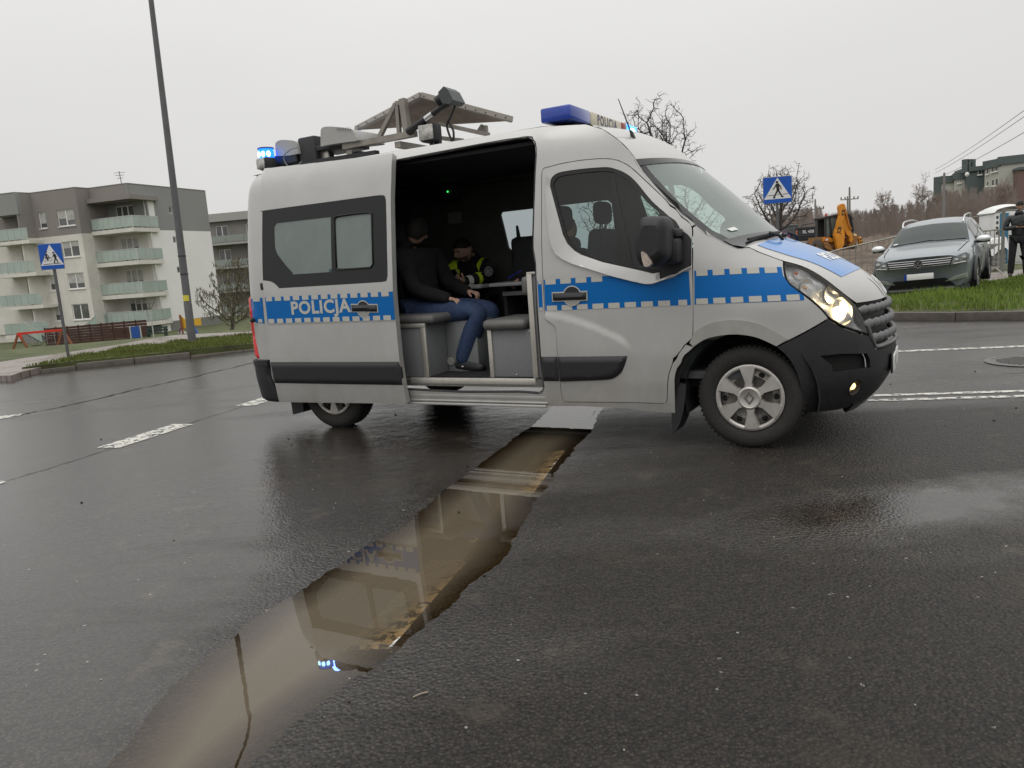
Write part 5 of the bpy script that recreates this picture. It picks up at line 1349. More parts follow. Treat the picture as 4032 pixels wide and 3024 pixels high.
# left block: overhanging grey box above stacked balconies
MB().prism([tuple(lef.p(-.1, 0, .0)[:2]), tuple(lef.p(lef.L, 0, .0)[:2]), tuple(lef.p(lef.L, 0, -3)[:2]), tuple(lef.p(-.1, 0, -3)[:2])], 8.75, ZR - .01).build('upper_wall', grey_c, blk)
linner = Wall(lef.p(-1.2, 0, -1.5)[:2], lef.p(lef.L + 4, 0, -1.5)[:2]); linner.n = lef.n
for k, z in enumerate(SL):
    zt = 8.75 if k == 0 else SL[k - 1] - .3
    zz = z - .35
    linner.panel('recess_wall', [(0, zz), (linner.L, zz), (linner.L, zt), (0, zt)], grey_r if k == 0 else cream, blk, [[(1.6, z), (3.0, z), (3.0, z + 2.0), (1.6, z + 2.0)]])
    window(linner, blk, 1.6, 3.0, z, z + 2.0, 2, sill=False, shade=.3)
    MB().prism([tuple(lef.p(-1.0 - .2 * k, 0, .25)[:2]), tuple(lef.p(lef.L, 0, .25)[:2]), tuple(lef.p(lef.L, 0, -1.6)[:2]), tuple(lef.p(-1.0 - .2 * k, 0, -1.6)[:2])], zz - .30, zz).build('balcony_slab', cream, blk)
    balustrade(blk, lef, -.9 - .2 * k, lef.L, zz, 1.02, .2, 6)
MB().prism([tuple(q[:2]) for q in (G_, C_, B_, M0_, M1_, L0_, L1_)] + [tuple((np.array(L1_[:2]) + gab.d * gab.L))], ZR - .06, ZR + .06).build('roof', roof_m, blk)
far_back = [tuple(np.array(q[:2]) + gab.d * 2.5) for q in (B_, M0_, M1_, L0_)]
for a, b in ((gab.p(NOT, 0), inner.p(0, 0)),):
    w = Wall(a[:2], b[:2]); w.panel('recess_wall', [(0, zb0), (w.L, zb0), (w.L, 9.3), (0, 9.3)], white_r, blk)
core = [gab.p(gab.L - .1, 0, -.2), gab.p(NOT + .1, 0, -.2), inner.p(.1, 0, -.15), inner.p(bay.L + .25, 0, -.15), midw.p(.2, 0, -.25), midw.p(midw.L - .1, 0, -.25), linner.p(.9, 0, -.15), linner.p(linner.L, 0, -.15)]
core += [tuple(np.array(linner.p(linner.L, 0)[:2]) + gab.d * 8)]
MB().prism([tuple(q[:2]) for q in core], zb0, ZR - .1).build('core_wall', cream, blk)
for w_, m_ in ((Wall(bay.p(bay.L - .02, 0, .3)[:2], bay.p(bay.L - .02, 0, -REC)[:2]), cream), (Wall(lef.p(-.05, 0, -.3)[:2], lef.p(-.05, 0, -1.6)[:2]), cream)):
    w_.panel('recess_side', [(0, zb0), (w_.L, zb0), (w_.L, ZW), (0, ZW)], m_, blk); w_.panel('recess_side', [(0, ZW), (w_.L, ZW), (w_.L, 9.4), (0, 9.4)], grey_r, blk)
# stairs with glass sides up to the two ground-floor balconies
for wl, a0 in ((bay, bay.L - .3), (lef, -.2)):
    stp = MB()
    for k in range(6): wl.box(stp, a0 - .3 * k if wl is lef else a0 + .28 * k, (a0 - .3 * k if wl is lef else a0 + .28 * k) + .3, zb0, -1.45 - .17 * k, .35, 1.5)
    stp.build('stairs', plinth_m, blk)
    x0, x1 = (a0 + .1, a0 + 1.9) if wl is bay else (a0 + .1, a0 - 1.7)
    for oo in (.40, 1.45):
        b = MB(); b.add([wl.p(x0, -1.35, oo), wl.p(x1, -2.35, oo), wl.p(x1, -1.45, oo), wl.p(x0, -.45, oo)], [(0, 1, 2, 3)]); b.build('stair_glass', balc_g, blk)
        b = MB(); b.bar(wl.p(x0, -.42, oo), wl.p(x1, -1.42, oo), .05, .05); b.build('handrail', rail_m, blk)
ar = at_y(458, 672, 72.0); arr = MB(); arr.tube([(ar[0] + .1, 72.5, ZR), (ar[0], 72.5, ar[2])], .04, 5)
for k, zz in enumerate((.12, .35, .6)): arr.tube([(ar[0] - .5 + .1 * k, 72.5, ar[2] - zz), (ar[0] + .5 - .1 * k, 72.5, ar[2] - zz)], .022, 4)
arr.build('roof_aerial', mat('aerial_grey', (.2, .2, .2), .5, .6), blk)
for o in list(blk.children): o.matrix_parent_inverse = BINV
# second block behind the first
h0 = at_y(812, 848, 96); h1 = at_y(1130, 822, 94)
blk2 = empty('apartment_block', (h0[0], h0[1], -2.3), 0, 'grey apartment block behind the cream one, half hidden by a shrub', 'building')
w2 = Wall(h0[:2], (h1[0], h1[1])); zt2 = h0[2]
f2 = [zt2 - .9 - 2.85 * k for k in range(5)]
dk = mat('plain_grey_render', (.20, .19, .175), .85, noise=(.4, .15)); lt = mat('pale_grey_band', (.33, .33, .31), .85)  # plain grey walls with paler bands
w2.panel('wall', [(0, zb0), (w2.L, zb0), (w2.L, zt2), (0, zt2)], dk, blk2, [[(a, z - 1.9), (a + 1.6, z - 1.9), (a + 1.6, z - .5), (a, z - .5)] for z in f2[:4] for a in (1.0, 5.0)])
w2.box(MB(), -.2, w2.L, zt2 - .9, zt2 + .05, -.1, .5).build('parapet', lt, blk2)
for z in f2[:4]:
    for a in (1.0, 5.0): window(w2, blk2, a, a + 1.6, z - 1.9, z - .5, 2, sill=False)
    w2.box(MB(), .3, w2.L, z - 2.85, z - 2.6, -.1, 1.2).build('balcony_slab', lt, blk2)
    for k in range(4): w2.box(MB(), .5 + k * 2.4, 2.8 + k * 2.4, z - 2.5, z - 1.75, 1.1, 1.14).build('glass_panel', mat('dull_balcony_glass', (.24, .27, .25), .2), blk2)
for o in list(blk2.children): o.matrix_parent_inverse = Matrix.Translation((-h0[0], -h0[1], 2.3))

# ---- street lamp and signs on the near verge
grey_steel = mat('grey_painted_steel', (.115, .115, .12), .45, .3, noise=(6, .15, .08))
lp = empty('street_lamp', (-7.16, 17.46, .1), 0, 'tall grey steel street lamp post with a yellow sticker', 'street lamp')
lp.rotation_euler = (0, math.radians(.9), 0)
MB().lathe([(.090, -.1), (.088, .9), (.084, .92), (.080, 2.0), (.045, 9.0), (.040, 9.0)], 20).build('post', grey_steel, lp, 40)
MB().tube([(0, 0, 9.0), (.0, -.2, 9.3), (0, -1.2, 9.55), (0, -1.7, 9.6)], .035, 8).build('arm', grey_steel, lp, 60)
MB().box((0, -2.0, 9.6), (.25, .65, .12), .04).build('lamp_head', grey_steel, lp, 40)
MB().grid(lambda a, b: (.088 * math.cos(-2.4 + 1.7 * a), .088 * math.sin(-2.4 + 1.7 * a), .97 + .13 * b), 10, 1).build('sticker', mat('yellow_sticker', (.62, .55, .06), .5, noise=(40, .2)), lp, 60)
for k, zz in enumerate((1.55, 1.95)): MB().lathe([(.088 - .002 * k, zz), (.088 - .002 * k, zz + .03)], 20).build('clamp_band', mat('band_dark', (.04, .04, .04), .5), lp, 40)
sign_blue = mat('sign_blue', (.006, .085, .42), .35, noise=(5, .06)); sign_white = mat('sign_white', (.70, .70, .70), .4); sign_black = mat('sign_black', (.012, .012, .012), .4)
def strokes(b, segs, M, z):
    for a, c, w in segs:
        a = Vector((a[0], a[1], 0)); c = Vector((c[0], c[1], 0)); d = (c - a).normalized(); n = Vector((-d.y, d.x, 0)) * w / 2
        b.add([M @ (a - n + Vector((0, 0, z))), M @ (c - n + Vector((0, 0, z))), M @ (c + n + Vector((0, 0, z))), M @ (a + n + Vector((0, 0, z)))], [(0, 1, 2, 3)])
def disc(b, c, r, M, z, ri=0, n=16):
    o = [M @ Vector((c[0] + r * math.cos(2 * math.pi * i / n), c[1] + r * math.sin(2 * math.pi * i / n), z)) for i in range(n)]
    if ri <= 0: b.add(o, [tuple(range(n))])
    else:
        q = [M @ Vector((c[0] + ri * math.cos(2 * math.pi * i / n), c[1] + ri * math.sin(2 * math.pi * i / n), z)) for i in range(n)]
        b.add(o + q, [(i, (i + 1) % n, n + (i + 1) % n, n + i) for i in range(n)])
def crossing_sign(name, label, base, top_z, size, hgt, face, bike, tilt=0.0):
    r = empty(name, base, face, label, 'road sign')
    MB().lathe([(.029, -.2), (.029, top_z - base[2] - .02), (.0, top_z - base[2])], 12).build('post', grey_steel, r, 40)
    M = Matrix.Translation((0, -.05, top_z - base[2] - hgt / 2)) @ Matrix.Rotation(tilt, 4, 'Y') @ Matrix.Rotation(math.pi / 2, 4, 'X')
    hw, hh = size / 2, hgt / 2
    MB().box((0, 0, -.006), (size, hgt, .012), .004, M).build('plate_back', mat('sign_back_grey', (.30, .31, .31), .4, .5), r)
    rr = .035 * size / .6
    pl = [(sx * (hw - .008) - sx * rr * (1 - math.cos(t)), sy * (hh - .008) - sy * rr * (1 - math.sin(t))) for sx, sy, ts in ((1, 1, (0, .5, 1)), (-1, 1, (1, .5, 0)), (-1, -1, (0, .5, 1)), (1, -1, (1, .5, 0))) for t in [q * math.pi / 2 for q in ts]]
    face_o = MB().prism(pl, .0, .002, M).build('sign_face', sign_blue, r)
    k = size / .6 * 1.02; b = MB()
    b.add([M @ Vector(q) for q in ((-.28 * k, -.20 * hgt / .6, .004), (.28 * k, -.20 * hgt / .6, .004), (0, .275 * hgt / .6, .004))], [(0, 1, 2)]); b.build('white_triangle', sign_white, face_o)
    b = MB(); s = hgt / .6 * 1.12; k *= 1.1
    if not bike:
        disc(b, (-.008 * k, .155 * s), .026 * s, M, .006)
        strokes(b, [((-.005, .125 * s), (.012, -.01 * s), .060 * s), ((.01, .0), (.045 * k, -.075 * s), .034 * s), ((.045 * k, -.07 * s), (.085 * k, -.15 * s), .030 * s), ((.0, .0), (-.03 * k, -.07 * s), .034 * s), ((-.03 * k, -.065 * s), (-.075 * k, -.155 * s), .030 * s),
                    ((-.085 * k, -.155 * s), (-.04 * k, -.152 * s), .018 * s), ((.075 * k, -.15 * s), (.11 * k, -.135 * s), .018 * s), ((-.02 * k, .115 * s), (-.05 * k, .055 * s), .024 * s), ((-.05 * k, .058 * s), (-.085 * k, .015 * s), .020 * s),
                    ((.02 * k, .11 * s), (.06 * k, .055 * s), .022 * s), ((.06 * k, .06 * s), (.065 * k, .0), .020 * s)], M, .006)
        strokes(b, [((-.19 * k, -.105 * s), (-.06 * k, -.10 * s), .012), ((-.02 * k, -.098 * s), (.03 * k, -.096 * s), .012), ((.09 * k, -.095 * s), (.20 * k, -.09 * s), .012)], M, .0055)
    else:
        x = .075 * k
        disc(b, (x - .01, .075 * s), .020 * s, M, .006)
        strokes(b, [((x, .05 * s), (x + .012, -.03 * s), .042 * s), ((x + .01, -.03 * s), (x - .03 * k, -.15 * s), .024 * s), ((x + .012, -.03 * s), (x + .045 * k, -.09 * s), .024 * s), ((x + .045 * k, -.085 * s), (x + .06 * k, -.15 * s), .02 * s), ((x - .01, .04 * s), (x - .045 * k, -.02 * s), .016 * s), ((x + .01, .04 * s), (x + .045 * k, -.01 * s), .016 * s)], M, .006)
        y = -.055 * s; x = -.09 * k
        disc(b, (x - .055 * k, y), .043 * s, M, .006, .036 * s); disc(b, (x + .055 * k, y), .043 * s, M, .0062, .036 * s)
        strokes(b, [((x - .055 * k, y), (x - .02, y + .055 * s), .009), ((x - .02, y + .055 * s), (x + .035 * k, y + .05 * s), .009), ((x + .035 * k, y + .05 * s), (x + .055 * k, y), .009), ((x, y), (x - .02, y + .055 * s), .009), ((x, y), (x + .035 * k, y + .05 * s), .009),
                    ((x - .005, y + .115 * s), (x - .02, y + .05 * s), .034 * s), ((x - .02, y + .05 * s), (x + .015, y + .01 * s), .024 * s), ((x + .015, y + .015 * s), (x, y - .025 * s), .018 * s), ((x, y + .11 * s), (x + .035 * k, y + .06 * s), .013 * s)], M, .0064)
        disc(b, (x - .005, y + .15 * s), .018 * s, M, .006)
        strokes(b, [((-.20 * k, -.155 * s), (.005, -.152 * s), .012), ((.03 * k, -.15 * s), (.20 * k, -.148 * s), .012)], M, .0055)
    b.build('pictogram', sign_black, face_o)
    return r
crossing_sign('crossing_sign', 'blue crossing sign with cyclist and walker on a grey post by the left kerb', (-8.76, 15.3, .12), 2.40, .43, .50, math.radians(10), True)
crossing_sign('crossing_sign', 'blue pedestrian crossing sign with one walking figure behind the van bonnet', (6.02, 17.0, .12), 2.80, .605, .565, math.radians(-8), False)
# ---- playground on the lower lawn
def gz_at(x, y): return float(hterr(np.array([[x, y]]))[0])
def down(u, v, Y):
    p = at_y(u, v, Y); return (p[0], Y, gz_at(p[0], Y))
wood = mat('orange_brown_timber', (.20, .075, .035), .7, noise=(6, .25)); red_p = mat('red_painted_beam', (.58, .035, .02), .45)
Ys = 56.0
a0 = at_y(68, 1388, Ys); a1 = at_y(262, 1370, Ys + .6)
zs0, zs1 = gz_at(a0[0], Ys), gz_at(a1[0], Ys + .6)
t0 = at_y(72, 1312, Ys); t1 = at_y(246, 1297, Ys + .6)
sw = empty('swing_set', (a0[0], Ys, zs0), 0, 'timber A-frame swing set with a red top beam on the lawn', 'swing')
IN = Matrix.Translation((-a0[0], -Ys, -zs0))
for (px_, py_, tz, zz) in ((t0[0], Ys, t0[2], zs0), (t1[0], Ys + .6, t1[2], zs1)):
    for s in (-.62, .72): MB().bar((px_, py_, tz), (px_ + s, py_ - .15, zz - .05), .14, .14).build('leg', wood, sw)
MB().bar((t0[0], Ys, t0[2] - .04), (t1[0], Ys + .6, t1[2] - .04), .14, .16).build('top_beam', red_p, sw)
MB().add([(t0[0] - .1, Ys - .12, t0[2]), (t0[0] + .38, Ys - .12, t0[2] + .02), (t0[0] + .2, Ys - .12, t0[2] - .5)], [(0, 1, 2)]).build('red_gusset', red_p, sw)
for k in (.28, .45, .62, .8):
    x = t0[0] + (t1[0] - t0[0]) * k; y = Ys + .6 * k; z = t0[2] + (t1[2] - t0[2]) * k
    MB().tube([(x, y, z), (x, y - .05, gz_at(x, y) + .45)], .018, 4).build('chain', mat('chain_grey', (.3, .3, .3), .5, .6), sw)
for k in (.365, .71):
    x = t0[0] + (t1[0] - t0[0]) * k; MB().box((x, Ys + .6 * k, gz_at(x, Ys) + .42), (.6, .2, .05)).build('seat', mat('swing_seat', (.03, .03, .03), .6), sw)
for o in list(sw.children): o.matrix_parent_inverse = IN
# brown board fence with separate boards
f0 = at_y(178, 1320, 62.0); f1 = at_y(582, 1290, 60.5)
tw0 = at_y(178, 1293, 62.0)[2]; tw1 = at_y(578, 1258, 60.5)[2]
fen = empty('board_fence', (f0[0], 62.0, gz_at(f0[0], 62)), 0, 'dark red-brown timber board fence below the apartment balconies', 'fence')
brd = mat('dark_red_brown_board', (.055, .022, .016), .7, noise=(3, .25))
nb = 9
for i in range(nb):
    k0 = i / nb; k1 = (i + 1) / nb
    for j in range(7):
        def P(k, h):
            x = f0[0] + (f1[0] - f0[0]) * k; y = 62 - 1.5 * k; zb_ = gz_at(x, y); zt_ = tw0 + (tw1 - tw0) * k
            return (x, y, zb_ + (zt_ - zb_) * h)
        h = (j + .5) / 7
        hgt = (P(k0, 1)[2] - P(k0, 0)[2]) / 7 * .90
        a = P(k0 + .004, h); c = P(k1 - .004, h); MB().bar(a, c, .03, hgt).build('board', brd, fen)
    p = P(k0, .0); q = P(k0, 1.03); MB().bar((p[0], p[1] + .06, p[2]), (q[0], q[1] + .06, q[2]), .09, .09).build('fence_post', brd, fen)
for o in list(fen.children): o.matrix_parent_inverse = Matrix.Translation((-f0[0], -62, -gz_at(f0[0], 62)))
# blue notice board, park lamp, bench, slide
Yn = 57.0; n0 = at_y(538, 1335, Yn); zn = gz_at(n0[0], Yn)
nb_ = empty('notice_board', (n0[0], Yn, zn), 0, 'small blue notice board on two pale legs before the fence', 'sign')
for s in (-.38, .38): MB().box((s, 0, .62), (.07, .07, 1.3)).build('leg', rail_m, nb_)
MB().box((0, -.03, .80), (.62, .04, .85), .01).build('board_face', mat('notice_blue', (.015, .075, .30), .5), nb_)
Yl = 58.0; l0 = at_y(606, 1327, Yl); l1 = at_y(588, 1190, Yl); zl = gz_at(l0[0], Yl); hl = l1[2] - zl
pk = empty('park_lamp', (l0[0], Yl, zl), 0, 'slim park lamp with a funnel-shaped head in front of the balconies', 'street lamp')
MB().tube([(0, 0, 0), (0, 0, hl - .55)], .05, 8).build('post', rail_m, pk, 60)
MB().lathe([(.05, hl - .55), (.10, hl - .48), (.10, hl - .46)], 12).build('collar', grey_steel, pk, 40)
for s in range(4): 
    a = s * math.pi / 2 + .4; MB().tube([(.08 * math.cos(a), .08 * math.sin(a), hl - .5), (.36 * math.cos(a), .36 * math.sin(a), hl - .03)], .025, 5).build('bracket', grey_steel, pk)
MB().lathe([(.001, hl + .02), (.40, hl - .01), (.40, hl - .05), (.001, hl - .05)], 16).build('lamp_hood', grey_steel, pk, 40)
Yb = 59.0; b0 = at_y(618, 1310, Yb); zb_ = gz_at(b0[0], Yb)
bn = empty('park_bench', (b0[0], Yb, zb_), 0, 'dark green slatted bench beside the park lamp', 'bench')
gm = mat('dark_green_metal', (.03, .05, .042), .5)
for k in range(3): MB().box((0, -.18 + .18 * k, .48), (1.5, .14, .05)).build('seat_slat', gm, bn)
for k in range(2): MB().box((0, .25, .72 + .2 * k), (1.5, .05, .13)).build('back_slat', gm, bn)
for s in (-.65, .65): MB().box((s, .05, .45), (.07, .5, .9), .01).build('leg', gm, bn)
Ysl = 55.0; s0 = at_y(750, 1345, Ysl); zsl = gz_at(s0[0], Ysl)
sl = empty('playground_slide', (s0[0], Ysl, zsl), 0, 'small climbing tower with yellow panels and a blue slide by the lamp post', 'slide')
def slp(u, v, dy=0): p = at_y(u, v, Ysl + dy); return (p[0] - s0[0], dy, p[2] - zsl)
yel = mat('yellow_panel', (.62, .36, .03), .5); pur = mat('purple_panel', (.13, .04, .15), .5); bl_s = mat('slide_blue', (.01, .09, .36), .3)
MB().bar(slp(708, 1240), (slp(712, 1240)[0], 0, -.1), .12, .12).build('post', wood, sl); MB().bar(slp(762, 1255, .5), (slp(765, 1255, .5)[0], .5, -.1), .12, .12).build('post', wood, sl)
b = MB(); q = [slp(712, 1244, .1), slp(730, 1258, .1), slp(733, 1292, .1), slp(714, 1296, .1)]; b.add(q + [(x, y + .05, z) for x, y, z in q], [(0, 1, 2, 3), (7, 6, 5, 4), (0, 4, 5, 1), (2, 6, 7, 3)]); b.build('side_panel', yel, sl)
MB().box(tuple((np.array(slp(777, 1268, .3)))), (.55, .06, .50), .01).build('side_panel', yel, sl); MB().bar(slp(712, 1290), slp(706, 1314), .10, .08).build('purple_panel', pur, sl)
for dd_ in (0, .45): 
    b = MB(); b.tube([slp(764, 1288, dd_), slp(775, 1310, dd_), slp(792, 1342, dd_)], .10, 6); b.build('slide_side', bl_s, sl, 60)
b = MB(); b.grid(lambda a, c: tuple(np.array(slp(764 + 28 * a, 1290 + 54 * a, .45 * c))), 4, 2); b.build('slide_bed', bl_s, sl)
b = MB(); q = [slp(700, 1314), slp(712, 1292), slp(735, 1312), slp(722, 1314)]; b.add(q + [(x, y + .05, z) for x, y, z in q], [(0, 1, 2, 3), (7, 6, 5, 4)]); b.build('white_panel', pvc, sl)
# low dark bollards on the lawn
for i, (u, v, lab) in enumerate(((120, 1388, 'under the left end of the swing'), (186, 1378, 'under the middle of the swing'), (241, 1372, 'beside the right swing leg'), (358, 1360, 'left of the pair below the board fence'), (386, 1355, 'right of the pair below the board fence'), (832, 1292, 'on the grass at the middle of the gable'), (873, 1280, 'at the far corner of the gable'))):
    p = at_y(u, v, 52.0); z = gz_at(p[0], 52)
    o = MB().lathe([(.09, -.05), (.09, .42), (.06, .48), (.001, .48)], 8).build('garden_light', mat('bollard_dark', (.02, .025, .022), .6), None, 40)
    o.location = (p[0], 52.0, z); tag(o, 'low dark garden light ' + lab, 'garden light', 'low dark garden lights dotted across the lawn')
# ================================================================ bare trees
bark = mat('dark_bark', (.050, .043, .038), .9, noise=(8, .3)); twig_b = mat('brown_twigs', (.105, .078, .064), .9, noise=(.6, .25))
def grow(b, p, d, L, r, lev, maxl, rnd, spread, up, seg=3, nmin=3, nmax=4, rmin=.004, droop=0.0):
    pts = [Vector(p)]; rs = [r]; dd = Vector(d).normalized()
    for i in range(seg):
        dd = (dd + Vector((rnd.gauss(0, .22), rnd.gauss(0, .22), rnd.gauss(0, .16) + up - droop * lev))).normalized()
        pts.append(pts[-1] + dd * L / seg); rs.append(max(rmin, r * (1 - .42 * (i + 1) / seg)))
    b.tube(pts, rs, 6 if lev < 2 else (4 if lev < 4 else 3), cap=False)
    if lev >= maxl: return
    for i in range(rnd.randint(nmin, nmax)):
        k = rnd.uniform(.35, 1.0) if i else 1.0
        j = min(int(k * seg), seg - 1); f = k * seg - j; q = pts[j].lerp(pts[j + 1], f)
        ax = Vector((rnd.gauss(0, 1), rnd.gauss(0, 1), rnd.gauss(0, .6))); ax = (ax - dd * ax.dot(dd)); ax.normalize()
        nd = (dd + ax * spread * rnd.uniform(.6, 1.3)).normalized()
        grow(b, q, nd, L * rnd.uniform(.58, .82), rs[j] * rnd.uniform(.52, .72), lev + 1, maxl, rnd, spread, up, seg, nmin, nmax, rmin, droop)
def tree(name, label, base, H, seed, trunk_frac=.25, r0=None, maxl=5, spread=.75, up=.05, lean=(0, 0, 1), m=None, nmax=4, width=1.0, rmin=.006, droop=0.0, group=None, tm=None, cat='tree', nmin=3):
    rnd = random.Random(seed); r0 = r0 or H * .022
    root = empty(name, base, 0, label, cat, group)
    t = MB(); tl = H * trunk_frac; d = Vector(lean).normalized()
    t.tube([Vector((0, 0, -.3)), d * tl * .5, d * tl], [r0 * 1.25, r0, r0 * .85], 8); 
    tr_ = t.build('trunk', tm or m or bark, root, 60)
    b = MB()
    for i in range(rnd.randint(4, 5)):
        a = rnd.uniform(0, 6.28); nd = (d + Vector((math.cos(a), math.sin(a), 0)) * spread * rnd.uniform(.35, 1.1)).normalized()
        grow(b, d * tl * rnd.uniform(.75, 1), nd, H * .27, r0 * .6, 1, maxl, rnd, spread, up, 3, nmin, nmax, rmin, droop)
    hh = max(v[2] for v in b.v); s = (H) / hh
    wx = [v[0] for v in b.v]; wid = (max(wx) - min(wx)); sx = (width / wid) if width > 1.001 else s
    b.v = [(v[0] * sx, v[1] * sx, tl + (v[2] - tl) * (H - tl) / (hh - tl)) for v in b.v]
    b.build('crown', m or bark, root, 60)
    return root
def colonise(name, label, base, H, crown_c, crown_r, seed, m, natt=600, step=.28, rtip=.010, trunk_top=.3, infl=2.2, kill=.55, cat='tree', group=None, lobes=6, tm=None):
    """bare tree grown towards points scattered in an uneven crown"""
    r = np.random.default_rng(seed)
    C = np.array(crown_c, float); R = np.array(crown_r, float)
    lob = [(C + R * r.normal(0, .45, 3), R * r.uniform(.45, .75)) for _ in range(lobes)] + [(C, R * .7)]
    A = []
    while len(A) < natt:
        c, q = lob[r.integers(len(lob))]; d = r.normal(0, 1, 3); d *= r.random() ** .33 / np.linalg.norm(d)
        p = c + d * q
        if np.sum(((p - C) / R) ** 2) < 1 and p[2] > trunk_top * H * .8: A.append(p)
    A = np.array(A); N = [np.array([0, 0, -.2])]; par = [-1]; z = 0
    while z < trunk_top * H:
        z += step; N.append(np.array([r.normal(0, .02) + N[-1][0] * .9, r.normal(0, .02) + N[-1][1] * .9, z])); par.append(len(N) - 2)
    for it in range(90):
        P = np.array(N); d = np.linalg.norm(A[:, None] - P[None], axis=2); i = d.argmin(1); dm = d.min(1)
        A = A[dm > kill * step * 1.6]; i = i[dm > kill * step * 1.6]; dm = dm[dm > kill * step * 1.6]
        if len(A) == 0: break
        lim = infl if it > 12 else 1e9
        new = 0
        for k in np.unique(i[dm < lim]):
            v = A[(i == k) & (dm < lim)] - P[k]; v = (v / np.linalg.norm(v, axis=1)[:, None]).mean(0) + r.normal(0, .13, 3); v /= np.linalg.norm(v) + 1e-9
            N.append(P[k] + v * step); par.append(int(k)); new += 1
        if not new or len(N) > 5200: break
    n = len(N); ch = [[] for _ in range(n)]
    for k in range(1, n): ch[par[k]].append(k)
    rad = np.full(n, rtip)
    for k in range(n - 1, -1, -1):
        if ch[k]: rad[k] = max(rtip, sum(rad[c] ** 2.25 for c in ch[k]) ** (1 / 2.25))
    root = empty(name, base, 0, label, cat, group); tb, cb_ = MB(), MB()
    nt_ = int(trunk_top * H / step) + 2
    rnd = random.Random(seed)
    seen = [False] * n
    starts = [0]
    while starts:
        k = starts.pop(); line = [k]
        while ch[line[-1]]:
            cs = sorted(ch[line[-1]], key=lambda c: -rad[c]); starts += [(c) for c in cs[1:]]; line.append(cs[0])
        pts = ([N[par[k]]] if par[k] >= 0 else []) + [N[q] for q in line]; rr = ([rad[k]] if par[k] >= 0 else []) + [rad[q] for q in line]
        if k == 0:
            tb.tube(pts[:nt_ + 1], rr[:nt_ + 1], 8, cap=False); pts = pts[nt_:]; rr = rr[nt_:]
        if len(pts) > 1: cb_.tube(pts, rr, 4 if rr[0] > .03 else 3, cap=False)
        # short side twigs along the line
        for q in range(1, len(pts)):
            for _ in range(2 if rr[q] < rtip * 3.5 and rnd.random() < .8 else 0):
                d = np.array([rnd.gauss(0, 1), rnd.gauss(0, 1), rnd.gauss(.1, .8)]); d /= np.linalg.norm(d); e_ = pts[q] + d * step * rnd.uniform(.5, 1.2)
                cb_.tube([pts[q], (pts[q] + e_) / 2 + np.array([0, 0, .02]), e_], [rtip * .8, rtip * .65, rtip * .45], 3, cap=False)
    tb.build('trunk', tm or m, root, 60); cb_.build('crown', m, root, 60)
    return root
p = at_y(2650, 700, 38.0)
colonise('bare_tree', 'bare dark tree rising behind the van roof beside the light bar', (p[0], 38.0, .1), 9.5, (-.75, 0, 7.0), (2.35, 1.9, 2.5), 5, bark, 700, .25, .0115, .38, lobes=7)
p = at_y(3062, 930, 60.0)
colonise('bare_tree', 'broad bare oak behind the pedestrian crossing sign', (p[0], 60.0, .1), 8.0, (.15, 0, 4.9), (2.75, 2.2, 3.05), 12, mat('oak_bark', (.085, .075, .068), .9), 1700, .22, .0145, .26, lobes=10)
p = at_y(2370, 900, 46.0)
colonise('bare_tree', 'bare tree seen through the van cab side window', (p[0], 46.0, .1), 5.4, (0, 0, 3.6), (2.0, 1.5, 1.9), 21, bark, 350, .24, .010, .25)
p = at_y(2640, 900, 30.0)
colonise('bare_tree', 'bushy bare tree seen through the front corner of the cab', (p[0] + .6, 30.0, .1), 4.4, (0, 0, 2.8), (1.8, 1.4, 1.7), 33, bark, 350, .2, .009, .2)
# budding shrub at the gable
p = at_y(905, 1240, 40.0)
sh = colonise('budding_shrub', 'tall loose shrub with brown hanging buds beside the white gable', (p[0], 40.0, gz_at(p[0], 40)), 4.6, (.1, 0, 2.9), (1.75, 1.3, 2.1), 8, mat('shrub_twig', (.085, .075, .055), .9), 800, .18, .009, .12, cat='shrub')
cr_ = [o for o in sh.children if o.name.startswith('crown')][0]
vs_ = cr_.data.vertices; rnd = random.Random(2); b = MB()
for i in range(0, len(vs_), 9):
    c = vs_[i].co
    if c.z < 1.2: continue
    l = rnd.uniform(.10, .22); w = rnd.uniform(.018, .035); a = rnd.uniform(0, 6.28); dx, dy = math.cos(a) * w, math.sin(a) * w
    b.add([(c.x, c.y, c.z), (c.x + dx, c.y + dy, c.z - l * .5), (c.x + rnd.uniform(-.06, .06), c.y, c.z - l), (c.x - dx, c.y - dy, c.z - l * .5)], [(0, 1, 2, 3)])
tag(b.build('buds', mat('shrub_buds', (.13, .115, .062), .8), sh), kind='stuff')
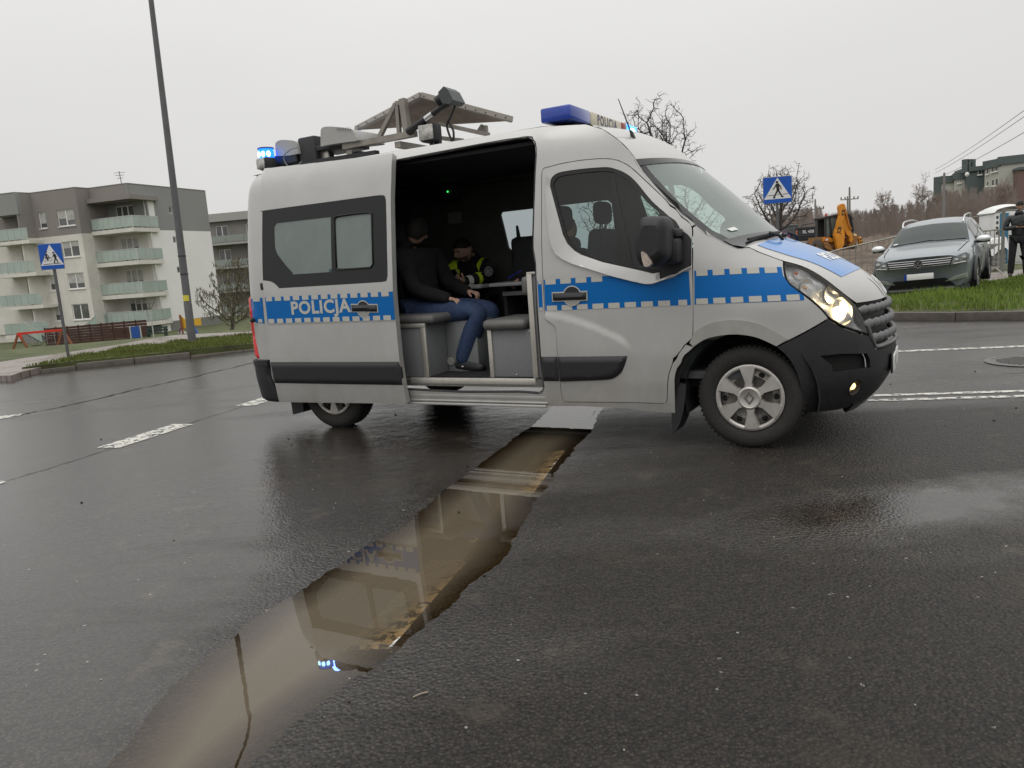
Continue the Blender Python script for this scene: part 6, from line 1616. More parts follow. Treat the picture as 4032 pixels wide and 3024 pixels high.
# woods on the rise to the right: one mass of thin stems and twigs
r_ = np.random.default_rng(17)
def wood_mass(name, n, azr, yr, hr, seed, col, label, dens=90, top=None):
    r = np.random.default_rng(seed); V = []; F = []
    for i in range(n):
        az = r.uniform(*azr); Y = r.uniform(*yr); x = az * Y; z = gz_at(x, Y) - .2; h = r.uniform(*hr) * (top(az) if top else 1)
        k = len(V); w = .05
        V += [(x - w, Y, z), (x + w, Y, z), (x, Y, z + h)]; F.append((k, k + 1, k + 2))
        q = dens; tt = r.uniform(.12, 1, q); a = r.uniform(0, 6.28, q); rad = h * .24 * (1.15 - tt) ** .7 * r.uniform(.3, 1, q); ln = h * r.uniform(.05, .13, q)
        for j in range(q):
            px, py, pz = x + math.cos(a[j]) * rad[j] * .4, Y + math.sin(a[j]) * rad[j] * .4, z + h * tt[j]
            ex, ez = px + math.cos(a[j]) * rad[j], pz + ln[j] * 1.2; ww = .016 + .018 * r.random()
            k = len(V); V += [(px - ww, py, pz), (px + ww, py, pz), (ex, py, ez)]; F.append((k, k + 1, k + 2))
    me = bpy.data.meshes.new(name); me.from_pydata(V, [], F); me.update()
    return tag(finish(name, me, mat(name + '_twigs', col, .95, noise=(.08, .25))), label, 'woods', kind='stuff')
wood_mass('woods', 620, (.352, .66), (86, 150), (3.6, 5.2), 3, (.21, .172, .152), 'brown leafless thicket on the rise behind the building site', 120, top=lambda a: .72 + .5 * max(0, a - .38))
wood_mass('woods', 80, (.345, .41), (120, 150), (4.2, 5.0), 4, (.30, .27, .24), 'pale rounded thicket behind the truck and digger', 110)
wood_mass('woods', 90, (.55, .66), (105, 125), (3.0, 5.2), 5, (.24, .185, .155), 'reddish brown young trees in front of the hillside flats', 110)
# birches that stand out
for i, (u, vt, Y, w, lab) in enumerate(((3487, 735, 112, 3.4, 'shorter pale birch with hanging twigs left of the tall one on the rise'), (3625, 672, 110, 4.6, 'tall pale birch with hanging twigs beside the hillside flats'), (3935, 690, 60, 2.4, 'thin young tree behind the portable toilet'))):
    p = at_y(u, vt, Y); zb_ = gz_at(p[0], Y)
    tree('birch_tree', lab, (p[0], Y, zb_), p[2] - zb_, 50 + i, .25, .11, 5, .42, .10, m=mat('birch_twigs', (.20, .155, .13), .9), tm=mat('birch_bark', (.42, .40, .37), .8), width=w, rmin=.018 if i < 2 else .01, droop=.05)
# ================================================================ right: hillside flats, poles, building site
P0 = at_y(3675, 700, 165.0); fl_top = P0[2]
fr = empty('hillside_flats', (P0[0], 165, gz_at(P0[0], 165)), 0, 'cream hillside flats with dark green parapet and chimneys', 'building')
FI = Matrix.Translation((-P0[0], -165, -gz_at(P0[0], 165)))
cr2 = mat('pale_cream_render', (.42, .415, .375), .85, noise=(.2, .05)); gr2 = mat('dark_green_cladding', (.085, .105, .105), .7, noise=(.3, .12)); ch2 = mat('brown_wall', (.16, .10, .09), .8)
def flat_sec(u0, v0, u1, v1, d0, d1, wall_m, par, back=9.0):
    a = at_y(u0, v0, d0); c = at_y(u1, v1, d1); zt = (a[2] + c[2]) / 2; w = Wall(a[:2], c[:2]); zb = 2.0
    q = [w.p(0, 0)[:2], w.p(w.L, 0)[:2], w.p(w.L, 0, -back)[:2], w.p(0, 0, -back)[:2]]
    MB().prism([tuple(k) for k in q], zb, zt - par).build('wall', wall_m, fr)
    q = [w.p(-.2, 0, .35)[:2], w.p(w.L + .2, 0, .35)[:2], w.p(w.L + .2, 0, -back)[:2], w.p(-.2, 0, -back)[:2]]
    if par: MB().prism([tuple(k) for k in q], zt - par, zt).build('parapet', gr2, fr)
    return w, zt
S1, z1_ = flat_sec(3676, 700, 3708, 692, 166, 164, gr2, .0)
S2, z2_ = flat_sec(3708, 706, 3760, 690, 164, 163, cr2, 1.1)
S3, z3_ = flat_sec(3758, 686, 3808, 672, 162, 161, cr2, 1.3)
S4, z4_ = flat_sec(3806, 670, 3880, 640, 160, 159, gr2, .9)
S5, z5_ = flat_sec(3878, 640, 3936, 619, 157, 153, cr2, 1.5)
S6, z6_ = flat_sec(3934, 619, 4034, 606, 153, 151, cr2, 1.5)
S7, z7_ = flat_sec(4012, 660, 4080, 650, 148, 147, ch2, .5, 4)
for u in (3812, 3826, 3840):
    p = at_y(u, 645, 159); MB().box((p[0], 160, p[2] - .3), (.9, .9, 2.6)).build('chimney', gr2, fr)
def fwin(w, u0, v0, u1, v1):
    a = vplane2([(u0, v0), (u1, v1)], w.o, w.p(1, 0)); (x0, za), (x1, zb) = a
    w.box(MB(), x0, x1, zb, za, .0, .05).build('window', pvc, fr); o = fr.children[-1]
    w.box(MB(), x0 + .06, x1 - .06, zb + .08, za - .08, .04, .07).build('pane', mat('far_dark_pane', (.05, .055, .055), .2), fr)
    w.box(MB(), x0 - .15, x1 + .15, zb - .2, zb, .0, .25).build('sill', pvc, fr)
k = .1809
for (x0, y0, x1, y1, w) in ((1305, 555, 1345, 690, S5), (1415, 500, 1462, 645, S5), (1495, 480, 1540, 625, S5), (1310, 850, 1350, 950, S5), (1420, 810, 1465, 945, S5), (1500, 785, 1548, 935, S5), (1480, 1130, 1520, 1240, S5), (605, 830, 648, 945, S2), (670, 765, 695, 895, S3), (715, 750, 740, 880, S3), (1110, 580, 1190, 700, S4)):
    fwin(w, 3650 + x0 * k, 560 + y0 * k, 3650 + x1 * k, 560 + y1 * k)
dp = at_y(3809, 686, 157.5); MB().lathe([(.001, .05), (.25, .0), (.45, -.10)], 16, frame(dp, (1, 0, 0), (0, 0, 1), (0, -1, 0))).build('satellite_dish', pvc, fr, 60)
for o in list(fr.children): o.matrix_parent_inverse = FI
# power poles and wires
pole_c = mat('pole_concrete', (.20, .19, .18), .8)
def power_pole(u, vt, Y, label, arm=True, lean=.0):
    p = at_y(u, vt, Y); z = gz_at(p[0], Y); r = empty('power_pole', (p[0], Y, z), 0, label, 'power pole'); h = p[2] - z
    MB().lathe([(.16, -.3), (.10, h)], 8).build('pole', pole_c, r, 60)
    if arm:
        MB().box((0, 0, h * .82), (2.0, .10, .10)).build('crossarm', pole_c, r)
        for s in (-.95, -.5, .5, .95): MB().lathe([(.03, h * .82), (.08, h * .82 + .12), (.05, h * .82 + .3), (.001, h * .82 + .32)], 8, Matrix.Translation((s, 0, 0))).build('insulator', mat('insulator_brown', (.1, .07, .06), .3), r)
    MB().ball((0, 0, h + .1), (.10, .10, .18), 8, 6).build('pole_cap', pole_c, r)
    return r
power_pole(3345, 745, 88, 'concrete power pole with a crossarm behind the digger')
power_pole(3337, 780, 104, 'plain thin pole close beside the crossarm pole', False)
power_pole(3718, 690, 72, 'plain tall pole standing among the young trees', False)
power_pole(3210, 792, 92, 'small far power pole with a crossarm right of the oak')
wm_ = mat('wire_dark', (.14, .14, .14), .6)
for (u0, v0, u1, v1, lab) in ((3681, 668, 4060, 415, 'uppermost'), (3681, 682, 4060, 440, 'middle'), (3690, 700, 4060, 505, 'lowest')):
    a = at_y(u0, v0, 110); c = at_y(u1, v1, 45); pts = [Vector(a).lerp(Vector(c), t) - Vector((0, 0, .8 * 4 * t * (1 - t) * .25)) for t in np.linspace(0, 1, 9)]
    tag(MB().tube(pts, .022, 4).build('overhead_wire', wm_), lab + ' of three thin overhead wires above the hillside flats', 'wire', 'overhead wires above the flats')
# building-site earth
earth = two_tone('site_earth', (.075, .052, .036), (.17, .13, .095), .8, c3=(.11, .082, .058), bump=(4, .8, .3))
def mound(poly, amp, name='earth_heap', label=None, seed=0, cat='earth'):
    v, t, be = fill2d(poly, (), .9)
    d = dist_poly(v, poly); z = hterr(v) - .05 + amp * smoothstep(0, 3.0, d) * (.35 + .9 * vnoise(v, .35, seed)) + .25 * vnoise(v, 1.3, seed + 1) * smoothstep(0, 1, d)
    me = bpy.data.meshes.new(name); me.from_pydata([(float(a), float(b), float(c)) for (a, b), c in zip(v, z)], [], t); me.update()
    return finish(name, me, earth, smooth=60)
o = mound([(7.5, 25), (13, 23), (25, 34), (38, 46), (72, 104), (34, 104), (15, 62), (9, 40)], .55, 'site_earth', seed=4); tag(o, kind='structure')
p = at_y(3480, 935, 40)
tag(mound([(21, 44), (27, 42), (33, 50), (38, 60), (26, 58)], 1.2, 'earth_heap', seed=9), 'brown heap of dug earth behind the estate car', 'earth heap')
# ================================================================ parked estate car on the verge
car = empty('estate_car', (8.80, 16.10, .09), math.radians(-126.2), 'blue-grey estate car parked on the grass verge facing the camera', 'car')
car.rotation_euler = (math.radians(2.6), math.radians(2.0), math.radians(-126.2))
cpaint = mat('blue_grey_metallic', (.235, .262, .282), .30, .40, coat=.6, noise=(40, .03))
clad = mat('grey_cladding', (.045, .048, .05), .6); cglass = mat('car_dark_glass', (.030, .040, .037), .05, spec=.35); silver = mat('satin_silver', (.55, .56, .56), .3, .8)
ST = [  # x, z0, y0, ymid, zmid, ysh, zsh, yt, zt, zc
    (.90, .22, .74, .80, .48, .81, .70, .60, .82, .845), (.78, .20, .80, .85, .48, .86, .79, .64, .885, .91), (.45, .19, .84, .885, .50, .87, .87, .68, .945, .975),
    (0, .19, .85, .905, .52, .86, .90, .70, .985, 1.02), (-.35, .19, .85, .91, .52, .86, .95, .72, 1.02, 1.06), (-.55, .19, .85, .91, .52, .855, .97, .73, 1.035, 1.075),
    (-.95, .19, .85, .91, .53, .85, .985, .665, 1.25, 1.30), (-1.40, .19, .85, .91, .53, .845, .995, .60, 1.43, 1.485), (-2.2, .19, .85, .91, .54, .845, 1.0, .60, 1.465, 1.525), (-3.1, .20, .85, .905, .55, .83, 1.01, .57, 1.43, 1.485),
    (-3.6, .24, .80, .88, .55, .79, 1.0, .52, 1.33, 1.385), (-3.82, .30, .70, .80, .55, .72, .95, .48, 1.05, 1.08)]
def csec(r):
    x, z0, y0, ym, zm, ys_, zs_, yt, zt, zc = r
    p = [(y0 - .06, z0), (y0, z0 + .05), ((y0 + ym) / 2 + .01, (z0 + zm) / 2), (ym, zm), (ym + .004, (zm * 2 + zs_) / 3), (ys_ + .012, (zm * .35 + zs_ * .65)), (ys_, zs_), ((ys_ * .5 + yt * .5) + .012, (zs_ + zt) / 2 + .01), (yt + .03, zt - .02), (yt * .92, zt + (zc - zt) * .2), (yt * .55, zt + (zc - zt) * .72), (0, zc)]
    return p
def pull(x, y): return x - .26 * (abs(y) / .88) ** 2.4 * float(smoothstep(-.45, .75, x)) + .0
secs = [csec(r) for r in ST]; xs_ = [r[0] for r in ST]
# interpolate stations smoothly
dense_x = cr([(x,) + tuple(q for p in s_ for q in p) for x, s_ in zip(xs_, secs)], 4)
rows = [[(pull(r[0], r[1 + 2 * k]), r[1 + 2 * k], r[2 + 2 * k]) for k in range(12)] for r in dense_x]
body = MB(); n = 23
for r in rows: body.v += [tuple(p) for p in r] + [(p[0], -p[1], p[2]) for p in r[-2::-1]]
for i in range(len(rows) - 1):
    for j in range(n - 1): body.f.append((i * n + j, i * n + j + 1, (i + 1) * n + j + 1, (i + 1) * n + j))
body.f += [tuple(range(n - 1, -1, -1)), tuple((len(rows) - 1) * n + j for j in range(n))]
body.mi = [0] * len(body.f)
cb = body.build('body', cpaint, car, 50)
MB().box((-1.4, 0, .30), (4.2, 1.5, .2)).build('underbody', black_gap, car)
def csurf(t, w, off=0.0, a=0, b=11):
    """point on the loft: t station 0..1 (front to back), w 0 sill .. 1 roof centre (negative = right side)"""
    f = t * (len(rows) - 1); i = min(int(f), len(rows) - 2); f -= i; s = 1 if w >= 0 else -1; g = abs(w) * 11; j = min(int(g), 10); g -= j
    def P(i_, j_): return np.array(rows[i_][j_])
    p = (P(i, j) * (1 - f) + P(i + 1, j) * f) * (1 - g) + (P(i, j + 1) * (1 - f) + P(i + 1, j + 1) * f) * g
    du = P(i + 1, j) - P(i, j); dv = P(i, j + 1) - P(i, j); nn = np.cross(dv, du); nn /= np.linalg.norm(nn) + 1e-9
    if nn @ (p - np.array([p[0] + (0 if abs(p[0]) < 9 else 0), 0, .6])) < 0: nn = -nn
    p = p + nn * off; return (p[0], s * p[1], p[2])
T = lambda x: float(np.interp(-x, [-r[0] for r in dense_x], np.linspace(0, 1, len(dense_x))))
# glass: windscreen and side windows
wsx0, wsx1 = T(-.57), T(-1.20)
def wsp(a, b):
    t = wsx0 + (wsx1 - wsx0) * a; w = -1 + 2 * b; ww = (.735 + .265 * (1 - abs(w)))
    p = csurf(t, math.copysign(ww, w) if abs(w) > 1e-6 else .9999, .006); return p
wso = MB().grid(wsp, 12, 16).build('windscreen', cglass, car, 60)
MB().add([csurf(wsx0 + .008, -.80, .012), csurf(wsx0 + .008, -.84, .012), csurf(wsx0 + .018, -.84, .012), csurf(wsx0 + .018, -.80, .012)], [(0, 1, 2, 3)]).build('sticker', pvc, wso)
for s in (1, -1):
    MB().grid(lambda a, b: csurf(T(-.98) + (T(-2.0) - T(-.98)) * a, s * (.56 + (.745 - .56) * b) if a > .0 else s * (.56 + .03 * b), .006), 10, 5, flip=s > 0).build('side_window', cglass, car, 60)
    MB().grid(lambda a, b: csurf(T(-2.08) + (T(-3.3) - T(-2.08)) * a, s * (.56 + (.74 - .56) * b), .006), 10, 5, flip=s > 0).build('side_window', cglass, car, 60)
    rr = [csurf(T(x), s * .80, o) for x, o in ((-1.25, .005), (-1.35, .06), (-1.6, .085), (-2.6, .085), (-3.1, .06), (-3.2, .005))]
    MB().tube(cr(rr, 4), .018, 8).build('roof_rail', silver, car, 60)
    tr_ = [csurf(T(x), s * .555, .010) for x in np.linspace(-.85, -3.3, 14)]
    MB().tube(tr_, .008, 5).build('window_trim', silver, car, 60)
    mo = empty('door_mirror', (0, 0, 0), 0, parent=car)
    MB().ball((-.62, s * 1.0, 1.02), (.085, .135, .075), 14, 10).build('mirror_cap', mat('mirror_white_silver', (.66, .68, .68), .25, .3, coat=.5), mo, 60)
    MB().box((-.64, s * .99, .965), (.13, .24, .05), .02).box((-.60, s * .88, .975), (.09, .22, .05), .01).build('mirror_base', black_gl, mo, 40)
    MB().box((-1.05, s * .925, .90), (.20, .03, .03), .012).build('door_handle', silver, car, 40)
    for x in (-1.02, -2.02): MB().tube([csurf(T(x), s * q, .003) for q in np.linspace(.05, .55, 8)], .004, 4).build('door_gap', black_gap, car)
    # arches and wheels
    for x in (0, -2.71):
        ring = [(x + .37 * math.cos(a), s * (.915 if x == 0 else .912), .33 + .37 * math.sin(a)) for a in np.linspace(-.15, math.pi + .15, 18)]
        MB().tube(ring, .035, 6).build('arch_cladding', clad, car, 60)
        MB().lathe([(.001, 0), (.35, 0)], 24, frame((x, s * .919, .33), (1, 0, 0), (0, 0, 1), (0, s, 0))).build('wheel_well', black_gap, car)
        w = empty('wheel', (x, s * .832, .325), 0, parent=car); Mx = frame((0, 0, 0), (1, 0, 0), (0, 0, 1) if s < 0 else (0, 0, -1), (0, s, 0))
        MB().lathe([(.23, -.09), (.30, -.10), (.325, -.07), (.325, .07), (.30, .10), (.235, .095)], 36, Mx).build('tyre', tyre_m, w, 40)
        rim = MB().lathe([(.235, .09), (.225, .098), (.215, .08), (.19, .03), (.06, .02), (.001, .02)], 30, Mx).build('rim', mat('dark_rim_well', (.08, .08, .085), .4, .5), w, 50)
        for i in range(5):
            MB().prism([(.03, -.03), (.20, -.045), (.22, -.04), (.22, .04), (.20, .045), (.03, .03)], .06, .092, Mx @ Matrix.Rotation(i * 1.2566 + .2, 4, 'Z')).build('spoke', silver, rim)
for s in (1, -1):
    MB().tube([csurf(T(x), s * w, .004) for x, w in zip(np.linspace(.74, -.5, 12), np.linspace(.745, .735, 12))], .007, 5).build('bonnet_gap', black_gap, car)
# nose panels laid on the curved front
def X(y, z): return pull(float(np.interp(z, [.20, .35, .48, .68, .83], [.86, .895, .905, .905, .875])), y)
def nose(name, poly, m, parent, off=.008, thick=.012):
    v, t, be = fill2d(poly, (), .06); V = [(X(y, z) + off, y, z) for y, z in v]; Fc = list(t); idx = {}
    for a, c in be:
        for i in (a, c):
            if i not in idx: idx[i] = len(V); V.append((V[i][0] - thick, V[i][1], V[i][2]))
    Fc += [(c, a, idx[a], idx[c]) for a, c in be]
    me = bpy.data.meshes.new(name); me.from_pydata(V, [], Fc); me.update(); return finish(name, me, m, parent, 40)
gr_ = nose('grille', [(-.54, .645), (.54, .645), (.585, .785), (-.585, .785)], black_gl, car, .012)
for k in range(4): nose('grille_slat', [(-.535 - .012 * k, .650 + .041 * k), (.535 + .012 * k, .650 + .041 * k), (.535 + .012 * k, .660 + .041 * k), (-.535 - .012 * k, .660 + .041 * k)], chrome, gr_, .020)
lg = MB(); LM = frame((X(0, .70) + .035, 0, .715), (0, 1, 0), (0, 0, 1), (1, 0, 0))
lg.lathe([(.078, .0), (.083, .008), (.070, .008), (.066, .0)], 28, LM)
strokes(lg, [((-.030, .052), (0, .008), .013), ((.030, .052), (0, .008), .013), ((-.056, .018), (-.028, -.048), .013), ((-.028, -.048), (0, .0), .013), ((0, 0), (.028, -.048), .013), ((.028, -.048), (.056, .018), .013)], LM, .007)
lgo = lg.build('badge', chrome, car); MB().lathe([(.064, -.002), (.001, -.002)], 24, LM).build('badge_back', black_gl, lgo)
for s in (1, -1):
    hp_ = [(s * .555, .640), (s * .80, .655), (s * .85, .69), (s * .858, .80), (s * .80, .845), (s * .605, .79)]
    hl_ = nose('headlight', hp_, mat('car_headlight', (.16, .165, .17), .12, .5), car, .010)
    for (y, r, z) in ((.65, .052, .715), (.765, .062, .745)): MB().lathe([(r, .0), (r * .8, -.01), (r * .75, .012), (.001, .02)], 18, frame((X(s * y, z) + .014, s * y, z), (0, 1, 0), (0, 0, 1), (1, 0, 0))).build('lamp', mat('car_lamp_bowl', (.45, .46, .47), .1, .7), hl_, 60)
    nose('light_strip', [(s * .60, .650), (s * .80, .668), (s * .80, .684), (s * .60, .666)], pvc, hl_, .022)
    nose('fog_surround', [(s * .44, .325), (s * .82, .36), (s * .82, .455), (s * .60, .415)], silver, car, .010)
    fo = nose('fog_lamp', [(s * .60, .345), (s * .79, .37), (s * .79, .425), (s * .62, .40)], mat('car_lamp_bowl'), car, .020)
nose('lower_intake', [(-.62, .225), (.62, .225), (.46, .40), (-.46, .40)], black_gl, car, .010)
nose('bumper_skirt', [(-.84, .15), (.84, .15), (.84, .235), (-.84, .235)], clad, car, .010)
nose('skid_strip', [(-.60, .185), (.60, .185), (.56, .212), (-.56, .212)], silver, car, .020)
pl_ = MB().box((X(0, .49) + .02, 0, .465), (.012, .52, .115), .003).build('number_plate', mat('plate_white', (.72, .72, .70), .4), car, 40)
MB().box((X(0, .49) + .024, -.237, .465), (.012, .045, .115)).build('blue_band', mat('plate_blue', (.01, .04, .30), .4), pl_)
for a in (0, 1): 
    b = MB(); p0 = csurf(wsx0 - .006, (-.80, .985)[a], .016); p1 = csurf(wsx0 + .004, (.985, .80)[a] * 1, .016); b.tube([p0, p1], .010, 5); b.build('wiper', black_pl, car)
# grass bending over the sill is the verge's own

# ================================================================ backhoe loader
YB = 48.0
def kb(pts): return [(3100 + x * .1808, 780 + y * .1808) for x, y in pts]
bo = at_y(*kb([(1000, 1450)])[0], YB); zbh = gz_at(bo[0], YB)
bh = empty('backhoe_loader', (bo[0], YB, zbh), 0, 'yellow backhoe loader with its boom folded upright on the building site', 'digger')
ye = mat('digger_yellow', (.60, .235, .018), .45, noise=(2.5, .22)); dkm = mat('digger_black', (.022, .022, .023), .55); dirt_y = mat('muddy_yellow', (.26, .13, .045), .8, noise=(4, .3))
def L2(pts): 
    out = []
    for u, v in kb(pts):
        p = at_y(u, v, YB); out.append((p[0] - bo[0], p[2] - zbh))
    return out
FY = lambda y: frame((0, y, 0), (1, 0, 0), (0, 0, 1), (0, -1, 0))
def slab(name, pts, y0, y1, m, parent=None, raw=False): return MB().prism(pts if raw else L2(pts), -y1, -y0, FY(0)).build(name, m, parent or bh)
slab('boom', [(965, 220), (985, 170), (1035, 150), (1075, 165), (1090, 250), (1110, 330), (1090, 380), (1060, 480), (1035, 540), (1075, 620), (1090, 800), (1075, 1000), (1020, 1130), (945, 1165), (930, 1100), (905, 950), (875, 820), (885, 750), (920, 660), (945, 540), (985, 410), (975, 300)], -1.05, -.75, ye)
slab('dipper_arm', [(1060, 170), (1100, 140), (1125, 170), (1165, 310), (1180, 420), (1195, 600), (1235, 690), (1280, 800), (1300, 900), (1260, 985), (1225, 950), (1215, 860), (1160, 800), (1100, 650), (1045, 530), (1085, 420), (1105, 330)], -.85, -.55, ye)
slab('hydraulic_ram', [(1120, 340), (1150, 335), (1215, 600), (1260, 690), (1245, 705), (1190, 620)], -.95, -.87, mat('ram_orange', (.42, .15, .015), .4))
cabo = slab('cab_roof', [(715, 440), (725, 420), (960, 375), (1190, 350), (1285, 365), (1300, 400), (1185, 405), (960, 425), (735, 470)], -.6, 1.0, dkm)
for q in ([(730, 460), (760, 455), (765, 840), (735, 850)], [(820, 440), (855, 435), (885, 830), (850, 840)], [(1185, 400), (1215, 400), (1260, 700), (1300, 820), (1270, 830), (1215, 640)], [(1275, 390), (1300, 390), (1360, 720), (1330, 760)]): slab('cab_post', q, -.62, -.50, dkm)
cgl = mat('digger_glass', (.10, .125, .12), .08, noise=(1.5, .3))
slab('cab_glass', [(760, 460), (825, 445), (850, 835), (760, 845)], -.56, -.52, cgl); slab('cab_glass', [(860, 440), (1185, 405), (1240, 850), (890, 850)], -.56, -.52, cgl); slab('cab_glass', [(1215, 400), (1280, 390), (1340, 740), (1290, 800)], -.56, -.52, mat('car_dark_glass'))
slab('cab_back', [(740, 450), (1290, 390), (1340, 860), (740, 860)], .55, .95, dkm)
slab('rear_frame', [(680, 850), (880, 855), (1100, 880), (1220, 860), (1400, 830), (1420, 900), (1290, 1000), (1080, 1100), (900, 1080), (760, 1090), (690, 1000)], -.45, 1.6, dirt_y)
slab('mudguard', [(690, 860), (800, 850), (910, 900), (905, 960), (800, 960), (700, 950)], -.62, -.46, ye)
slab('stabiliser_leg', [(1440, 870), (1500, 850), (1530, 990), (1510, 1025), (1465, 1010), (1455, 940)], -.7, -.5, ye)
for q in ([(1462, 900), (1510, 880), (1514, 905), (1466, 930)], [(1470, 960), (1522, 940), (1526, 965), (1474, 990)]): slab('hazard_stripe', q, -.715, -.70, dkm)
slab('stabiliser_leg', [(700, 960), (790, 970), (870, 1080), (900, 1140), (840, 1150), (730, 1090)], -.70, -.5, dirt_y)
slab('bucket_link', [(1260, 950), (1330, 840), (1390, 800), (1430, 830), (1400, 960), (1300, 1070), (1210, 1080)], -.75, -.50, dirt_y)
slab('work_light', [(1320, 800), (1345, 780), (1390, 800), (1385, 840), (1330, 835)], -.78, -.70, mat('lamp_cream', (.75, .55, .25), .3))
tri = slab('warning_triangle', [(705, 950), (760, 850), (825, 930)], -.66, -.64, mat('triangle_red', (.35, .03, .02), .4)); slab('triangle_white', [(722, 938), (760, 875), (805, 925)], -.668, -.66, sign_white, tri)
bc = L2([(848, 385)])[0]; MB().lathe([(.09, -.08), (.085, .08), (.05, .13), (.001, .14)], 12, frame((bc[0], 0, bc[1]), (1, 0, 0), (0, 1, 0), (0, 0, 1))).build('beacon', mat('beacon_red', (.32, .05, .03), .3), bh, 50)
mrr = slab('mirror', [(1330, 430), (1375, 420), (1380, 480), (1340, 485)], -.3, -.2, dkm)
for (x, y, R, wd) in ((-.80, .15, .72, .45), (1.0, .15, .72, .45), (-.75, 2.3, .48, .35), (.95, 2.3, .48, .35)):
    w = empty('wheel', (x, y, R), 0, parent=bh); Mx = frame((0, 0, 0), (0, 1, 0), (0, 0, 1), (1, 0, 0))
    MB().lathe([(R * .55, -wd / 2), (R * .92, -wd / 2), (R, -wd * .4), (R, wd * .4), (R * .92, wd / 2), (R * .55, wd / 2)], 28, Mx).build('tyre', mat('muddy_tyre', (.06, .05, .04), .9, noise=(6, .3)), w, 40)
    MB().lathe([(R * .56, -wd * .3), (.001, -wd * .2), (.001, wd * .2), (R * .56, wd * .3)], 20, Mx).build('rim', ye, w, 40)
for sgn, pts in (('JCB', [(960, 770), (985, 660)]), ('JCB', [(1050, 390), (1068, 290)])):
    tv, tf = text_mesh(sgn, .30 if pts[0][0] < 1000 else .26, .01, 1.0); q = L2(pts); d = Vector((q[1][0] - q[0][0], 0, q[1][1] - q[0][1])); c = Vector(((q[0][0] + q[1][0]) / 2, -1.06, (q[0][1] + q[1][1]) / 2)); d.normalize(); up_ = Vector((-d.z, 0, d.x))
    MB().add([tuple(c + d * x * .85 + up_ * y) for x, y, _ in tv], tf).build('lettering', dkm, bh)
# ================================================================ tipper truck
YT = 71.0
def tk(u, v): p = at_y(u, v, YT); return p
a = tk(*kb([(195, 640)])[0]); zt_ = gz_at(a[0], YT)
tt = empty('tipper_truck', (a[0] + 1.25, YT, zt_), 0, 'dark grey tipper truck seen from behind beside the digger', 'truck')
tb = mat('truck_dark_grey', (.030, .033, .037), .5, noise=(2, .2))
top = a[2] - zt_; low = tk(*kb([(210, 940)])[0])[2] - zt_
MB().box((0, 3.0, (top + low) / 2), (2.5, 5.6, top - low), .06).build('tipper_body', tb, tt, 40)
MB().box((0, .18, top - .10), (2.56, .10, .20), .03).build('tailgate_rail', tb, tt, 40); MB().box((0, .18, low + .45), (2.5, .06, .08), .02).build('tailgate_rail', tb, tt, 40)
for s in (-1.2, -.4, .4, 1.2): MB().box((s, .17, (top + low) / 2), (.09, .08, top - low - .25), .01).build('tailgate_rib', tb, tt)
MB().tube([(-.6, .5, top), (-.6, .5, top + .18), (.55, .5, top + .30), (.7, .5, top + .55)], .06, 6).build('sheet_roller', tb, tt, 60)
tv, tf = text_mesh('BL 458 38', .40, .008, .92); zc = (top * .52 + low * .48)
MB().add([(x + .12, .12, y + zc + .14) for x, y, _ in tv], tf).build('lettering', mat('truck_letter_white', (.6, .6, .58), .5), tt)
for s in (-1.17, 1.17): MB().box((s, .13, zc + .05), (.10, .03, .55)).build('marker_board', mat('marker_orange', (.55, .16, .08), .5), tt)
MB().box((-1.45, 1.0, zc), (.35, .1, .35), .04).build('side_mirror', tb, tt, 40)
MB().box((0, 2.8, .75), (1.0, 5.6, .3)).build('chassis', dkm, tt)
MB().box((0, 6.6, 1.7), (2.4, 1.6, 2.4), .15).build('cab', tb, tt, 40)
for y in (1.2, 2.5, 6.2):
    for s in (-.95, .95):
        w = empty('wheel', (s, y, .5), 0, parent=tt); MB().lathe([(.28, -.25), (.48, -.25), (.5, -.2), (.5, .2), (.48, .25), (.28, .25)], 20, frame((0, 0, 0), (0, 1, 0), (0, 0, 1), (1, 0, 0))).build('tyre', tyre_m, w, 40); MB().lathe([(.29, -.18), (.001, -.1), (.001, .1), (.29, .18)], 16, frame((0, 0, 0), (0, 1, 0), (0, 0, 1), (1, 0, 0))).build('rim', silver, w, 40)
# far magenta board by the crossing
p = at_y(3085, 935, 66); z = gz_at(p[0], 66); bd = empty('site_board', (p[0], 66, z), 0, 'small magenta board on posts behind the van bonnet', 'sign')
MB().box((0, 0, p[2] - z), (1.1, .06, 1.0), .01).build('board_face', mat('magenta_board', (.16, .05, .14), .6, noise=(3, .4)), bd)
for s in (-.45, .45): MB().box((s, .05, (p[2] - z) / 2), (.07, .07, p[2] - z)).build('leg', grey_steel, bd)

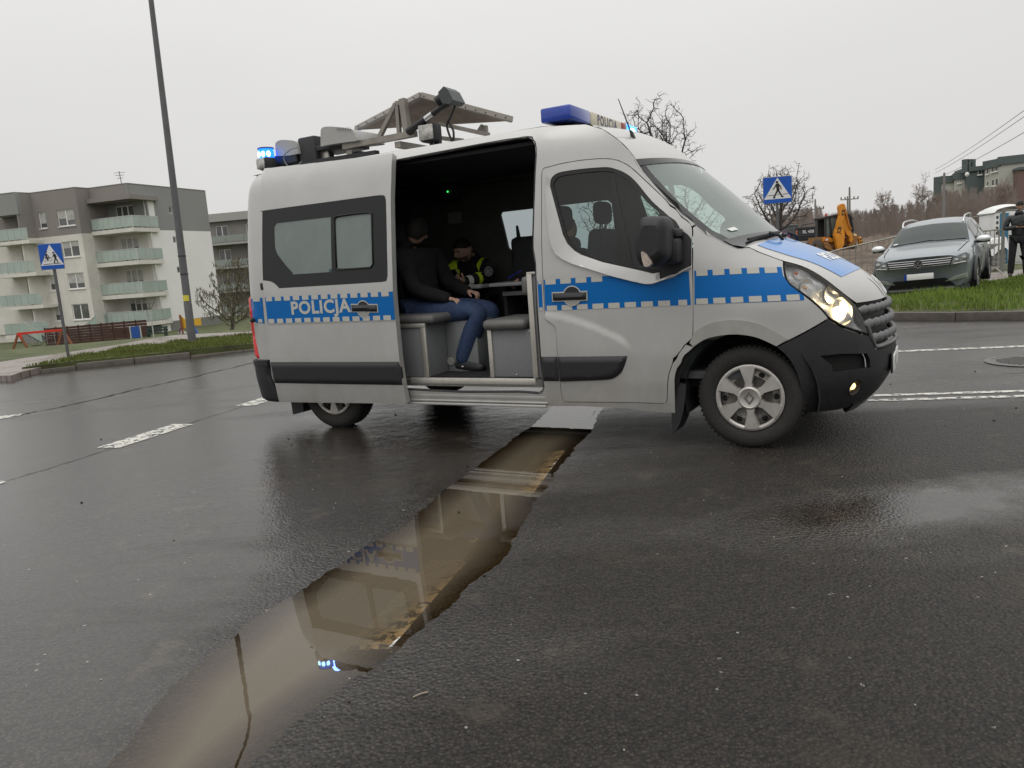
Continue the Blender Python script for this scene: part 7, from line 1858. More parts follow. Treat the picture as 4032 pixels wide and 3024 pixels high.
# ================================================================ barriers, toilet, stack
galv = mat('galvanised_tube', (.30, .285, .25), .5, .5, noise=(5, .2))
def barrier(label, u0, v0, u1, v1, Y0, Y1, n, foot=True, drop=0.0):
    a = at_y(u0, v0, Y0); c = at_y(u1, v1, Y1); za, zc_ = gz_at(a[0], Y0), gz_at(c[0], Y1)
    r = empty('crowd_barrier', (a[0], Y0, za), 0, label, 'barrier')
    A = Vector((0, 0, a[2] - za)); B = Vector((c[0] - a[0], Y1 - Y0, c[2] - za)); lo = .22
    d = (B - A); dn = d.normalized()
    bl = Vector((0, 0, lo)); br_ = Vector((B.x, B.y, zc_ - za + lo))
    MB().tube(cr([bl, bl.lerp(A, .5), A - Vector((0, 0, .12)), A + dn * .12, (A + B) / 2, B - dn * .12, B - Vector((0, 0, .12)), br_.lerp(B, .5), br_], 4), .022, 8).build('frame_tube', galv, r, 60)
    MB().tube([bl, br_], .020, 8).build('bottom_rail', galv, r, 60)
    for k in range(1, n):
        t = k / n; MB().tube([bl.lerp(br_, t), A.lerp(B, t)], .011, 6).build('bar', galv, r, 60)
    if foot:
        for q in (bl.lerp(br_, .12), bl.lerp(br_, .88)): MB().tube([q, q + Vector((.05, -.35, -.20))], .018, 6).tube([q, q + Vector((-.05, .35, -.20))], .018, 6).build('foot', galv, r, 60)
    return r
barrier('galvanised crowd barrier left of the estate car', 3272, 992, 3640, 905, 19.0, 22.0, 17)
barrier('galvanised crowd barrier right of the estate car before the covered stack', 3846, 912, 3934, 905, 20.5, 21.0, 5)
p = at_y(3952, 835, 21.5); z = gz_at(p[0], 21.5); mf = empty('mesh_fence', (p[0], 21.5, z), 0, 'thin wire site fence with one steel post beside the toilet', 'fence')
MB().tube([(0, 0, 0), (0, 0, p[2] - z + .1)], .045, 8).build('fence_post', mat('dull_green_steel', (.16, .17, .15), .6), mf, 60)
for (u0, v0, u1, v1) in ((3800, 862, 3952, 832), (3952, 832, 4100, 812), (3930, 905, 3952, 905)):
    a = at_y(u0, v0, 21.5); c = at_y(u1, v1, 21.5); MB().tube([(a[0] - p[0], 0, a[2] - z), (c[0] - p[0], 0, c[2] - z)], .018, 6).build('fence_wire', mat('dull_green_steel'), mf, 60)
YP = 27.0
a = at_y(3922, 812, YP); z = gz_at(a[0], YP); ht = a[2] - z
pt = empty('portable_toilet', (a[0] + .55, YP, z), math.radians(-6), 'white portable toilet with a blue corner strip behind the fence', 'toilet')
tw_ = mat('toilet_white_plastic', (.66, .67, .66), .4, noise=(3, .06)); tbl = mat('toilet_blue_plastic', (.03, .14, .24), .4)
MB().box((0, .55, ht / 2 - .1), (1.1, 1.1, ht - .2), .02).build('cabin_wall', tw_, pt, 40)
MB().grid(lambda a_, b_: (-.60 + 1.2 * a_, -.06 + 1.22 * b_, ht - .22 + .28 * (math.sin(math.pi * a_) ** .45) * (math.sin(math.pi * (.08 + .84 * b_)) ** .3)), 12, 6).build('domed_roof', tw_, pt, 60)
MB().box((-.24, -.012, ht / 2 - .1), (.30, .03, ht - .3), .01).build('corner_strip', tbl, pt, 40)
MB().box((.2, -.015, ht / 2 - .1), (.62, .03, ht - .35), .01).build('door', mat('toilet_door', (.55, .56, .55), .45), pt, 40)
for k in range(4): MB().box((-.47, -.012, ht * .55 + .18 * k), (.07, .01, .09)).build('vent_slot', mat('band_dark', (.04, .04, .04), .5), pt)
YK = 23.5
a = at_y(3862, 940, YK); c = at_y(3945, 930, YK); z = gz_at(a[0], YK); wd = c[0] - a[0] + .3; hk = a[2] - z
sk = empty('covered_stack', ((a[0] + c[0]) / 2, YK, z), 0, 'stack of grey panels under white plastic sheeting behind the barrier', 'stack')
for k in range(5): MB().box((0, .5, .09 + .165 * k), (wd, 1.0, .15), .01).build('panel_board', mat('stack_grey', (.17, .17, .16), .7, noise=(3, .2)), sk, 40)
rndm = random.Random(6)
MB().grid(lambda a_, b_: (-(wd / 2 + .06) + (wd + .12) * a_, -.06 + 1.1 * b_, hk - .05 + .05 * math.sin(9 * a_ + 3 * b_) + .04 * math.sin(21 * a_ + 1) - (.36 + .08 * math.sin(14 * a_) if b_ < .01 else 0)), 18, 8).build('white_sheeting', mat('white_plastic_sheet', (.62, .62, .62), .35), sk, 60)
p = at_y(3455, 1040, 17.6); z = .15
b = MB().ball((0, 0, .17), (.16, .14, .19), 10, 8); b.v = [(x * (1 + .15 * math.sin(9 * z_ + 5 * x)), y, z_ + .03 * math.sin(14 * x)) for x, y, z_ in b.v]
o = b.build('plastic_bag', mat('white_plastic_sheet'), None, 60); pb = at_y(3455, 1040, 19.5); o.location = (pb[0], 19.5, gz_at(pb[0], 19.5)); tag(o, 'crumpled white plastic bag by the left barrier', 'bag')
# ================================================================ van interior, roof kit
def V8(pts, y): return vplane(PX(8, pts), y)
def V4(pts, y): return vplane(PX(4, pts), y)
def V2(pts, y): return vplane(PX(2, pts), y)
fz = V8([(800, 1440)], -.96)[0][2]
grey_board = mat('grey_laminate', (.185, .19, .195), .45, noise=(30, .06)); grey_vinyl = mat('grey_vinyl', (.12, .12, .115), .5, noise=(15, .12)); alu_trim = mat('aluminium_angle', (.52, .50, .45), .4, .6, noise=(15, .1))
checker = mat('checker_plate', (.16, .155, .14), .45, .5, noise=(90, .5), bump=(120, .8, .004))
MB().box((-1.0, -.01, fz - .03), (3.2, 1.93, .05)).build('cabin_floor', checker, van)
e0 = V8([(240, 1452), (1312, 1452)], -.985)
MB().box(((e0[0][0] + e0[1][0]) / 2 - .03, -.965, fz - .012), (e0[1][0] - e0[0][0] - .05, .03, .05), .006).build('floor_edge', alu_trim, van, 40)
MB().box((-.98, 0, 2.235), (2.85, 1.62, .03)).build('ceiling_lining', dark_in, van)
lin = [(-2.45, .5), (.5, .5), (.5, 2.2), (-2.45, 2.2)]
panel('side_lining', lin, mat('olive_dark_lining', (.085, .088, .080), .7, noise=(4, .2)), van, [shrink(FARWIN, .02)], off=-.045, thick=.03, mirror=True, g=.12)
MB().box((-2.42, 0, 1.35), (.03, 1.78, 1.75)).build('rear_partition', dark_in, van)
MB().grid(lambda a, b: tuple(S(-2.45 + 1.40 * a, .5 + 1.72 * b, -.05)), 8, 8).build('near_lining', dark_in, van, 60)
# bench on the left
def cab_box(name, x0, x1, y0, y1, z0, z1, m, parent=None, bev=.004): return MB().box(((x0 + x1) / 2, (y0 + y1) / 2, (z0 + z1) / 2), (x1 - x0, y1 - y0, z1 - z0), bev).build(name, m, parent or van, 40)
yb = -.86
q = V8([(210, 1430), (395, 1425), (345, 985), (205, 985)], yb); bz = q[2][2]; bx1 = q[1][0]; bx0 = bx1 - .55
bench = cab_box('bench_box', bx0, bx1 + .0, yb, yb + .62, fz, bz, grey_board)
cab_box('edge_strip', bx1 - .045, bx1 + .008, yb - .012, yb + .01, fz, bz, alu_trim, bench); cab_box('edge_strip', bx0, bx1 + .01, yb - .014, yb + .01, bz - .03, bz + .005, alu_trim, bench)
sq = V8([(420, 1390), (585, 1385)], yb + .3)
cab_box('bench_side', bx1 + .005, bx1 + .32, yb + .30, yb + .62, fz, bz - .01, grey_board, bench)
for u, v, y in ((443, 1320, yb + .295), (572, 1290, yb + .295)):
    p = V8([(u, v)], y)[0]; MB().lathe([(.001, .006), (.036, .006), (.036, -.004)], 16, frame(p, (1, 0, 0), (0, 0, 1), (0, -1, 0))).build('latch_disc', alu_trim, bench, 40)
MB().box(((bx0 + bx1) / 2 + .05, yb + .30, bz + .035), (bx1 - bx0 + .1, .64, .075), .03).build('seat_cushion', grey_vinyl, bench, 50)
# bench on the right, with its tall end panel
yr = -.84
q = V8([(870, 1035), (910, 1430), (1290, 1430), (1240, 1040)], yr); rx0, rx1, rz = q[0][0] + .01, q[2][0], q[0][2]
b2 = cab_box('bench_box', rx0, rx1, yr, yr + .55, fz, rz, grey_board)
cab_box('edge_strip', rx0 - .01, rx0 + .028, yr - .012, yr + .01, fz, rz, alu_trim, b2)
for k in (.25, .8):
    MB().ball((rx0 + .013, yr - .014, fz + (rz - fz) * k), .006, 6, 4).build('rivet', chrome, b2)
for xk, zk in ((.55, .06), (.93, .06), (.88, .95)): MB().ball((rx0 + (rx1 - rx0) * xk, yr - .003, fz + (rz - fz) * zk), .007, 6, 4).build('rivet', chrome, b2)
sc_ = V8([(835, 1005), (1190, 985)], yr - .03)
MB().box(((sc_[0][0] + sc_[1][0]) / 2, yr + .22, rz + .04), (sc_[1][0] - sc_[0][0], .56, .085), .035).build('seat_cushion', grey_vinyl, b2, 50)
ep = V8([(1190, 585), (1262, 575), (1300, 1430), (1262, 1425)], yr - .02)
cab_box('end_panel', ep[0][0] + .02, ep[2][0] + .03, yr - .015, yr + .58, fz, ep[0][2], grey_board, b2); cab_box('edge_strip', ep[0][0], ep[0][0] + .045, yr - .03, yr - .008, fz, ep[0][2] + .01, alu_trim, b2)
cab_box('edge_strip', ep[0][0], ep[1][0] + .02, yr - .03, yr + .58, ep[0][2], ep[0][2] + .02, alu_trim, b2)
bk = V8([(1145, 600), (1210, 755)], yr + .0); MB().box(((bk[0][0] + bk[1][0]) / 2, yr + .25, (bk[0][2] + bk[1][2]) / 2), (.075, .52, bk[0][2] - bk[1][2]), .03).build('back_pad', grey_vinyl, b2, 50)
# tables
t1 = V8([(530, 700), (830, 700)], .05); tz = t1[0][2]
tb1 = MB().box(((t1[0][0] + t1[1][0]) / 2, .28, tz), (t1[1][0] - t1[0][0], .52, .03), .012).build('table_top', mat('table_grey_white', (.33, .335, .34), .35), van, 40)
t2 = V8([(880, 672), (1150, 672)], -.05)
MB().box(((t2[0][0] + t2[1][0]) / 2 + .05, .22, t2[0][2]), (t2[1][0] - t2[0][0] + .1, .55, .035), .012).build('table_top', mat('table_grey_white'), van, 40)
MB().box(((t2[0][0] + t2[1][0]) / 2 + .05, .30, t2[0][2] - .09), (t2[1][0] - t2[0][0], .40, .04), .006).build('under_shelf', mat('table_grey_white'), van, 40)
MB().box(((t1[0][0] + t1[1][0]) / 2, .45, (fz + tz) / 2), (.06, .06, tz - fz), .01).build('table_leg', dark_in, van, 40)
MB().box((t2[0][0] + .02, .45, (fz + tz) / 2), (.04, .5, tz - fz), .004).build('table_side', dark_in, van, 40)
# dark seat against the far window with a coat-hook top, notice and a green pilot lamp
sb = V8([(1035, 260), (1100, 500), (1250, 230)], .62)
MB().box((sb[0][0] + .28, .66, 1.30), (.52, .12, .62), .05).build('seat_back', dark_in, van, 50)
for k in (.10, .44): MB().tube([(sb[0][0] + k, .66, 1.60), (sb[0][0] + k - .01, .66, 1.72)], [.022, .012], 6).build('seat_hook', dark_in, van, 60)
nt_p = V8([(578, 120)], .80)[0]; MB().box((nt_p[0], .86, nt_p[2]), (.17, .01, .12)).build('wall_notice', mat('grey_notice', (.22, .22, .22), .6), van)
gp_ = vplane(PX(2, [(1590, 838)]), .6)[0]; MB().ball(gp_, .007, 8, 6).build('pilot_lamp', mat('green_led', (.1, 1, .2), .4, emit=((.05, 1, .12), 3)), van)
MB().box((gp_[0], .64, gp_[2]), (.22, .05, .16), .01).build('radio_unit', dark_in, van, 40)
# cab seats and dashboard
def cab_seat(px, y):
    p = V4([px], y)[0]; s = empty('cab_seat', (0, 0, 0), 0, parent=van); x, z = p[0], p[2]
    fab = mat('seat_fabric', (.05, .055, .055), .85, noise=(40, .2))
    hb = MB().box((x, y, z), (.11, .26, .20), .05, seg=3); hb.build('headrest', fab, s, 60)
    for k in (-.06, .06): MB().tube([(x, y + k, z - .08), (x - .01, y + k, z - .16)], .008, 6).build('headrest_stay', chrome, s)
    M = Matrix.Translation((x - .03, y, z - .42)) @ Matrix.Rotation(.14, 4, 'Y')
    MB().box((0, 0, 0), (.14, .48, .56), .06, M, seg=3).build('backrest', fab, s, 60)
    MB().box((x + .22, y, z - .72), (.52, .48, .15), .05, seg=3).build('seat_base', fab, s, 60)
cab_seat((690, 1240), -.48); cab_seat((1045, 1190), .50)
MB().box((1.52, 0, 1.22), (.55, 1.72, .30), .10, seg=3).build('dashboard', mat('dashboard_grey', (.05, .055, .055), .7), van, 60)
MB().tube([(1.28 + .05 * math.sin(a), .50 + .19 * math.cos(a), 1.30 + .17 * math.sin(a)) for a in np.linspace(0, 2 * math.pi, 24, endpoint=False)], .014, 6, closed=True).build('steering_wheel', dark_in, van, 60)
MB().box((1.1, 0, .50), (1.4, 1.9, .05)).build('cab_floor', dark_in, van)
# gear on the roof
rk = empty('roof_rack', (0, 0, 0), 0, parent=van)
rail = mat('weathered_aluminium', (.27, .25, .22), .45, .6, noise=(8, .2, .1)); gbox = mat('grey_lamp_housing', (.36, .355, .34), .5, noise=(8, .06)); dks = mat('dark_speaker', (.04, .04, .042), .8, noise=(200, .3))
yn = -.62
r0, r1 = V2([(838, 512), (1290, 428)], yn); r2 = V2([(1480, 400)], yn)[0]
r0 = (r0[0], yn, r0[2]); r1 = (r1[0], yn, r1[2])
MB().bar(r0, (r1[0] + .1, yn, r1[2]), .05, .05).build('side_rail', rail, rk)
MB().bar((r0[0], .55, r0[2]), (r1[0] + .5, .55, r1[2]), .05, .05).build('side_rail', rail, rk)
for x in (r0[0] + .05, r1[0] - .1): MB().bar((x, yn if x < r1[0] else -.5, r0[2] - .06), (x, .58, r0[2] - .06), .06, .05, up=(0, 0, 1)).build('cross_rail', rail, rk)
for x in (-2.35, -1.6, -.75):
    for y in (-.55, .5): MB().bar((x, y, 2.36), (x, y, r0[2] - .05), .05, .05).build('rack_foot', dkm, rk)
A3 = V2([(925, 392)], .10)[0]; B3 = V2([(1395, 150)], -.50)[0]; C3 = V2([(2058, 325)], .10)[0]
A3, B3, C3 = (Vector((p[0], y, p[2])) for p, y in ((A3, .10), (B3, -.50), (C3, .10)))
nn = (B3 - A3).cross(C3 - A3).normalized(); nn = nn if nn.z > 0 else -nn
v = [A3, B3, C3]; b = MB(); b.add([tuple(p) for p in v] + [tuple(p + nn * .02) for p in v], [(0, 1, 2), (5, 4, 3), (0, 3, 4, 1), (1, 4, 5, 2), (2, 5, 3, 0)]); b.build('tilted_board', mat('scuffed_board_underside', (.26, .20, .155), .6, noise=(7, .3)), rk)
for p, q in ((A3, B3), (B3, C3)): MB().bar(p + nn * .012, q + nn * .012, .04, .045, up=tuple(nn)).build('board_edge', rail, rk)
for p, q, n in ((A3, B3, 7), (B3, C3, 9)):
    for k in range(n):
        c = p.lerp(q, (k + .5) / n) - Vector((0, .030, -.012)); MB().ball(tuple(c), .007, 6, 4).build('bolt', dkm, rk)
for pts, y0, w in (([(1095, 445), (1215, 200)], -.60, .035), ([(1215, 200), (1285, 185)], -.60, .035), ([(1225, 210), (1240, 420)], -.60, .032), ([(1265, 165), (1300, 415)], -.60, .055), ([(1820, 405), (1850, 360)], .0, .04), ([(1865, 410), (1860, 360)], .0, .04), ([(965, 455), (950, 415)], -.4, .035)):
    p = V2(pts, y0); MB().bar(p[0], p[1], w, w).build('strut', rail, rk)
for pts, y0 in (([(1530, 345), (1890, 425)], -.25), ([(1500, 445), (1700, 468)], -.3)): p = V2(pts, y0); MB().bar(p[0], p[1], .035, .035).build('cross_strut', rail, rk)
ms = V2([(1300, 405), (1440, 305), (1540, 230), (1610, 185)], -.66)
MB().tube(ms, [.030, .028, .022, .03], 10).build('camera_mast', black_pl, rk, 60); MB().tube(V2([(1430, 312), (1480, 275)], -.672), .026, 10).build('mast_collar', silver, rk, 60)
hd = V2([(1570, 130), (1610, 88), (1640, 110), (1680, 185), (1650, 212), (1600, 210), (1580, 170)], -.66)
MB().prism([(p[0], p[2]) for p in hd], .58, .76, frame((0, 0, 0), (1, 0, 0), (0, 0, 1), (0, -1, 0))).build('camera_head', mat('camera_grey', (.055, .06, .062), .5), rk)
MB().tube(V2([(1520, 185), (1580, 140)], -.66), .045, 10).build('camera_lens_tube', black_pl, rk, 60)
MB().tube(cr(V2([(1645, 215), (1610, 300), (1585, 350), (1600, 420), (1628, 470), (1632, 400), (1600, 335)], -.66), 5), .009, 6).build('cable', rubber, rk, 60)
MB().tube(cr(V2([(505, 515), (440, 540), (400, 590), (430, 650), (490, 655), (530, 620)], -.72), 5), .005, 5).build('cable', mat('cable_grey', (.18, .18, .18), .5), rk, 60)
def work_lamp(c, y, w, h, parent=rk, rz=0):
    p = V2([c], y)[0]; o = empty('work_lamp', p, rz, parent=parent)
    MB().box((0, .05, 0), (w, .13, h), .03).build('lamp_body', black_pl, o, 40)
    MB().box((0, -.018, 0), (w * .86, .02, h * .82), .02).build('lamp_glass', mat('work_lamp_glass', (.42, .41, .38), .2, .5, noise=(22, .5)), o, 40)
    MB().tube([(0, .05, -h / 2), (0, .08, -h / 2 - .10)], .018, 6).build('stalk', black_pl, o)
work_lamp((1440, 408), -.66, .165, .15); work_lamp((245, 635), -.80, .15, .115, rz=-.25)
def hood(pts, y0, y1):
    q = [(p[0], p[2]) for p in V2(pts, y0)]; MB().prism(soften(q, 3, 60), -y1, -y0, frame((0, 0, 0), (1, 0, 0), (0, 0, 1), (0, -1, 0))).build('lamp_housing', gbox, rk, 45)
hood([(668, 400), (680, 375), (710, 366), (780, 368), (880, 382), (905, 400), (935, 455), (930, 468), (840, 480), (740, 495), (668, 510)], -.68, -.30)
hood([(338, 500), (350, 475), (385, 463), (440, 465), (490, 480), (510, 560), (440, 575), (345, 580)], -.66, -.30)
for k in range(7):
    a = V2([(785 + 16 * k, 372), (790 + 16 * k, 392)], -.69); MB().tube(a, .004, 4).build('cooling_slot', mat('slot_grey', (.15, .15, .15), .6), rk)
sp_ = V2([(505, 445), (640, 415), (645, 640), (525, 648)], -.60); MB().box(((sp_[0][0] + sp_[1][0]) / 2, -.50, (sp_[1][2] + sp_[3][2]) / 2), (sp_[1][0] - sp_[0][0] - .02, .26, sp_[1][2] - sp_[3][2] - .03), .02).build('loudspeaker', dks, rk, 40)
tr2 = V2([(650, 512), (840, 505), (830, 535), (700, 540)], -.58); MB().box(((tr2[0][0] + tr2[1][0]) / 2, -.45, tr2[0][2] - .02), (tr2[1][0] - tr2[0][0] + .1, .34, .05), .01).build('lamp_tray', dkm, rk, 40)
brk = V2([(665, 545), (735, 625)], -.56); MB().box(((brk[0][0] + brk[1][0]) / 2, -.56, (brk[0][2] + brk[1][2]) / 2), (brk[1][0] - brk[0][0], .02, brk[0][2] - brk[1][2]), .004).build('bracket_plate', alu, rk, 40)
MB().bar(V2([(345, 625)], -.6)[0], V2([(520, 585)], -.6)[0], .10, .09).build('beacon_rail', dkm, rk); MB().bar(V2([(350, 672)], -.6)[0], V2([(1080, 560)], -.6)[0], .06, .05).build('side_rail', dkm, rk)
bcn = V2([(275, 575)], -.74)[0]; bo_ = empty('beacon', (bcn[0], -.74, bcn[2] - .05), 0, parent=rk)
MB().lathe([(.072, .0), (.070, .10), (.062, .112)], 20).build('lit_lens', mat('blue_beacon_lit', (.02, .2, .9), .15, emit=((.01, .16, 1.0), 2.2)), bo_, 50)
MB().lathe([(.076, .104), (.074, .116), (.001, .124)], 20).build('cap', mat('beacon_cap_blue', (.01, .03, .22), .2), bo_, 50); MB().lathe([(.085, -.05), (.08, .0), (.001, .0)], 20).build('base', black_pl, bo_, 50)
for a in (-1.9, -1.2, -.5):
    MB().ball((.066 * math.cos(a), .066 * math.sin(a), .055), (.018, .018, .025), 8, 6).build('flash', mat('blue_flash'), bo_, 60)
bl_d = bpy.data.lights.new('beacon_glow', 'POINT'); bl_d.energy = 6; bl_d.color = (.12, .25, 1); bl_d.shadow_soft_size = .06
blo = bpy.data.objects.new('beacon_glow', bl_d); COL.objects.link(blo); blo.parent = rk; blo.location = (bcn[0] + .02, -.60, bcn[2] + .12)
tl2 = V2([(952, 408)], -.45)[0]; MB().ball(tl2, .018, 8, 6).build('marker_lamp', mat('blue_beacon_lit'), rk, 60); MB().tube([tl2, (tl2[0] - .01, tl2[1], tl2[2] - .10)], .010, 6).build('marker_stem', pvc, rk, 60)
# ================================================================ people
def skin(name, V, E, R, m, parent, lev=2, root=0, M=None):
    me = bpy.data.meshes.new(name + '_cage'); me.from_pydata([tuple(v) for v in V], E, []); me.update()
    o = bpy.data.objects.new(name + '_cage', me); COL.objects.link(o)
    sm = o.modifiers.new('s', 'SKIN'); sm.use_smooth_shade = True; sm.branch_smoothing = .6
    lay = me.skin_vertices[0].data if me.skin_vertices else None
    if lay is None:
        bm = bmesh.new(); bm.from_mesh(me); bm.verts.layers.skin.verify(); bm.to_mesh(me); bm.free(); lay = me.skin_vertices[0].data
    for i, r in enumerate(R):
        lay[i].radius = r if isinstance(r, (tuple, list)) else (r, r); lay[i].use_root = (i == root)
    ss = o.modifiers.new('d', 'SUBSURF'); ss.levels = lev; ss.render_levels = lev
    dg = bpy.context.evaluated_depsgraph_get(); dg.update()
    out = bpy.data.meshes.new_from_object(o.evaluated_get(dg)); out.name = name
    bpy.data.objects.remove(o); bpy.data.meshes.remove(me)
    out.materials.clear()
    return finish(name, out, m, parent, 179)
def head_mesh(c, r, face, tilt=0.0, ears=True):
    """head about .23 high: brow, sockets, nose, lips, chin and ears shaped on a dense ball; face = direction looked at (unit xy), tilt = nod"""
    b = MB().ball((0, 0, 0), 1.0, 28, 22); vs = []
    for x, y, z in b.v:
        X, Y, Z = x * .078, y * .098, z * .118             # y is forward
        if z < 0: X *= 1 - .28 * (-z) ** 1.5; Y *= 1 - .10 * (-z) ** 2
        if y > 0:
            f = y
            Y += .020 * f * math.exp(-((z + .08) / .16) ** 2) * math.exp(-(x / .20) ** 2) * 1.6     # nose
            Y -= .010 * f * (math.exp(-((x - .36) / .20) ** 2) + math.exp(-((x + .36) / .20) ** 2)) * math.exp(-((z - .08) / .13) ** 2) * 1.5
            Y += .006 * f * math.exp(-((z - .26) / .10) ** 2)
            Y += .006 * f * math.exp(-((z + .42) / .07) ** 2) * math.exp(-(x / .3) ** 2); Y += .012 * f * math.exp(-((z + .80) / .2) ** 2)
        vs.append((X, Y, Z))
    b.v = vs
    for s in ((-1, 1) if ears else ()): b.ball((s * .079, -.005, -.012), (.012, .024, .034), 8, 6)
    fx = Vector((face[0], face[1], 0)).normalized(); rx = Vector((fx.y, -fx.x, 0))
    M = Matrix.Translation(c) @ frame((0, 0, 0), rx, fx, (0, 0, 1)) @ Matrix.Rotation(-tilt, 4, 'X') @ Matrix.Scale(r, 4)
    b.v = [tuple(M @ Vector(q)) for q in b.v]
    return b, M
def hair_mesh(M, low=.02, front=.30):
    b = MB(); 
    def fn(a, c):
        th = 2 * math.pi * a; fy = math.sin(th)
        lo = low if fy < .2 else low + (front - low) * (fy - .2) / .8
        z = lo + (1 - lo) * c; rr = math.sqrt(max(0, 1 - z * z)); w = 1.06
        return tuple(M @ Vector((math.cos(th) * rr * .078 * w, fy * rr * .098 * w, z * .118 * 1.05)))
    b.grid(fn, 28, 8); return b
def eyes(M, parent, O):
    out = []
    for s in (-1, 1):
        b = MB(); b.ball((s * .030, .081, .010), (.011, .008, .006), 8, 6, M); hb(b, 'eye', mat('eye_dark', (.02, .015, .012), .3), parent, O)
        b = MB(); b.box((s * .031, .091, .028), (.030, .008, .006), .002, M); hb(b, 'eyebrow', mat('brow_dark', (.02, .015, .012), .8), parent, O)
    b = MB(); b.box((0, .094, -.055), (.040, .008, .006), .002, M); hb(b, 'mouth', mat('lip', (.25, .10, .085), .5), parent, O)
skin_m = mat('skin', (.50, .31, .235), .5, noise=(30, .08)); hair_m = mat('dark_hair', (.012, .010, .009), .7, bump=(220, .6, .004))
def hand(parts, w, d, palm_n, curl=.5, s=1.0, thumb=1):
    """wrist point, pointing direction, palm normal -> (V,E,R) lists appended"""
    V, E, R = parts; w = Vector(w); d = Vector(d).normalized(); n = Vector(palm_n); n = (n - d * n.dot(d)).normalized(); sd = d.cross(n)
    i0 = len(V) - 1
    V.append(w + d * .045 * s); E.append((i0, len(V) - 1)); R.append((.030 * s, .018 * s)); pc = len(V) - 1
    for k, (o, L) in enumerate(((-.030, .070), (-.010, .080), (.011, .076), (.030, .060))):
        a = w + d * .085 * s + sd * o * s; V.append(a); E.append((pc, len(V) - 1)); R.append(.0105 * s)
        q = len(V) - 1; b1 = a + (d * math.cos(curl * .7) + n * math.sin(curl * .7)) * L * .5 * s; V.append(b1); E.append((q, q + 1)); R.append(.0090 * s)
        b2 = b1 + (d * math.cos(curl * 2) + n * math.sin(curl * 2)) * L * .5 * s; V.append(b2); E.append((q + 1, q + 2)); R.append(.0075 * s)
    t0 = w + d * .035 * s - sd * .034 * s * thumb; V.append(t0); E.append((pc, len(V) - 1)); R.append(.013 * s)
    t1 = t0 + (d * .6 - sd * .5 * thumb + n * .5).normalized() * .035 * s; V.append(t1); E.append((len(V) - 2, len(V) - 1)); R.append(.0105 * s)
    t2 = t1 + (d * .8 + n * .6).normalized() * .03 * s; V.append(t2); E.append((len(V) - 2, len(V) - 1)); R.append(.009 * s)
def chain(parts, start, pts, radii):
    V, E, R = parts; prev = start
    for p, r in zip(pts, radii):
        V.append(Vector(p)); R.append(r)
        if prev is not None: E.append((prev, len(V) - 1))
        prev = len(V) - 1
    return prev
def figure(name, label, J, mats, parent_inv=None, cat='person', jr=1.0, shoes=1.0, trouser_r=1.0, drop=.0):
    """J: joints in world metres. Body is one skinned mesh; clothes are looser shells over it"""
    root = empty(name, J['pelvis'], 0, label, cat); O = Vector(J['pelvis']); J = {k: Vector(v) - O for k, v in J.items()}
    P = ([], [], [])
    V, E, R = P
    pel = chain(P, None, [J['pelvis']], [(.13, .11)]); ch_ = chain(P, pel, [J['pelvis'].lerp(J['neck'], .45), J['pelvis'].lerp(J['neck'], .78)], [(.10, .08), (.085, .07)]); nk = chain(P, ch_, [J['neck'], J['neck'].lerp(J['head'], .55)], [.058, .052])
    for s in 'lr':
        e_ = chain(P, ch_, [J['sh_' + s], J['el_' + s], J['wr_' + s]], [.030, .034, .027])
        hd_ = J.get('hd_' + s)
        if hd_ is not None: hand(P, J['wr_' + s], hd_, J.get('pn_' + s, Vector((0, 0, -1))), J['curl'].x if 'curl' in J else .5, 1.0, 1 if s == 'l' else -1)
        f_ = chain(P, pel, [J['hip_' + s], J['kn_' + s], J['an_' + s], J['toe_' + s]], [.082, .056, .040, .032])
    skin('body', V, E, R, skin_m, root)
    P = ([], [], []); V, E, R = P
    a = chain(P, None, [J['pelvis'] - Vector((0, 0, drop)), J['pelvis'].lerp(J['neck'], .35), J['pelvis'].lerp(J['neck'], .70)], [(.172 * jr, .15 * jr), (.168 * jr, .14 * jr), (.185 * jr, .135 * jr)])
    chain(P, a, [J['pelvis'].lerp(J['neck'], .93), J['neck'].lerp(J['head'], .40)], [(.115 * jr, .10 * jr), (.082, .082)])
    for s in 'lr':
        cw = J['wr_' + s].lerp(J['el_' + s], -.10)
        chain(P, a, [J['sh_' + s], J['sh_' + s].lerp(J['el_' + s], .5), J['el_' + s], J['el_' + s].lerp(cw, .6), cw], [.080 * jr, .070 * jr, .062 * jr, .052 * jr, .045 * jr])
    jk = skin('jacket', V, E, R, mats['jacket'], root)
    P = ([], [], []); V, E, R = P
    pel = chain(P, None, [J['pelvis'] + Vector((0, 0, .02))], [(.150, .135)])
    for s in 'lr': chain(P, pel, [J['hip_' + s], J['hip_' + s].lerp(J['kn_' + s], .5), J['kn_' + s], J['kn_' + s].lerp(J['an_' + s], .5), J['an_' + s] - Vector((0, 0, .035))], [.105 * trouser_r, .098 * trouser_r, .084 * trouser_r, .082 * trouser_r, .072 * trouser_r])
    skin('trousers', V, E, R, mats['trousers'], root)
    for s in 'lr':
        an, to = J['an_' + s], J['toe_' + s]; d = (to - an); d.z = 0; d.normalize()
        P = ([], [], []); V, E, R = P; d = d * shoes
        chain(P, None, [an - d * .055 - Vector((0, 0, .045)), an + Vector((0, 0, -.02)), an + d * .075 - Vector((0, 0, .035)), an + d * .155 - Vector((0, 0, .050)), an + d * .205 - Vector((0, 0, .056))], [(.040 * shoes, .038 * shoes), (.050 * shoes, .050 * shoes), (.048 * shoes, .048 * shoes), (.047 * shoes, .040 * shoes), (.038 * shoes, .030 * shoes)])
        skin('shoe', V, E, R, mats['shoe'], root)
    return root, O, jk
def hb(b, name, m, parent, O): b.v = [tuple(Vector(q) - O) for q in b.v]; return b.build(name, m, parent, 60)
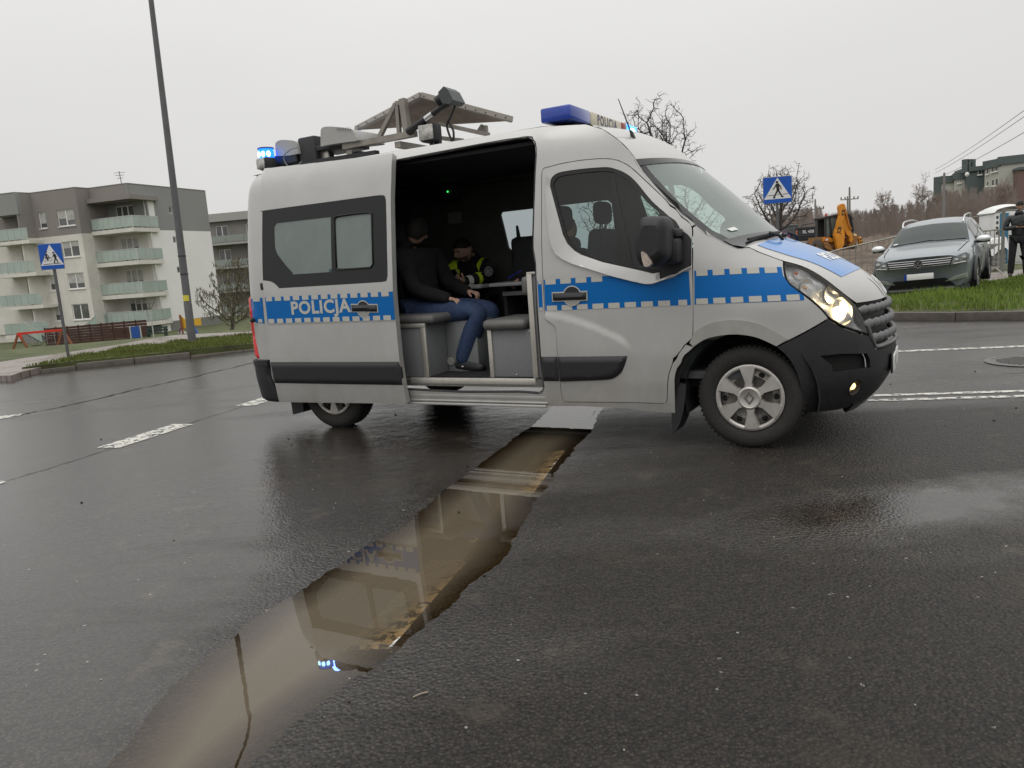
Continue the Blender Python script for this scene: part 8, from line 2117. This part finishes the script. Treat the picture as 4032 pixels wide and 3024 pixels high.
# ---- man in a dark hooded jacket on the near bench (van-local joints -> world)
def W(p): return tuple(float(q) for q in v2w(np.array(p, float)))
yh = -.52
def H8(u, v, y=yh): return V8([(u, v)], y)[0]
hip = H8(300, 890); kn = H8(815, 880); an = H8(655, 1280); sho = H8(225, 410, yh); nk = H8(225, 320, yh + .16); hd = H8(290, 225, yh + .16); wr = H8(545, 780, yh - .02); el = H8(255, 700, yh - .10)
pel = (hip[0] - .02, yh + .14, hip[2] + .02)
J = dict(pelvis=W(pel), neck=W(nk), head=W(hd), sh_r=W((sho[0], yh - .06, sho[2])), sh_l=W((sho[0] + .02, yh + .36, sho[2])), el_r=W(el), wr_r=W(wr), el_l=W((sho[0] + .12, yh + .42, el[2] + .02)), wr_l=W((wr[0] - .02, yh + .34, wr[2] + .04)),
         hip_r=W((hip[0], yh + .02, hip[2])), kn_r=W((kn[0], yh, kn[2])), an_r=W((an[0], yh, fz + .085)), toe_r=W((an[0] + .17, yh - .01, fz + .03)), hip_l=W((hip[0], yh + .24, hip[2])), kn_l=W((kn[0] - .05, yh + .30, kn[2])), an_l=W((an[0] - .02, yh + .32, fz + .085)), toe_l=W((an[0] + .15, yh + .33, fz + .03)))
fw = np.array([_vd[0], _vd[1], 0])
J['hd_r'] = tuple(np.array(J['pelvis']) + fw * 1.0 + np.array([0, 0, -.15])); J['pn_r'] = tuple(np.array(J['pelvis']) + np.array([0, 0, -1.0])); J['hd_l'] = J['hd_r']; J['pn_l'] = J['pn_r']; J['curl'] = tuple(np.array(J['pelvis']) + np.array([.8, 0, 0]))
jean = mat('blue_denim', (.030, .052, .115), .85, noise=(35, .3), bump=(9, .35, .03)); dkj = mat('charcoal_hoodie', (.0085, .0085, .009), .9, noise=(30, .25), bump=(11, .6, .04)); shoe_m = mat('dark_trainer', (.022, .022, .024), .6, noise=(30, .3))
man, O, jk = figure('person', 'person in a dark hooded jacket and blue jeans seated inside the van doorway', J, dict(jacket=dkj, trousers=jean, shoe=shoe_m), jr=1.24, trouser_r=1.12, shoes=1.22)
fdir = (_vd[0] * .45 + _vn[0] * .9, _vd[1] * .45 + _vn[1] * .9)
b, M = head_mesh(W(hd), 1.0, fdir, .45, False); hb(b, 'head', skin_m, man, O); hb(hair_mesh(M, -.72, .25), 'hair', hair_m, man, O)
hc = W((nk[0] - .09, yh + .16, nk[2] + .02)); b = MB().ball((0, 0, 0), 1.0, 16, 12); b.v = [(hc[0] + x * .165, hc[1] + y * .165, hc[2] + .03 + z * .12) for x, y, z in b.v]; hb(b, 'hood', dkj, man, O)
p = V8([(672, 1333)], yh - .055)[0]; b = MB().box((0, 0, 0), (.03, .008, .010), .002, Matrix.Translation(W(p))); hb(b, 'shoe_mark', pvc, man, O)
# ---- officer across the table, looking down at a phone in both hands
yo = .60
def O8(u, v, y=yo): return V8([(u, v)], y)[0]
hd2 = O8(672, 385); nk2 = (hd2[0] + .03, yo + .17, hd2[2] - .085); pel2 = (hd2[0] + .05, yo + .10, fz + .50)
wl = O8(690, 640, .24); wr2 = O8(545, 640, .26)
J = dict(pelvis=W(pel2), neck=W(nk2), head=W(hd2), sh_r=W((nk2[0] - .19, yo + .08, nk2[2] - .06)), sh_l=W((nk2[0] + .21, yo + .08, nk2[2] - .06)), el_r=W((nk2[0] - .27, yo - .12, wl[2] + .03)), el_l=W((nk2[0] + .27, yo - .14, wl[2] + .03)), wr_r=W(wr2), wr_l=W(wl),
         hip_r=W((pel2[0] - .10, yo + .08, fz + .48)), hip_l=W((pel2[0] + .10, yo + .08, fz + .48)), kn_r=W((pel2[0] - .14, yo - .36, fz + .50)), kn_l=W((pel2[0] + .14, yo - .36, fz + .50)), an_r=W((pel2[0] - .12, yo - .38, fz + .085)), an_l=W((pel2[0] + .13, yo - .38, fz + .085)), toe_r=W((pel2[0] - .13, yo - .55, fz + .03)), toe_l=W((pel2[0] + .14, yo - .55, fz + .03)))
ph = np.array(W(O8(608, 600, .17)))
for s, w_ in (('r', J['wr_r']), ('l', J['wr_l'])):
    dv = (ph - np.array(w_)); J['hd_' + s] = tuple(np.array(J['pelvis']) + dv); J['pn_' + s] = tuple(np.array(J['pelvis']) + np.array([0, 0, 1.0]) + np.array([-_vn[0], -_vn[1], 0]) * -.6)
J['curl'] = tuple(np.array(J['pelvis']) + np.array([.75, 0, 0]))
nav = mat('navy_uniform', (.010, .011, .014), .85, noise=(30, .25), bump=(14, .5, .03)); hiv = mat('hi_vis_yellow', (.60, .82, .03), .7, noise=(18, .12))
off_, O, jk = figure('person', 'person in a dark uniform with yellow hi-vis panels looking at a phone', J, dict(jacket=nav, trousers=nav, shoe=shoe_m), jr=1.0)
look = (-_vn[0] * .93 - _vd[0] * .36, -_vn[1] * .93 - _vd[1] * .36)
b, M = head_mesh(W(hd2), 1.05, look, .36); hd_o = hb(b, 'head', skin_m, off_, O); hb(hair_mesh(M, .18, .48), 'hair', hair_m, off_, O)
eyes(M, off_, O)
bd_ = MB()
def fnb(a, c):
    th = math.pi * (.08 + .84 * a); z = -.38 - .52 * c; rr = math.sqrt(max(0, 1 - z * z)) * (1 - .28 * (-z) ** 1.5) * 1.045
    return tuple(M @ Vector((math.cos(th) * rr * .078, math.sin(th) * rr * .098 + .006, z * .118)))
bd_.grid(fnb, 16, 5); hb(bd_, 'beard', mat('stubble', (.10, .06, .045), .8), off_, O)
# hi-vis patches: pieces of the jacket's own surface pushed out a little
def patch(jk, name, test, m, root, off=.006):
    me = jk.data; nv = len(me.vertices); co = [v.co.copy() for v in me.vertices]; no = [v.normal.copy() for v in me.vertices]
    fs = [tuple(p.vertices) for p in me.polygons if test(p.center, p.normal)]
    us = sorted({i for f in fs for i in f}); mp = {k: i for i, k in enumerate(us)}
    if not fs: return None
    return MB().add([tuple(co[i] + no[i] * off) for i in us], [tuple(mp[i] for i in f) for f in fs]).build(name, m, root, 179)
Jl = {k: Vector(v) - O for k, v in J.items()}
vd3 = Vector((_vd[0], _vd[1], 0)); vn3 = Vector((_vn[0], _vn[1], 0))
def loc(p, k='neck'): q = p - Jl[k]; return q.dot(vd3), q.dot(vn3), q.z
def t_sh(p, n):
    x, y, z = loc(p); return -.16 < z < .08 and (.11 < x < .19 or -.20 < x < -.13) and y < .14 and (n.z > -.3)
def t_fr(p, n):
    x, y, z = loc(p); return -.40 < z < -.10 and -.17 < x < -.10 and n.dot(vn3) < .2
patch(jk, 'hi_vis_yoke', t_sh, hiv, off_); patch(jk, 'hi_vis_panel', t_fr, hiv, off_)
def cuff(s, k0, k1):
    a, c = Jl['el_' + s], Jl['wr_' + s]; d = (c - a); L = d.length; d.normalize()
    return lambda p, n: k0 < (p - a).dot(d) / L < k1 and ((p - a) - d * (p - a).dot(d)).length < .09
patch(jk, 'hi_vis_cuff', cuff('l', .22, .42), hiv, off_); patch(jk, 'white_cuff', cuff('l', .68, .95), pvc, off_); patch(jk, 'white_cuff', cuff('r', .60, .95), pvc, off_)
sb_ = O8(905, 555, .40); SM = frame(W((sb_[0], sb_[1] - .06, sb_[2])), tuple(vd3), (0, 0, 1), tuple(-vn3))
bb_ = MB(); disc(bb_, (0, 0), .048, SM, .0, 0, 20); bo2 = hb(bb_, 'sleeve_badge', sign_black, off_, O)
bb_ = MB(); disc(bb_, (0, 0), .046, SM, .002, .040, 20); disc(bb_, (0, 0), .030, SM, .002, .024, 8); strokes(bb_, [((-.02, -.01), (.02, .012), .008), ((-.015, .016), (.012, -.02), .007)], SM, .003); hb(bb_, 'badge_emblem', mat('badge_thread', (.40, .40, .40), .7), off_, O)
phn = MB().box((0, 0, 0), (.075, .012, .15), .004, Matrix.Translation(tuple(ph + np.array([0, 0, .02]))) @ Matrix.Rotation(VAN_A, 4, 'Z') @ Matrix.Rotation(.9, 4, 'X')).build('phone', mat('phone_black', (.01, .01, .01), .2), None, 40)
tag(phn, 'black phone held in both hands by the uniformed person', 'phone')
pp_ = W(((t1[0][0] + t1[1][0]) / 2 + .02, .14, tz + .018)); ppo = MB().box((0, 0, 0), (.28, .20, .004), 0, Matrix.Translation(pp_) @ Matrix.Rotation(VAN_A + .2, 4, 'Z')).build('paper_sheet', mat('paper', (.6, .6, .58), .8)); tag(ppo, 'white paper sheet on the small table before the uniformed person', 'paper')
# ---- second officer hidden behind the bench end: a hand with a blue pen comes out over the table
hw = V8([(1150, 620)], .12)[0]; sx_ = hw[0] + .42
J = dict(pelvis=W((sx_, .45, fz + .50)), neck=W((sx_ - .02, .42, fz + 1.02)), head=W((sx_ - .06, .38, fz + 1.18)), sh_r=W((sx_, .22, fz + .96)), sh_l=W((sx_, .62, fz + .96)), el_r=W((sx_ - .12, .12, fz + .70)), wr_r=W((hw[0], .12, hw[2])), el_l=W((sx_ - .12, .70, fz + .70)), wr_l=W((hw[0] + .1, .55, hw[2])),
         hip_r=W((sx_, .34, fz + .48)), hip_l=W((sx_, .55, fz + .48)), kn_r=W((sx_ - .42, .34, fz + .50)), kn_l=W((sx_ - .42, .55, fz + .50)), an_r=W((sx_ - .36, .34, fz + .085)), an_l=W((sx_ - .36, .55, fz + .085)), toe_r=W((sx_ - .53, .34, fz + .03)), toe_l=W((sx_ - .53, .55, fz + .03)))
pv = np.array(J['pelvis']); J['hd_r'] = tuple(pv - fw + np.array([0, 0, -.3])); J['pn_r'] = tuple(pv + np.array([0, 0, -1.0]) - fw * .3); J['hd_l'] = J['hd_r']; J['pn_l'] = J['pn_r']; J['curl'] = tuple(pv + np.array([.9, 0, 0]))
of2, O, jk2 = figure('person', 'person mostly hidden behind the van seat, only a writing hand showing', J, dict(jacket=nav, trousers=nav, shoe=shoe_m))
b, M = head_mesh(J['head'], 1.0, (-_vd[0], -_vd[1]), .5); hb(b, 'head', skin_m, of2, O); hb(hair_mesh(M, .1, .4), 'hair', hair_m, of2, O)
pa_ = V8([(1040, 612), (1145, 550)], .07); pn_ = MB().tube([W(pa_[0]), W(pa_[1])], .005, 6).build('pen', mat('blue_pen', (.02, .03, .35), .3), None, 60); tag(pn_, 'blue pen in the writing hand inside the van', 'pen')
# ---- man standing on the pavement at the right edge with a phone
F0 = np.array([12.62, 19.0, .15]); fc = np.array([-.42, -.91, 0]); fc /= np.linalg.norm(fc); rt = np.array([-fc[1], fc[0], 0]) * -1    # his right-hand side
def MM(f, r, z): return tuple(F0 + fc * f + rt * r + np.array([0, 0, z]))
J = dict(pelvis=MM(0, 0, .98), neck=MM(.02, 0, 1.55), head=MM(.06, 0, 1.72), sh_r=MM(.0, .21, 1.46), sh_l=MM(.0, -.21, 1.46), el_r=MM(.02, .29, 1.18), el_l=MM(.02, -.29, 1.18), wr_r=MM(.27, .09, 1.20), wr_l=MM(.27, -.09, 1.20),
         hip_r=MM(0, .10, .93), hip_l=MM(0, -.10, .93), kn_r=MM(.03, .13, .50), kn_l=MM(.06, -.15, .50), an_r=MM(.0, .15, .085), an_l=MM(.06, -.17, .085), toe_r=MM(.16, .18, .03), toe_l=MM(.22, -.20, .03))
pv = np.array(J['pelvis'])
J['hd_r'] = tuple(pv + fc * .5 - rt * .8); J['hd_l'] = tuple(pv + fc * .5 + rt * .8); J['pn_r'] = tuple(pv + np.array([0, 0, 1.0]) - fc * .5); J['pn_l'] = J['pn_r']; J['curl'] = tuple(pv + np.array([.7, 0, 0]))
pj = mat('black_padded_jacket', (.016, .018, .021), .45, noise=(12, .3), bump=(6, .8, .05)); bt = mat('black_trousers', (.012, .012, .014), .85, noise=(20, .2), bump=(10, .5, .03))
st_, O, jk3 = figure('person', 'person in a black padded jacket standing at the right edge using a phone', J, dict(jacket=pj, trousers=bt, shoe=shoe_m), jr=1.08, drop=.14)
b, M = head_mesh(J['head'], 1.02, tuple(fc[:2]), .55); hb(b, 'head', skin_m, st_, O); hb(hair_mesh(M, .1, .42), 'hair', hair_m, st_, O)
eyes(M, st_, O)
cpos = MM(.36, .0, 1.245); o = MB().box((0, 0, 0), (.15, .075, .012), .004, Matrix.Translation(cpos) @ Matrix.Rotation(math.atan2(rt[1], rt[0]), 4, 'Z') @ Matrix.Rotation(.6, 4, 'X')).build('phone', mat('phone_black'), None, 40); tag(o, 'dark phone in the hands of the person standing at the right edge', 'phone')
# broken bumper piece propped by his feet
bp_ = at_y(4022, 1062, 18.6); bq = [(-.06, 0, .52), (.02, 0, .46), (.16, 0, .05), (.30, 0, -.02), (.22, 0, .10), (.10, 0, .40)]
b = MB(); b.prism([(x, z) for x, _, z in bq], -.05, .05, frame((bp_[0] + .02, 18.6, .16), (1, 0, 0), (0, 0, 1), (0, -1, 0))); tag(b.build('bumper_piece', black_gl), 'broken black bumper piece lying on the pavement at the right edge', 'car part')
